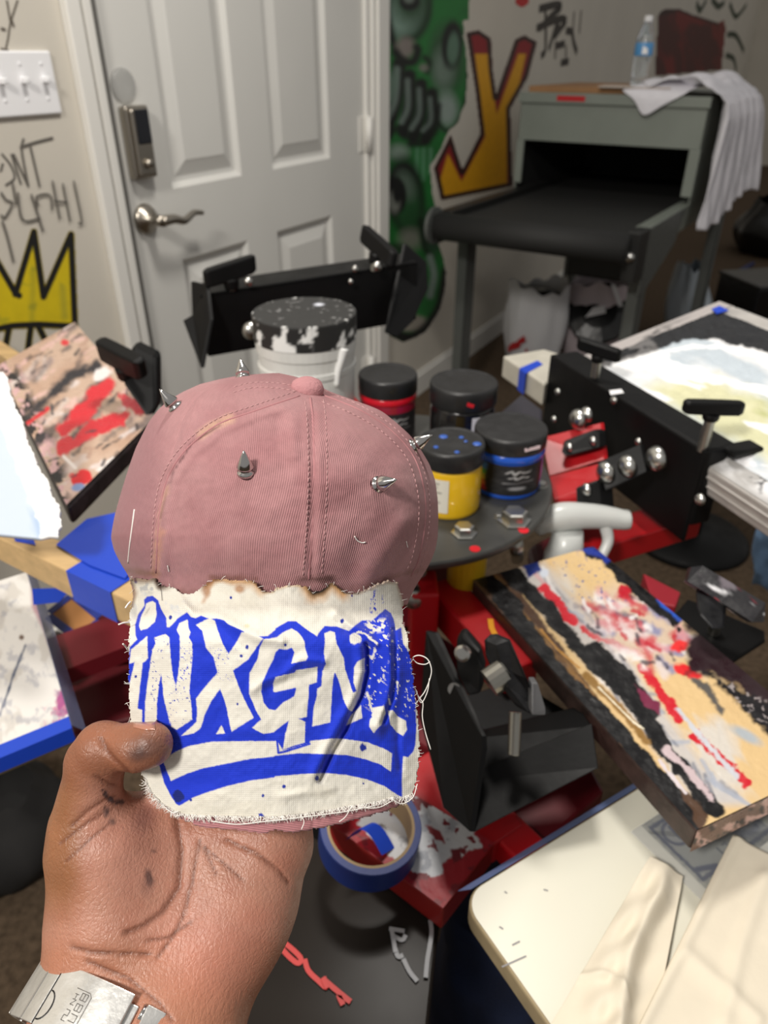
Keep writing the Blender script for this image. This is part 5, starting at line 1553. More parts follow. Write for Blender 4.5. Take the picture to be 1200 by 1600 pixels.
# ================================================================== SPRAY BOTTLE BEHIND THE PAINTED PLATEN
M_spr = mat('frosted_plastic', (232, 235, 232), 0.28, trans=0.3)
sbp = onz(888, 872, CH - 0.53)
spb = thing('spray_bottle', (sbp[0], sbp[1], 0.62), 'white translucent trigger spray bottle behind the painted platen', 'bottle')
dS = 0.90
hd_ = spline([at(838, 832, dS), at(852, 816, dS), at(880, 807, dS), at(910, 806, dS), at(945, 808, dS), at(972, 812, dS), at(983, 812, dS)], 26)
rr_ = np.interp(np.linspace(0, 1, 26), [0, 0.12, 0.3, 0.55, 0.8, 1], [0.006, 0.014, 0.018, 0.016, 0.013, 0.012])
obj('spray_head', tube(hd_, rr_, 18), M_spr, spb, smooth=True)
obj('nozzle', lathe([(0.011, 0), (0.0125, 0.001), (0.0125, 0.014), (0.010, 0.016)], at(962, 812, dS), unit(at(985, 812, dS) - at(962, 812, dS)), 4 * 5), M_spr, spb)
obj('trigger', tube(spline([at(945, 818, dS), at(950, 845, dS), at(940, 872, dS), at(946, 890, dS)], 14), np.linspace(0.008, 0.005, 14), 10), M_spr, spb, smooth=True)
nk = at(888, 830, dS)
obj('neck', lathe([(0.024, -0.062), (0.025, -0.058), (0.025, -0.034), (0.022, -0.026), (0.018, 0.0)], nk, UP, 24), M_spr, spb, smooth=True)
obj('bottle_body', lathe([(0.032, -0.20), (0.036, -0.195), (0.036, -0.10), (0.032, -0.08), (0.022, -0.058)], nk, UP, 28), M_spr, spb, smooth=True)

# ================================================================== DENIM AT THE RIGHT, MADE-UP BLACK FORM, DARK TROUSER LEG
def leg(name, pts, rad, m, label, seed):
    n, k = 28, 26
    P = spline(pts, k)
    rr = np.interp(np.linspace(0, 1, k), np.linspace(0, 1, len(rad)), rad)
    V, Fc = [], []
    for j in range(k):
        for i in range(n):
            t = 2 * math.pi * i / n
            r = rr[j] * (1 + 0.06 * math.sin(3 * t + j * 0.5 + seed) + 0.04 * math.sin(5 * t - j * 0.9))
            V.append(P[j] + np.array([math.cos(t) * r, math.sin(t) * r, 0.01 * math.sin(2 * t + j)]))
    for j in range(k - 1):
        for i in range(n):
            Fc.append((j * n + i, j * n + (i + 1) % n, (j + 1) * n + (i + 1) % n, (j + 1) * n + i))
    Fc += [tuple(range(n - 1, -1, -1)), tuple((k - 1) * n + i for i in range(n))]
    return tag(obj(name, (np.array(V), Fc), m, None, smooth=True), label, 'denim')
M_den = mat('light_denim', (104, 134, 170), 0.85, var=0.3, vscale=30, bump=0.3, bscale=300)
d0 = onz(1188, 925, 0.30)
leg('denim_cloth', [d0 + np.array([0, 0, 0.02]), d0 + np.array([0.01, 0.01, 0.12]), d0 + np.array([0.02, 0.02, 0.24]), d0 + np.array([0.03, 0.03, 0.4])], [0.02, 0.045, 0.06, 0.07], M_den, 'light blue denim hanging below the white screen', 2)
M_den2 = mat('dark_denim', (24, 36, 66), 0.85, var=0.2, vscale=30, bump=0.3, bscale=300)
d1 = onz(765, 1560, 0.36)
leg('denim_cloth', [np.array([d1[0], d1[1] - 0.02, 0.0]), np.array([d1[0], d1[1] - 0.01, 0.2]), np.array([d1[0] + 0.005, d1[1], 0.42]), np.array([d1[0] + 0.01, d1[1] + 0.0, 0.55])], [0.07, 0.065, 0.07, 0.06], M_den2, 'dark navy denim between the cabinet and the cream board', 5)
sb = onz(1075, 842, 0)
stl_ = thing('dark_form', (sb[0], sb[1], 0), 'black round form made up to fill a dark shadow blob below the screen', 'form')  # made-up black form filling a dark shadow blob
obj('base_disc', lathe([(0.17, 0), (0.172, 0.008), (0.16, 0.02), (0.05, 0.035)], sb, UP, 40), M_blk, stl_, smooth=True)
obj('post', tube([sb + UP * 0.03, sb + UP * 0.40], 0.03, 18), M_blk, stl_, smooth=True)
obj('upper_disc', lathe([(0.14, 0.40), (0.155, 0.41), (0.155, 0.445), (0.14, 0.455)], sb, UP, 40), M_blk, stl_, smooth=False)

# ================================================================== THE CAP
SILY = [583, 585, 588, 592, 600, 612, 625, 640, 660, 680, 700, 725, 750, 780, 810, 840, 860, 880, 900, 920, 945]
SILL = [424, 392, 366, 345, 313, 286, 264, 247, 232, 222, 212, 203, 195, 186, 178, 173, 178, 188, 201, 207, 209]
SILR = [436, 446, 460, 474, 492, 516, 552, 594, 619, 641, 656, 671, 680, 684, 685, 684, 680, 672, 660, 647, 636]
_yy = np.arange(583, 946, 1.0)
def _smooth_sil(tab):
    v = np.interp(_yy, SILY, tab)
    k = np.exp(-(np.arange(-14, 15) / 6.0) ** 2)
    k /= k.sum()
    w = np.convolve(np.pad(v, 14, mode='edge'), k, mode='valid')
    m = smooth(600, 640, _yy)
    return v * (1 - m) + w * m
SILL, SILR = _smooth_sil(SILL), _smooth_sil(SILR)
SILY = _yy
DC = 0.415
def crown_row(py):
    l, r = np.interp(py, SILY, SILL), np.interp(py, SILY, SILR)
    return (l + r) / 2, (r - l) / 2
def crown_bump(px, py):
    """creases of the soft crown (metres, positive = away from the viewer)"""
    g = lambda pts, w: np.exp(-(seg_dist(np.asarray(px, float), np.asarray(py, float), pts) / w) ** 2)
    d = 0.0016 * g([(436, 660), (438, 700), (446, 730)], 12) - 0.0012 * g([(458, 650), (460, 710)], 10)
    d = d - 0.0022 * g([(575, 905), (600, 860), (628, 820)], 16) + 0.0022 * g([(600, 905), (628, 868), (650, 830)], 14) + 0.0015 * g([(548, 900), (560, 850)], 14)
    d = d + 0.0012 * g([(489, 640), (490, 740), (486, 900)], 5)
    d = d - 0.0010 * g([(497, 640), (500, 740), (496, 900)], 5) - 0.0008 * g([(480, 640), (481, 740), (477, 900)], 5)
    d = d + 0.0016 * g([(480, 616), (400, 642), (340, 664), (290, 704), (262, 748), (250, 800), (244, 895)], 4.5)
    d = d - 0.0015 * g([(470, 626), (400, 652), (346, 674), (300, 712), (274, 752), (262, 800), (256, 895)], 7)
    d = d + 0.0012 * g([(505, 618), (560, 640), (610, 672), (646, 714), (662, 765), (664, 815), (654, 872), (640, 905)], 4.5)
    d = d + (fbm(px, py, 70, 3) - 0.5) * 0.004
    return d
NEXP = 2.25
def crown_d(px, py, bump=True):
    px, py = np.asarray(px, float), np.asarray(py, float)
    cx, hw = crown_row(py)
    t = np.clip((px - cx) / np.maximum(hw, 1), -0.9999, 0.9999)
    b = 0.090 * (hw / 256) ** 0.8
    d = DC - b * (1 - np.abs(t) ** NEXP) ** (1 / NEXP)
    if bump:
        d = d + crown_bump(px, py) * np.clip((1 - np.abs(t)) * 6, 0, 1)
    return d
def on_crown(px, py, off=0.0):
    return at(px, py, float(crown_d(np.array([px]), np.array([py]))[0]) - off)
cap = thing('baseball_cap', at(430, 1000, 0.40), 'dusty pink studded cap with a blue printed white brim held in the hand', 'cap')
NR, NT = 190, 300
ys = np.concatenate([np.linspace(583, 600, 26), np.linspace(601, 945, NR - 26)])
th = np.linspace(0, 2 * math.pi, NT, endpoint=False)
PXs, PYs, DDs, front_ = [], [], [], []
for y in ys:
    cx, hw = crown_row(y)
    t = np.cos(th)
    b = 0.090 * (hw / 256) ** 0.8
    off = b * np.maximum(1 - np.abs(t) ** NEXP, 0) ** (1 / NEXP)
    isf = np.sin(th) >= 0
    px = cx + hw * t
    d = np.where(isf, DC - off, DC + off * 1.05)
    # the back half keeps its metric width instead of widening with distance
    pxb = 600 + (px - 600) * DC / d
    px = np.where(isf, px, pxb)
    pyb = np.where(isf, y, 800 + (y - 800) * DC / d)
    PXs.append(px)
    PYs.append(pyb)
    DDs.append(d)
    front_.append(isf)
PXs, PYs, DDs, front_ = (np.concatenate(a) for a in (PXs, PYs, DDs, front_))
cxv, hwv = crown_row(PYs)
tv = (PXs - cxv) / np.maximum(hwv, 1)
DDs = DDs + np.where(front_, crown_bump(PXs, PYs) * np.clip((1 - np.abs(tv)) * 6, 0, 1), 0)
V = atv(PXs, PYs, DDs)
kx = int(np.argmin(np.abs(ys - 800)))
ring = V[kx * NT:(kx + 1) * NT]
order = (np.arange(NT) + NT * 3 // 4) % NT          # start the wrap at the back
arc = np.concatenate([[0], np.cumsum(np.linalg.norm(np.diff(ring[order], axis=0), axis=1))])
uarc = np.zeros(NT)
uarc[order] = arc / 0.0287
UVc = np.stack([np.tile(uarc, NR), PYs / 100], -1)
Fc = [(i * NT + k, i * NT + (k + 1) % NT, (i + 1) * NT + (k + 1) % NT, (i + 1) * NT + k) for i in range(NR - 1) for k in range(NT)]
Fc.append(tuple(range(NT)))
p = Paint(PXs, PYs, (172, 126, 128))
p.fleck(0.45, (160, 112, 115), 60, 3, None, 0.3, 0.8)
p.mix(smooth(275, 225, PXs + (fbm(PXs, PYs, 30, 5) - 0.5) * 20), (150, 104, 109), 0.8)  # left side darker: dye variation plus some shading put into the colour
p.line([(360, 654), (335, 664), (315, 680)], 10, (222, 186, 150), 12, 3, 3, amt=0.6)
p.line([(345, 664), (300, 692), (272, 735), (258, 775), (250, 810)], 2.6, (84, 50, 54), 2, 1.6, 4, amt=0.8)
p.line([(262, 760), (250, 800), (243, 850), (238, 895)], 5, (206, 160, 138), 5, 3, 4, amt=0.55)
p.line([(252, 830), (246, 870), (242, 905)], 9, (196, 140, 112), 8, 5, 6, amt=0.5)
p.line([(203, 893), (245, 898)], 8, (120, 80, 58), 8, 5, 6, amt=0.7)
p.line([(470, 905), (520, 905)], 10, (70, 42, 36), 10, 6, 6, amt=0.8)
p.line([(330, 902), (400, 904)], 5, (120, 78, 60), 8, 5, 7, amt=0.6)
p.line([(280, 925), (305, 925)], 8, (110, 72, 60), 8, 4, 8, amt=0.4)
p.line([(600, 905), (660, 890)], 5, (120, 82, 70), 8, 5, 7, amt=0.5)
M_twill = weave_mat('pink_twill', 0.85, 3.6, 8, 0.20, 0.0006)
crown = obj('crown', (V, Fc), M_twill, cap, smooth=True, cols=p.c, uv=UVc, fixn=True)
sm_c = crown.modifiers.new('cloth', 'SOLIDIFY')
sm_c.thickness = 0.0016
sm_c.offset = -1
# seams and stitches
M_seam = mat('seam_pink', (170, 118, 121), 0.85)
M_stitch = mat('stitch_thread', (192, 150, 150), 0.8)
def crown_path(pts, n, off=0.0):
    q = spline([(a, b, 0) for a, b in pts], n)[:, :2]
    d = crown_d(q[:, 0], q[:, 1]) - off
    return atv(q[:, 0], q[:, 1], d), q
SEAMS = [[(485, 622), (489, 660), (491, 740), (488, 820), (482, 905)], [(468, 619), (400, 642), (340, 664), (290, 704), (262, 748), (250, 800), (244, 895)],
         [(503, 617), (560, 640), (610, 672), (646, 714), (662, 765), (664, 815), (654, 872), (642, 900)]]
for sm in SEAMS:
    P3, _ = crown_path(sm, 70, -0.0003)
    obj('seam', tube(P3, 0.0006, 6), M_seam, cap, smooth=True)
st = []
for sm, offs in ((SEAMS[0], (-9, 20)), (SEAMS[1], (-9,)), (SEAMS[2], (-10, 7)), ([(468, 604), (430, 598), (392, 598), (360, 606)], (0, 8))):
    q = spline([(a, b, 0) for a, b in sm], 200)[:, :2]
    tg = np.gradient(q, axis=0)
    nr = np.stack([-tg[:, 1], tg[:, 0]], -1)
    nr /= np.linalg.norm(nr, axis=1)[:, None] + 1e-9
    for of in offs:
        qq = q - nr * of
        s_ = np.concatenate([[0], np.cumsum(np.linalg.norm(np.diff(qq, axis=0), axis=1))])
        a = 4.0
        while a < s_[-1] - 6:
            e = [a, a + 3.0, a + 6.0]
            xs_, ys_ = np.interp(e, s_, qq[:, 0]), np.interp(e, s_, qq[:, 1])
            cxx, hww = crown_row(ys_)
            if (np.abs((xs_ - cxx) / hww) < 0.985).all() and ys_.max() < 902:
                dd = crown_d(xs_, ys_) - np.array([0.0001, 0.0005, 0.0001])
                st.append(tube(atv(xs_, ys_, dd), 0.00022, 5))
            a += 8.6
o = obj('stitching', join(*st), M_stitch, cap, smooth=True)
o['kind'] = 'stuff'
# covered button
bn_ = on_crown(480, 609, 0.0)
toC = unit(CAM - bn_)
camup = np.array([0, SP, CP])
bax = unit(camup * 0.8 + toC * 0.55)
obj('button', lathe([(0.0085, -0.003), (0.0088, 0.0), (0.0078, 0.003), (0.005, 0.0048), (0.0015, 0.0055)], bn_ + bax * 0.0005, bax, 26), mat('button_cloth', (178, 126, 129), 0.85, bump=0.4, bscale=600), cap, smooth=True)
# spikes
M_spike = mat('polished_steel', (202, 200, 198), 0.16, 1.0)
spk = obj('spike', lathe([(0.0046, -0.001), (0.0046, 0.0008), (0.0034, 0.0012), (0.0034, 0.0026), (0.0043, 0.0030), (0.0045, 0.0040), (0.0030, 0.0075), (0.0012, 0.0118), (0.0002, 0.0138)], (0, 0, 0), UP, 18), M_spike)
skm = spk.data
for p_ in skm.polygons:
    p_.use_smooth = len(p_.vertices) == 4
bpy.data.objects.remove(spk)
right = np.array([1.0, 0, 0])
for px, py, ax_, dd in ((384, 738, toC * 0.55 + camup * 0.75 - right * 0.02, None), (590, 757, toC * 0.62 + camup * 0.25 + right * 0.62, None), (274, 636, toC * 0.35 + camup * 0.62 - right * 0.48, None),
                        (645, 697, toC * 0.2 + camup * 0.45 + right * 0.72, None), (380, 591, camup * 0.9 - right * 0.15 - toC * 0.2, 0.400)):
    b0 = on_crown(px, py) if dd is None else at(px, py, dd)
    sk_ = place('spike', skm, b0, unit(ax_), cap, label='polished pointed metal stud')
    sk_.scale = (0.86, 0.86, 0.86)
# fallen threads on the crown
def thread_obj(name, pts, r, m, parent, n=24):
    return obj(name, tube(spline(pts, n), r, 5), m, parent, smooth=True)
M_thr = mat('white_thread', (236, 232, 226), 0.8)
thread_obj('loose_thread', [on_crown(x, y, 0.0007) for x, y in ((210, 796), (207, 820), (203, 850), (200, 880))], 0.0004, M_thr, cap)
thread_obj('loose_thread', [on_crown(x, y, 0.0007) for x, y in ((554, 838), (559, 845), (566, 848), (571, 847))], 0.0003, M_thr, cap)
thread_obj('loose_thread', [on_crown(x, y, 0.0007) for x, y in ((262, 884), (263, 889), (264, 893))], 0.0003, M_thr, cap)
thread_obj('loose_thread', [on_crown(x, y, 0.0007) for x, y in ((635, 846), (636, 851), (637, 855))], 0.0002, M_thr, cap)

# ------------------------------------------------------------------ brim and the printed cloth on it
def T1(*p): return [(190 + x / 5, 900 + y / 5) for x, y in p]
def T2(*p): return [(430 + x / 5, 900 + y / 5) for x, y in p]
def T3(*p): return [(190 + x / 5, 1080 + y / 5) for x, y in p]
def T4(*p): return [(430 + x / 5, 1080 + y / 5) for x, y in p]
OUT = (T1((60, 20), (200, 30), (260, 15), (300, 75), (350, 75), (430, 105), (480, 140), (560, 130), (600, 100), (650, 70), (720, 25), (800, 22), (870, 40), (1000, 35), (1040, 45), (1110, 120), (1180, 115))
       + T2((0, 95), (100, 70), (200, 70), (250, 85), (300, 125), (360, 108), (440, 45), (490, 80), (540, 125), (640, 130), (720, 100), (800, 60), (880, 40), (960, 50), (970, 100), (1010, 200), (1000, 330), (1050, 560), (1080, 780), (1100, 980), (1128, 1190))
       + T4((1130, 500), (1110, 700), (1080, 810), (1000, 840), (940, 830), (850, 860), (700, 890), (560, 910), (400, 940), (200, 970), (0, 990))
       + T3((1000, 990), (800, 985), (600, 980), (480, 970), (400, 940), (300, 880), (220, 790), (180, 700), (150, 640))
       + [(208, 1170)] + T1((62, 1190), (55, 1000), (50, 800), (50, 650), (55, 450), (62, 300), (90, 140)))
BRIM = ([(214, 955), (206, 1050), (207, 1140), (222, 1206), (236, 1238), (252, 1258)] + T3((400, 975), (520, 1030), (640, 1075), (900, 1090), (1010, 1110), (1100, 1118)) +
        T4((0, 1092), (130, 1116), (300, 1086), (520, 1040), (700, 990), (850, 948), (950, 912), (1040, 845)) + [(648, 1190), (642, 1060), (630, 955)])
def folds(px, py):
    """creases of the printed cloth (metres, positive = towards the viewer)"""
    g = lambda pts, w: np.exp(-(seg_dist(px, py, pts) / w) ** 2)
    h = 0.0022 * g([(286, 945), (305, 962), (345, 965), (380, 985), (412, 998), (440, 1002)], 8)
    h = h - 0.0014 * g([(300, 985), (345, 985), (380, 1004), (410, 1016)], 9)
    h = h + 0.0020 * g([(395, 1078), (412, 1064), (440, 1056), (470, 1030), (505, 1034)], 8) - 0.0012 * g([(420, 1078), (450, 1064), (500, 1048)], 8)
    h = h + 0.0024 * g([(525, 958), (548, 976), (572, 990), (588, 1006)], 6) - 0.0014 * g([(540, 985), (565, 1000), (578, 1018)], 6)
    h = h + 0.0045 * g([(606, 968), (610, 1010), (612, 1060), (606, 1095), (590, 1135)], 13)
    h = h - 0.0050 * g([(573, 1008), (574, 1050), (566, 1085), (552, 1112), (541, 1140), (520, 1175), (500, 1218)], 4.5)
    h = h + 0.0022 * g([(562, 1012), (563, 1055), (552, 1090), (535, 1120), (512, 1160), (490, 1210)], 9)
    h = h - 0.0030 * g([(616, 985), (618, 1060), (612, 1095), (600, 1128)], 4.5)
    h = h - 0.0016 * g([(622, 1120), (622, 1170), (626, 1200)], 5)
    h = h + 0.0016 * g([(236, 930), (250, 965), (262, 985)], 9) + 0.0012 * g([(280, 930), (298, 955)], 5)
    h = h + 0.0015 * g([(440, 950), (520, 955)], 16) + 0.001 * g([(440, 1245), (520, 1232)], 7)
    return h + (fbm(px, py, 40, 6) - 0.5) * 0.003
def panel_d(px, py):
    px, py = np.asarray(px, float), np.asarray(py, float)
    cd = crown_d(np.clip(px, 214, 632), np.clip(py, 900, 945), False) - 0.0030
    t = (px - 430) / 230
    bd = 0.316 + 0.020 * t * t - 0.004 * (py - 1000) / 280
    w = smooth(908, 1010, py)
    return cd * (1 - w) + bd * w - folds(px, py)
STEP = 1.2
gx, gy = np.arange(194, 664, STEP), np.arange(896, 1296, STEP)
U, Vv = np.meshgrid(gx, gy)
U, Vv = U.ravel(), Vv.ravel()
sdO = sdist(U, Vv, OUT) + (fbm(U, Vv, 5, 8) - 0.5) * 5 + (fbm(U, Vv, 2.2, 9, 2) - 0.5) * 2.5
p = Paint(U, Vv, (221, 217, 206))
p.fleck(0.52, (212, 207, 194), 26, 3, None, 0.2, 0.8, 0, 3)
p.fleck(0.62, (176, 188, 206), 18, 5, p.reg([(205, 910), (290, 940), (330, 1080), (290, 1240), (215, 1200)], 30), 0.12, 0.45)
BLUE = (28, 54, 196)
blue_out = (T1((175, 185), (200, 160), (245, 155), (285, 190), (310, 260), (350, 330), (352, 400), (375, 400), (440, 330), (510, 283), (545, 320), (575, 330), (620, 308), (660, 325), (700, 335), (740, 330), (800, 345), (830, 375), (950, 430), (1020, 480), (1080, 470), (1140, 470), (1200, 420))
            + T2((0, 410), (100, 352), (160, 352), (230, 405), (325, 470), (350, 430), (385, 392), (480, 395), (575, 430), (630, 380), (680, 348), (760, 345), (810, 300), (860, 258), (905, 290), (930, 350), (940, 425), (985, 400), (990, 450), (1000, 530), (1050, 600), (1080, 750), (1095, 900), (1100, 1150))
            + T4((1105, 250), (1095, 420), (1080, 470), (1040, 515), (1000, 510), (995, 560), (990, 700), (992, 832), (940, 800), (850, 740), (720, 690), (560, 655), (400, 640), (250, 645), (0, 665))
            + T3((1190, 675), (1000, 700), (830, 740), (700, 780), (560, 830), (480, 880), (450, 893), (425, 880), (380, 810), (330, 710), (300, 600), (280, 535), (180, 460), (140, 320))
            + T1((110, 1180), (100, 1000), (58, 850), (45, 800), (48, 680), (65, 555), (120, 495), (108, 460), (105, 380), (130, 300), (180, 230)))
p.poly(blue_out, BLUE, 1.4, 0.5, 3, rs=4)
CRM = (220, 216, 206)
letters = [
    T1((190, 215), (240, 195), (265, 210), (275, 300), (260, 360), (200, 410), (150, 425), (135, 390), (150, 320), (185, 250)),
    T1((200, 470), (205, 640), (190, 660), (165, 680), (145, 850), (125, 1035), (160, 1045), (160, 1240), (80, 1240), (60, 1100), (60, 850), (102, 670), (58, 688), (75, 575)),
    T1((255, 480), (345, 455), (372, 480), (383, 640), (400, 780), (425, 860), (440, 780), (455, 640), (455, 470), (430, 420), (450, 370), (515, 340), (525, 410), (540, 440), (525, 480), (550, 520), (555, 620), (540, 760), (530, 900), (545, 1010), (552, 1120))
    + T3((550, 222), (500, 255), (430, 300), (390, 280), (382, 235)) + T1((378, 1160), (360, 1080), (330, 960), (310, 760), (292, 850), (275, 1000), (275, 1140), (255, 1170), (180, 1190), (185, 980), (210, 780), (240, 580), (265, 530)),
    T1((580, 385), (640, 350), (690, 330), (730, 350), (750, 420), (790, 530), (835, 610), (890, 530), (940, 440), (1020, 438), (1105, 490), (1080, 520), (990, 650), (870, 740), (910, 850), (960, 970), (1032, 1105))
    + T3((1030, 208), (860, 315), (845, 260), (820, 130)) + T1((800, 960), (770, 880), (700, 980), (650, 1080), (622, 1180)) + T3((605, 300), (560, 330), (465, 350), (520, 300), (585, 240), (590, 140))
    + T1((590, 1040), (580, 960), (640, 880), (750, 755), (720, 640), (660, 560), (640, 470), (628, 425)),
    T2((10, 480), (60, 440), (130, 408), (190, 450), (230, 510), (235, 570), (255, 630), (240, 660), (125, 685), (150, 600), (130, 560), (90, 575), (30, 570), (0, 600))
    + T1((1190, 640), (1150, 720), (1100, 830), (1090, 900), (1110, 990), (1150, 1040), (1200, 1050)) + T2((60, 990), (150, 940), (165, 870), (0, 908)) + T1((1185, 905), (1185, 840), (1200, 800))
    + T2((0, 790), (150, 755), (170, 735), (330, 710), (325, 830), (265, 850), (260, 950), (245, 1100), (180, 1115), (235, 1140)) + T4((235, 240), (230, 400), (60, 455), (80, 330), (110, 225), (0, 310))
    + T3((1190, 320), (1110, 335), (1060, 310), (1020, 285), (1090, 220), (1050, 150), (1000, 30)) + T1((995, 920), (1000, 760), (1060, 650), (1080, 560), (1110, 495)),
    T2((385, 450), (430, 430), (465, 440), (480, 530), (510, 590), (535, 640), (545, 730), (580, 830), (608, 912), (635, 900), (612, 830), (615, 720), (640, 670), (700, 640), (700, 750), (680, 850), (660, 950), (600, 1060), (570, 1040), (530, 960), (520, 900), (490, 800), (465, 750), (450, 820), (440, 960), (430, 1140))
    + T4((425, 245), (290, 275), (300, 130), (325, 40)) + T2((330, 880), (360, 860), (370, 740), (395, 690), (380, 590), (390, 520)),
    T4((670, 110), (680, 210), (555, 268), (590, 190)),
    T3((780, 265), (740, 335), (810, 330)),
    T3((320, 535), (410, 480), (520, 430), (700, 395), (900, 390), (1200, 390)) + T4((0, 385), (20, 395), (60, 462), (265, 408), (275, 388), (450, 370), (540, 372), (720, 400), (850, 450), (912, 485), (905, 632), (830, 575), (700, 530), (560, 500), (400, 490), (330, 490), (170, 485), (0, 505))
    + T3((1190, 510), (1000, 530), (800, 570), (640, 600), (520, 640), (385, 700)),
    T4((760, 130), (850, 115), (862, 170), (830, 260), (770, 325), (735, 280), (740, 220), (765, 190)),
    T4((880, 150), (920, 150), (960, 200), (1020, 230), (1030, 300), (1000, 350), (950, 320), (900, 260)),
]
for i, lt in enumerate(letters):
    p.poly(lt, CRM, 1.3, 0.7, 10 + i, rs=4)
p.line(T4((15, 390), (25, 482), (60, 476), (270, 412)), 3.6, BLUE, 1.3, 0.4, 4)
p.blob(*T2((625, 490))[0], 9, 9, CRM, soft=0.2, rough=0.3, rs=5)
for pts in (T2((640, 440), (700, 450), (760, 500), (795, 530)), T2((730, 620), (760, 640), (780, 580)), T2((715, 910), (735, 960), (750, 1040), (770, 1090)), T2((950, 830), (960, 890)), T2((890, 960), (895, 1000))):
    p.line(pts, 3.5, CRM, 1.2, 2.5, 6, rs=4)
wr = p.reg(T2((680, 340), (860, 330), (900, 500), (820, 1100), (700, 1000), (720, 600)), 12)
p.fleck(0.67, CRM, 4, 31, wr, 0.02, 1, 40, 1.6)
p.fleck(0.70, CRM, 3, 33, p.reg(T2((900, 420), (1040, 560), (1090, 1100), (900, 1050)), 10), 0.02, 1, 80, 2)
p.fleck(0.60, CRM, 7, 35, p.reg(T2((700, 350), (870, 330), (880, 430), (720, 450)), 6), 0.02, 1)
# blue specks on the white parts
p.fleck(0.70, BLUE, 2.6, 41, p.reg(T1((440, 560), (560, 560), (540, 900), (400, 900)), 12), 0.02)
p.fleck(0.71, BLUE, 2.6, 43, p.reg(T1((640, 560), (880, 560), (880, 800), (640, 800)), 14), 0.02)
p.fleck(0.74, (40, 60, 170), 2.6, 44, p.reg(T1((180, 480), (560, 480), (560, 1150), (180, 1150)), 14), 0.02)
p.fleck(0.66, BLUE, 3.2, 45, p.reg(T2((740, 80), (860, 180), (860, 260), (740, 300)), 8), 0.02, 1, 100, 2)
for (x, y, r) in T1((855, 170), (980, 557), (935, 625), (905, 1000), (382, 325), (110, 785)) and [(*T1((855, 170))[0], 1.8), (*T1((980, 557))[0], 2.8), (*T1((935, 625))[0], 2.2), (*T1((905, 1000))[0], 1.6), (*T1((382, 325))[0], 2.6), (*T1((110, 785))[0], 2.2),
        (*T2((523, 352))[0], 2.8), (*T2((600, 153))[0], 1.6), (*T2((80, 540))[0], 2), (*T4((68, 745))[0], 2.6), (*T4((325, 680))[0], 3.0), (*T3((1105, 815))[0], 2.2), (*T3((985, 940))[0], 0.1), (*T3((1090, 975))[0], 4.0), (*T3((540, 850))[0], 1.8), (*T4((690, 720))[0], 1.3), (*T4((685, 440))[0], 5.0)]:
    p.blob(x, y, r, r * 1.2, (30, 48, 150), soft=0.4, rough=0.4, rs=3)
p.blob(*T3((443, 820))[0], 9, 10, (20, 34, 110), soft=0.2, rough=0.35, rs=7)
p.line(T1((300, 80), (312, 120), (318, 190)), 1.3, (60, 50, 50), 1.2)
p.line(T1((100, 15), (110, 45)), 4, (50, 66, 150), 2, 1, 3)
p.fleck(0.58, (120, 130, 150), 8, 51, p.reg(T1((90, 60), (290, 40), (300, 140), (120, 130)), 10), 0.1, 0.5)
# scorched upper edge
dt = np.abs(sdist(U, Vv, OUT))
nb = fbm(U, Vv, 22, 61)
up_ = Vv < 950
def burn(x0, x1, w, col, amt):
    m = np.clip(1.3 - dt / (w * (0.5 + nb)), 0, 1) * smooth(x0 - 10, x0 + 10, U) * smooth(x1 + 10, x1 - 10, U) * up_
    p.mix(m, col, amt)
burn(320, 410, 9, (190, 140, 84), 0.8)
burn(410, 480, 4, (200, 160, 110), 0.6)
burn(470, 545, 16, (190, 140, 84), 0.9)
burn(545, 640, 5, (160, 120, 90), 0.6)
burn(196, 262, 6, (120, 84, 56), 0.8)
burn(480, 520, 8, (36, 26, 22), 1.0)
burn(520, 560, 3.5, (50, 34, 28), 0.9)
burn(316, 345, 5, (96, 58, 30), 0.9)
burn(240, 258, 7, (46, 30, 24), 0.95)
burn(390, 425, 3, (96, 62, 36), 0.8)
p.blob(374, 920, 8, 6, (160, 110, 66), soft=0.9, rough=0.3, amt=0.8)
p.blob(322, 922, 6, 10, (150, 100, 60), soft=0.9, rough=0.3, amt=0.7)
p.line([(332, 905), (326, 925), (318, 940)], 5, (170, 120, 76), 6, 2, 5, amt=0.6)
p.blob(386, 978, 4, 3, (214, 196, 160), soft=0.8, amt=0.7)
Pn = atv(U, Vv, panel_d(U, Vv))
VF, (cc, uu, vv2) = compact(Pn, grid_faces(len(gx), len(gy), sdO < 0), p.c, U, Vv)
M_canvas = weave_mat('white_canvas', 0.7, 3.0, 0, 0.07, 0.00025, second=(90, 3.0))
pnl = obj('printed_panel', VF, M_canvas, cap, smooth=True, cols=cc, uv=np.stack([uu / 100, vv2 / 100], -1), fixn=False, label='white cloth with bold blue block lettering and scorched edge')
so_ = pnl.modifiers.new('cloth', 'SOLIDIFY')
so_.thickness = 0.0008
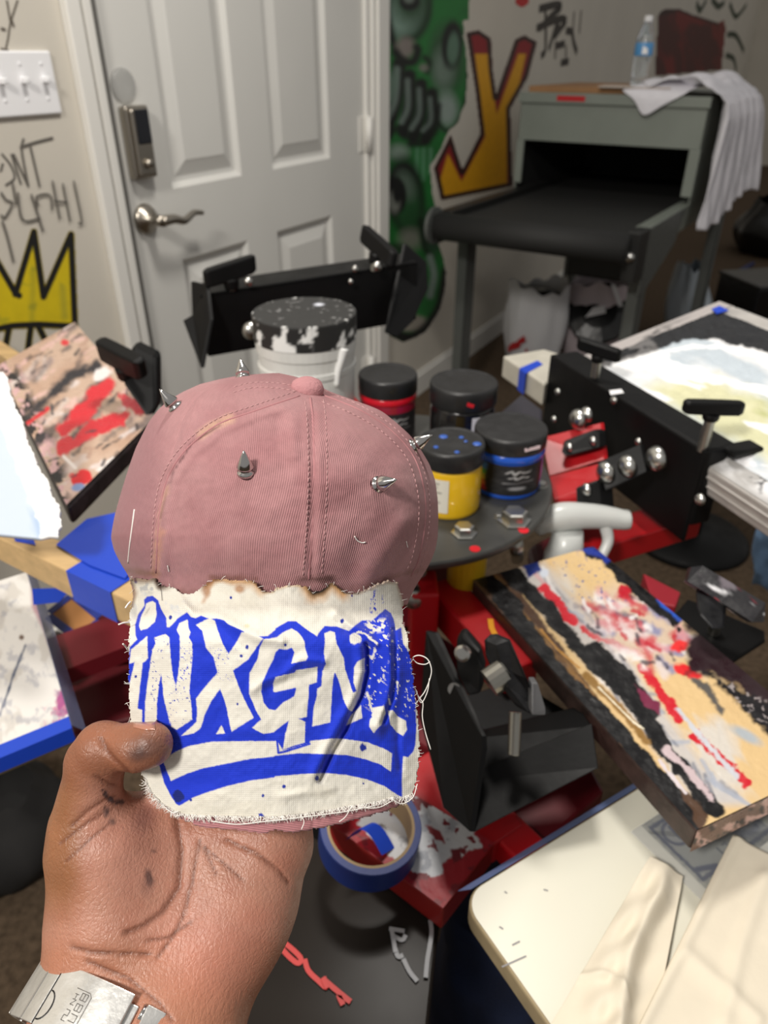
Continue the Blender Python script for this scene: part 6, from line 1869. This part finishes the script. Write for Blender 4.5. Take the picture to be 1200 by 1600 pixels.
# brim body beneath the cloth
gx2, gy2 = np.arange(198, 662, 2.4), np.arange(948, 1306, 2.0)
U2, V2 = np.meshgrid(gx2, gy2)
U2, V2 = U2.ravel(), V2.ravel()
sdB = sdist(U2, V2, BRIM) + (fbm(U2, V2, 6, 18) - 0.5) * 5
dB = panel_d(U2, V2) + np.maximum(folds(U2, V2), 0) * 0.85 + 0.0026
p = Paint(U2, V2, (180, 124, 128))
dkE = np.abs(sdist(U2, V2, BRIM))
p.mix(np.clip(1.2 - dkE / (5 * (0.2 + fbm(U2, V2, 16, 71))), 0, 1) * smooth(430, 470, U2) * (V2 > 1240), (40, 34, 36), 0.9)
p.mix(np.clip(1.2 - dkE / 4, 0, 1) * (V2 > 1240), (120, 84, 84), 0.25)
VF, (cc, uu, vv2) = compact(atv(U2, V2, dB), grid_faces(len(gx2), len(gy2), sdB < 0), p.c, U2, V2)
brim = obj('brim', VF, M_twill, cap, smooth=True, cols=cc, uv=np.stack([vv2 / 100, uu / 100], -1), fixn=False, label='dusty pink brim edge below the printed cloth')
sb_ = brim.modifiers.new('stiffener', 'SOLIDIFY')
sb_.thickness = 0.0045
# make sure the thickness of both grows away from the viewer
for o in (pnl, brim):
    o.data.update()
    nz = np.dot(np.array(o.data.polygons[len(o.data.polygons) // 2].normal), CAM - np.array(o.data.vertices[0].co))
    o.modifiers[0].offset = -1 if nz > 0 else 1
# frayed threads round the cloth edge
fr_ = []
edge = [q for q in OUT]
for k in range(len(edge)):
    (ax0, ay0), (bx0_, by0_) = edge[k], edge[(k + 1) % len(edge)]
    L2 = math.hypot(bx0_ - ax0, by0_ - ay0)
    dens = 1.3 if ay0 > 1225 else (0.05 if ay0 > 930 else 0.06)
    nxn, nyn = (by0_ - ay0) / (L2 + 1e-6), -(bx0_ - ax0) / (L2 + 1e-6)
    for _ in range(int(L2 * dens) + (R.random() < 0.5)):
        t = R.random()
        x, y = ax0 + (bx0_ - ax0) * t, ay0 + (by0_ - ay0) * t
        ln = R.uniform(3, 11) if ay0 > 1225 else R.uniform(2, 7)
        ang = R.gauss(0, 0.6)
        dx, dy = nxn * math.cos(ang) - nyn * math.sin(ang), nxn * math.sin(ang) + nyn * math.cos(ang)
        pts = [(x - dx * 3, y - dy * 3), (x + dx * ln * 0.5 + R.gauss(0, 1), y + dy * ln * 0.5 + R.gauss(0, 1)), (x + dx * ln, y + dy * ln)]
        dd = panel_d(np.array([q[0] for q in pts]), np.array([q[1] for q in pts])) - 0.0004 - np.array([0, R.uniform(0, 0.0012), R.uniform(-0.0005, 0.002)])
        fr_.append(tube(atv(np.array([q[0] for q in pts]), np.array([q[1] for q in pts]), dd), 0.00012, 4))
def on_panel(x, y, off):
    return at(x, y, float(panel_d(np.array([x]), np.array([y]))[0]) - off)
for pts in ([(470, 1272), (475, 1284), (471, 1296)], [(548, 1262), (540, 1276), (530, 1284)], [(330, 1283), (370, 1288), (410, 1284), (450, 1280)], [(430, 1282), (480, 1276), (540, 1268), (590, 1258)], [(560, 1262), (590, 1262), (612, 1252)], [(612, 1248), (628, 1256), (645, 1246), (652, 1225)], [(258, 1262), (270, 1270), (278, 1268)]):
    fr_.append(tube(spline([on_panel(x, y, 0.0022) for x, y in pts], 14), 0.00022, 5))
o = obj('frayed_threads', join(*fr_), M_thr, cap, smooth=True)
o['kind'] = 'stuff'
dt_ = 0.336
thread_obj('loose_thread', [at(x, y, dt_) for x, y in ((650, 1100), (655, 1092), (664, 1080), (672, 1060), (674, 1045), (668, 1030), (655, 1024), (645, 1028), (652, 1036), (664, 1038), (672, 1034))], 0.00028, M_thr, cap, 60)
thread_obj('loose_thread', [at(x, y, dt_) for x, y in ((648, 1075), (652, 1085), (658, 1094), (661, 1100), (660, 1120), (665, 1145), (673, 1171))], 0.00028, M_thr, cap, 40)
thread_obj('loose_thread', [at(x, y, dt_) for x, y in ((671, 1060), (668, 1080), (660, 1097), (655, 1094), (650, 1078))], 0.00026, M_thr, cap, 30)
for a, b in (((202, 972), (185, 976)), ((200, 1016), (192, 1006)), ((204, 940), (196, 950))):
    thread_obj('loose_thread', [at(*a, 0.345), at((a[0] + b[0]) / 2, (a[1] + b[1]) / 2 - 1, 0.343), at(*b, 0.341)], 0.0004, M_thr, cap, 8)

# ================================================================== THE HAND
def cs_(px, py, d):
    return np.array([(px - 600) / F * d, (py - 800) / F * d, d])
def rpx(r, d):
    return r * d / F
prims = []   # (a, b, ra, rb, blend)
def cap_(a, ra, b, rb, k=0.010):
    prims.append((cs_(*a), cs_(*b), rpx(ra, a[2]), rpx(rb, b[2]), k))
# palm
cap_((250, 1330, 0.352), 66, (300, 1450, 0.345), 72, 0.02)
cap_((330, 1310, 0.353), 62, (330, 1450, 0.344), 72, 0.02)
cap_((412, 1318, 0.352), 58, (372, 1430, 0.344), 66, 0.02)
cap_((372, 1430, 0.344), 66, (318, 1530, 0.334), 66, 0.02)
cap_((430, 1310, 0.352), 52, (405, 1390, 0.347), 54, 0.012)
# thenar mound and thumb
cap_((172, 1326, 0.337), 78, (196, 1412, 0.337), 84, 0.014)
cap_((150, 1330, 0.342), 68, (172, 1450, 0.338), 76, 0.016)
cap_((136, 1282, 0.335), 54, (148, 1200, 0.328), 43, 0.007)
cap_((150, 1186, 0.327), 43, (160, 1172, 0.325), 43, 0.005)
cap_((164, 1170, 0.324), 38, (206, 1165, 0.320), 33, 0.004)
cap_((206, 1165, 0.320), 33, (234, 1162, 0.317), 32, 0.003)
cap_((212, 1174, 0.3165), 30, (236, 1166, 0.3155), 28, 0.005)
cap_((222, 1290, 0.350), 40, (262, 1296, 0.352), 46, 0.010)
# wrist and forearm
cap_((165, 1470, 0.335), 74, (128, 1600, 0.318), 62, 0.02)
cap_((225, 1490, 0.335), 74, (205, 1620, 0.316), 70, 0.02)
cap_((300, 1510, 0.334), 72, (278, 1640, 0.314), 72, 0.02)
cap_((128, 1600, 0.318), 62, (70, 1800, 0.285), 76, 0.02)
cap_((240, 1620, 0.315), 76, (170, 1820, 0.282), 96, 0.02)
cap_((278, 1640, 0.314), 72, (230, 1820, 0.282), 90, 0.02)
# four fingers curled behind the brim
for (m, pp_, t, r0, r1) in (((262, 1262, 0.352), (258, 1165, 0.345), (290, 1100, 0.343), 34, 27), ((325, 1268, 0.353), (326, 1150, 0.346), (340, 1075, 0.342), 35, 28),
                            ((392, 1278, 0.353), (398, 1165, 0.346), (404, 1090, 0.342), 34, 27), ((450, 1296, 0.352), (466, 1210, 0.346), (462, 1150, 0.343), 30, 24)):
    mid = tuple((a + b) / 2 for a, b in zip(pp_, t))
    cap_((m[0], m[1] + 30, m[2]), r0 + 4, m, r0 + 1, 0.006)
    cap_(m, r0, pp_, (r0 + r1) / 2, 0.0025)
    cap_(pp_, (r0 + r1) / 2, mid, r1, 0.0025)
    cap_(mid, r1, t, r1 - 3, 0.0025)
H = 0.00125
lo = np.array([-0.168, 0.070, 0.245])
hi = np.array([-0.018, 0.290, 0.385])
n3 = ((hi - lo) / H).astype(int) + 1
gxx = (lo[0] + np.arange(n3[0]) * H).astype(np.float32)[:, None, None]
gyy = (lo[1] + np.arange(n3[1]) * H).astype(np.float32)[None, :, None]
gzz = (lo[2] + np.arange(n3[2]) * H).astype(np.float32)[None, None, :]
fld = None
for a, b, ra, rb, k in prims:
    e = b - a
    L2 = float(np.dot(e, e))
    t = np.clip(((gxx - a[0]) * e[0] + (gyy - a[1]) * e[1] + (gzz - a[2]) * e[2]) / np.float32(L2), 0, 1).astype(np.float32)
    d = np.sqrt((gxx - a[0] - t * e[0]) ** 2 + (gyy - a[1] - t * e[1]) ** 2 + (gzz - a[2] - t * e[2]) ** 2) - (ra + (rb - ra) * t)
    if fld is None:
        fld = d
    else:
        h = np.clip(0.5 + 0.5 * (fld - d) / k, 0, 1)
        fld = fld * (1 - h) + d * h - k * h * (1 - h)
fld = fld.astype(np.float32)
def surface_nets(f):
    s = f < 0
    nx, ny, nz = f.shape
    acc = np.zeros((nx - 1, ny - 1, nz - 1, 3), np.float32)
    cnt = np.zeros((nx - 1, ny - 1, nz - 1), np.float32)
    sl = lambda o: tuple(slice(o[i], o[i] + (nx, ny, nz)[i] - 1) for i in range(3))
    cor = [(i, j, k) for i in (0, 1) for j in (0, 1) for k in (0, 1)]
    for c0 in cor:
        for axs in range(3):
            if c0[axs]:
                continue
            c1 = tuple(c0[i] + (1 if i == axs else 0) for i in range(3))
            f0, f1 = f[sl(c0)], f[sl(c1)]
            cr = (f0 < 0) != (f1 < 0)
            t = np.where(cr, f0 / np.where(cr, f0 - f1, 1), 0)
            for i in range(3):
                acc[..., i] += np.where(cr, c0[i] + (t if i == axs else 0), 0)
            cnt += cr
    act = cnt > 0
    idx = -np.ones(cnt.shape, np.int64)
    idx[act] = np.arange(act.sum())
    ijk = np.argwhere(act)
    V = ijk + acc[act] / cnt[act][:, None]
    Q = []
    for axs in range(3):
        o1, o2 = [(1, 2), (2, 0), (0, 1)][axs]
        a0 = [slice(1, -1)] * 3
        a1 = [slice(1, -1)] * 3
        a0[axs], a1[axs] = slice(0, -1), slice(1, None)
        sa, sb2 = s[tuple(a0)], s[tuple(a1)]
        pos = np.argwhere(sa != sb2)
        flip = sa[sa != sb2]
        off = np.ones(3, int)
        off[axs] = 0
        c = pos + off
        def cell(d1, d2):
            q = c.copy()
            q[:, o1] -= d1
            q[:, o2] -= d2
            return idx[q[:, 0], q[:, 1], q[:, 2]]
        q = np.stack([cell(1, 1), cell(0, 1), cell(0, 0), cell(1, 0)], -1)
        q[~flip] = q[~flip][:, ::-1]
        Q.append(q)
    return V, np.concatenate(Q)
HV, HQ = surface_nets(fld)
HV = lo + HV * H
grd = np.stack(np.gradient(fld, H), -1)
gi = np.clip(((HV - lo) / H).round().astype(int), 0, np.array(fld.shape) - 1)
HN = grd[gi[:, 0], gi[:, 1], gi[:, 2]]
HN /= np.linalg.norm(HN, axis=1)[:, None] + 1e-9
hx, hy = 600 + HV[:, 0] / HV[:, 2] * F, 800 + HV[:, 1] / HV[:, 2] * F
fr = np.clip(-HN[:, 2] * 2, 0, 1)          # palm side
CREASE = [([(275, 1280), (283, 1330), (279, 1388), (254, 1426), (225, 1447), (196, 1459)], 3.0, 0.0016), ([(312, 1313), (300, 1380), (287, 1430), (271, 1463), (246, 1497)], 2.0, 0.0008),
          ([(354, 1313), (400, 1334), (433, 1359), (450, 1380)], 2.2, 0.0010), ([(317, 1322), (328, 1345), (338, 1367)], 1.8, 0.0005), ([(320, 1325), (350, 1350), (380, 1376)], 1.8, 0.0005),
          ([(112, 1480), (140, 1488), (167, 1490), (233, 1492)], 2.2, 0.0011), ([(137, 1503), (200, 1530), (250, 1571), (268, 1596)], 2.4, 0.0010), ([(158, 1156), (166, 1172), (179, 1188), (200, 1207)], 2.4, 0.0014),
          ([(150, 1214), (172, 1226), (198, 1234)], 2.2, 0.0012), ([(112, 1290), (135, 1268), (160, 1252), (178, 1244)], 2.0, 0.0008), ([(95, 1318), (130, 1290), (158, 1272)], 1.8, 0.0005), ([(105, 1345), (140, 1312), (170, 1288)], 1.6, 0.0004), ([(230, 1470), (262, 1466), (300, 1440)], 1.8, 0.0005)]
HV2 = HV.copy()
p = Paint(hx, hy, (190, 134, 112))
p.fleck(0.45, (182, 120, 98), 40, 3, None, 0.3, 0.7)
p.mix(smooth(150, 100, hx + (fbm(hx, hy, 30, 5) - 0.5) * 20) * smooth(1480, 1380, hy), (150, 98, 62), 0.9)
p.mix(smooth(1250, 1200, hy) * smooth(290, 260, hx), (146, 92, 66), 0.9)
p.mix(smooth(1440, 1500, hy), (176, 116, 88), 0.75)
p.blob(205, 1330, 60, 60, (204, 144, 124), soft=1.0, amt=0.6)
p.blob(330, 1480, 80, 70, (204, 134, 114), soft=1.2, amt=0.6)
for pts, w, amp in CREASE:
    dd = seg_dist(hx, hy, pts)
    HV2[:, 2] += amp * np.exp(-(dd / (w * 1.6)) ** 2) * fr
    p.mix(np.exp(-(dd / (w * 1.35)) ** 2) * fr, (110, 62, 44), 0.75)
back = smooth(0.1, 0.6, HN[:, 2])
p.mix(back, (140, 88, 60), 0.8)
INK = (44, 40, 48)
p.poly([(157, 1233), (166, 1234), (170, 1244), (180, 1250), (196, 1249), (193, 1257), (180, 1257), (170, 1253), (162, 1246)], INK, 2.5, 2, 3, amt=0.9, rs=5)
p.blob(166, 1268, 5, 8, INK, 10, soft=0.6, rough=0.4, rs=4, amt=0.75)
p.blob(175, 1284, 5, 5, INK, soft=0.8, rough=0.4, rs=4, amt=0.6)
p.blob(233, 1372, 6, 14, (60, 46, 50), -8, soft=0.8, rough=0.3, rs=5, amt=0.75)
p.blob(229, 1385, 10, 14, (120, 84, 76), soft=1.2, amt=0.4)
p.blob(240, 1330, 4, 3, (70, 54, 56), soft=0.8, amt=0.6)
p.blob(232, 1168, 28, 20, (96, 70, 64), -20, soft=1.2, rough=0.2, amt=0.7)
p.blob(215, 1180, 14, 10, (58, 46, 48), -20, soft=1.0, rough=0.4, rs=6, amt=0.55)
p.blob(226, 1275, 16, 24, (150, 104, 98), 20, soft=1.2, amt=0.5)
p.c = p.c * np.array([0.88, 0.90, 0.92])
W3 = CAM + HV2[:, :1] * np.array([1.0, 0, 0]) + HV2[:, 1:2] * np.array([0, -SP, -CP]) + HV2[:, 2:3] * np.array([0, CP, -SP])
# skin: fine crossing creases from two voronoi scales
M_skin = mat('skin', attr=True, rough=0.4, spec=0.45, sub=0.12, var=0.07, vscale=90, bump=0.25, bscale=700, rvar=0.08)
def skin_bump(m):
    nt = m.node_tree
    b = nt.nodes['Principled BSDF']
    tc = nt.nodes.new('ShaderNodeTexCoord')
    vo = nt.nodes.new('ShaderNodeTexVoronoi')
    vo.feature = 'DISTANCE_TO_EDGE'
    vo.inputs['Scale'].default_value = 480
    mp = nt.nodes.new('ShaderNodeMapping')
    mp.inputs['Scale'].default_value = (1.0, 0.28, 0.8)
    mp.inputs['Rotation'].default_value = (0.3, 0.6, 0.5)
    nt.links.new(tc.outputs['Object'], mp.inputs[0])
    nt.links.new(mp.outputs[0], vo.inputs['Vector'])
    mr = nt.nodes.new('ShaderNodeMapRange')
    mr.inputs['From Max'].default_value = 0.12
    nt.links.new(vo.outputs['Distance'], mr.inputs['Value'])
    bp = nt.nodes.new('ShaderNodeBump')
    bp.inputs['Strength'].default_value = 0.26
    bp.inputs['Distance'].default_value = 0.0003
    nt.links.new(mr.outputs[0], bp.inputs['Height'])
    old = b.inputs['Normal'].links
    if old:
        nt.links.new(old[0].from_socket, bp.inputs['Normal'])
    nt.links.new(bp.outputs[0], b.inputs['Normal'])
skin_bump(M_skin)
hand = thing('person', at(300, 1400, 0.345), 'person\'s left hand with ink stains gripping the cap brim between thumb and fingers', 'person')
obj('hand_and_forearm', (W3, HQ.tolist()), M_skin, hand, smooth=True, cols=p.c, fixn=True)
# thumb nail, seen edge-on along the upper side of the thumb tip
from mathutils.bvhtree import BVHTree
bvh = BVHTree.FromPolygons([tuple(v) for v in W3], HQ.tolist())
def on_hand(px, py, off, dflt=0.32):
    r = ray(px, py)
    loc, nn, ii, dist = bvh.ray_cast(Vector(CAM), Vector(unit(r)))
    if loc is None:
        return at(px, py, dflt)
    return np.array(loc) - unit(r) * off
nV, nF = [], []
for i in range(9):
    a = i / 8
    x = 208 + 54 * a
    top_y = next((yy for yy in np.arange(1118, 1160, 0.5) if bvh.ray_cast(Vector(CAM), Vector(unit(ray(x, yy))))[0] is not None), 1135)
    for j in range(7):
        b = j / 6
        nV.append(on_hand(x, top_y + 0.6 + (7 + 5 * math.sin(a * 2.6)) * b, 0.0005))
for i in range(8):
    for j in range(6):
        nF.append((i * 7 + j, i * 7 + j + 1, (i + 1) * 7 + j + 1, (i + 1) * 7 + j))
nl = obj('thumbnail', (np.array(nV), nF), mat('nail', (170, 116, 96), 0.3, coat=0.3), hand, smooth=True)
nl.modifiers.new('thick', 'SOLIDIFY').thickness = 0.0004

# ================================================================== WATCH BRACELET
def c2w(v):
    return CAM + v[0] * np.array([1.0, 0, 0]) + v[1] * np.array([0, -SP, -CP]) + v[2] * np.array([0, CP, -SP])
wc = c2w(cs_(186, 1616, 0.3165))
Aax = unit(c2w(cs_(100, 1720, 0.2995)) - c2w(cs_(212, 1510, 0.334)))
e1v = np.array([1.0, 0, 0])
e1v = unit(e1v - Aax * np.dot(e1v, Aax))
e2v = np.cross(e1v, Aax)
if np.dot(e2v, CAM - wc) < 0:
    e2v = -e2v
EA, EB = 0.0445, 0.0295
def bp_(deg, out=0.0, al=0.0):
    t = math.radians(deg)
    n = unit(e1v * math.cos(t) / EA + e2v * math.sin(t) / EB)
    return wc + e1v * EA * math.cos(t) + e2v * EB * math.sin(t) + n * out + Aax * al
M_steel = mat('brushed_steel', (226, 225, 222), 0.36, 0.9, bump=0.12, bscale=260, rvar=0.08, vscale=60)
M_steeld = mat('dark_gap', (40, 40, 42), 0.4, 0.8)
watch = thing('watch_bracelet', wc, 'stainless steel watch bracelet with folding clasp round the wrist', 'watch')
def arc_plate(name, d0, d1, half, out, thk, m, parent, n=14, bev=0.0004):
    V = []
    for i in range(n):
        d = d0 + (d1 - d0) * i / (n - 1)
        V += [bp_(d, out, -half), bp_(d, out, half), bp_(d, out - thk, half), bp_(d, out - thk, -half)]
    Fc = [(i * 4 + q, i * 4 + (q + 1) % 4, i * 4 + 4 + (q + 1) % 4, i * 4 + 4 + q) for i in range(n - 1) for q in range(4)]
    Fc += [(0, 1, 2, 3), tuple((n - 1) * 4 + q for q in (3, 2, 1, 0))]
    return obj(name, (np.array(V), Fc), m, parent, bevel=bev)
HWD = 0.0105
cl = arc_plate('clasp', 78, 122, HWD + 0.0008, 0.0042, 0.0022, M_steel, watch, 22)
arc_plate('clasp_cover', 122.8, 147, HWD + 0.0006, 0.0040, 0.0022, M_steel, watch, 14)
arc_plate('clasp_bar', 132.5, 133.8, HWD + 0.0007, 0.0043, 0.001, M_spike, watch, 3)
arc_plate('clasp_bar', 121.6, 122.6, HWD + 0.0007, 0.0043, 0.001, M_steeld, watch, 3)
arc_plate('clasp_inner', 74, 150, HWD - 0.002, 0.0016, 0.0012, M_steel, watch, 22)
for k in range(22):
    d0 = 148.5 + k * 12.9
    lk_ = arc_plate('link', d0, d0 + 10.6, HWD, 0.0030, 0.0028, M_steel, watch, 5)
    for s_ in (-1, 1):
        V = [bp_(d0 + 11.4, 0.0018, s_ * HWD * 0.45), bp_(d0 + 11.4, 0.0018, s_ * HWD * 0.95)]
        obj('link_pin', rod(V[0], V[1], 0.0011, 8), M_spike, lk_, smooth=True)
# thumb notch and engraved emblem on the clasp
nt_ = [(121.0 - 5.2 * math.sin(t), 0.004 + 0.0052 * -math.cos(t)) for t in np.linspace(0, math.pi, 14)]
obj('notch_line', tube([bp_(d, 0.0043, a) for d, a in nt_], 0.00028, 6), M_steeld, cl, smooth=True)
def cst(pts):
    return tube([bp_(d, 0.00425, a) for d, a in pts], 0.00016, 5)
E = []
for k in range(6):
    d = 103.5 - k * 0
    E.append(cst([(106.5, 0.0062 - k * 0.0019), (104.3, 0.0062 - k * 0.0019)]))
E += [cst([(106.5, 0.0062), (106.5, 0.0045)]), cst([(104.3, 0.0043), (104.3, 0.0024)]), cst([(106.5, 0.0005), (104.3, -0.0014)]), cst([(105.4, -0.0014), (105.4, -0.0033)])]
for k, dA in enumerate((0.0055, 0.0018, -0.002)):
    E += [cst([(102.8, dA), (99.2, dA)]), cst([(102.8, dA - 0.0024), (99.2, dA - 0.0024)]), cst([(99.2, dA), (99.2, dA - 0.0024)])]
    if k:
        E += [cst([(101, dA), (101, dA - 0.0024)]), cst([(102.8, dA), (102.8, dA - 0.0024)])]
E.append(cst([(107.2, -0.0052), (99.0, -0.0052), (97.4, -0.004), (97.4, 0.006), (98.0, 0.0072)]))
obj('engraved_emblem', join(*E), mat('engraving', (112, 108, 104), 0.5, 0.6), cl, smooth=True, label='small engraved block emblem')
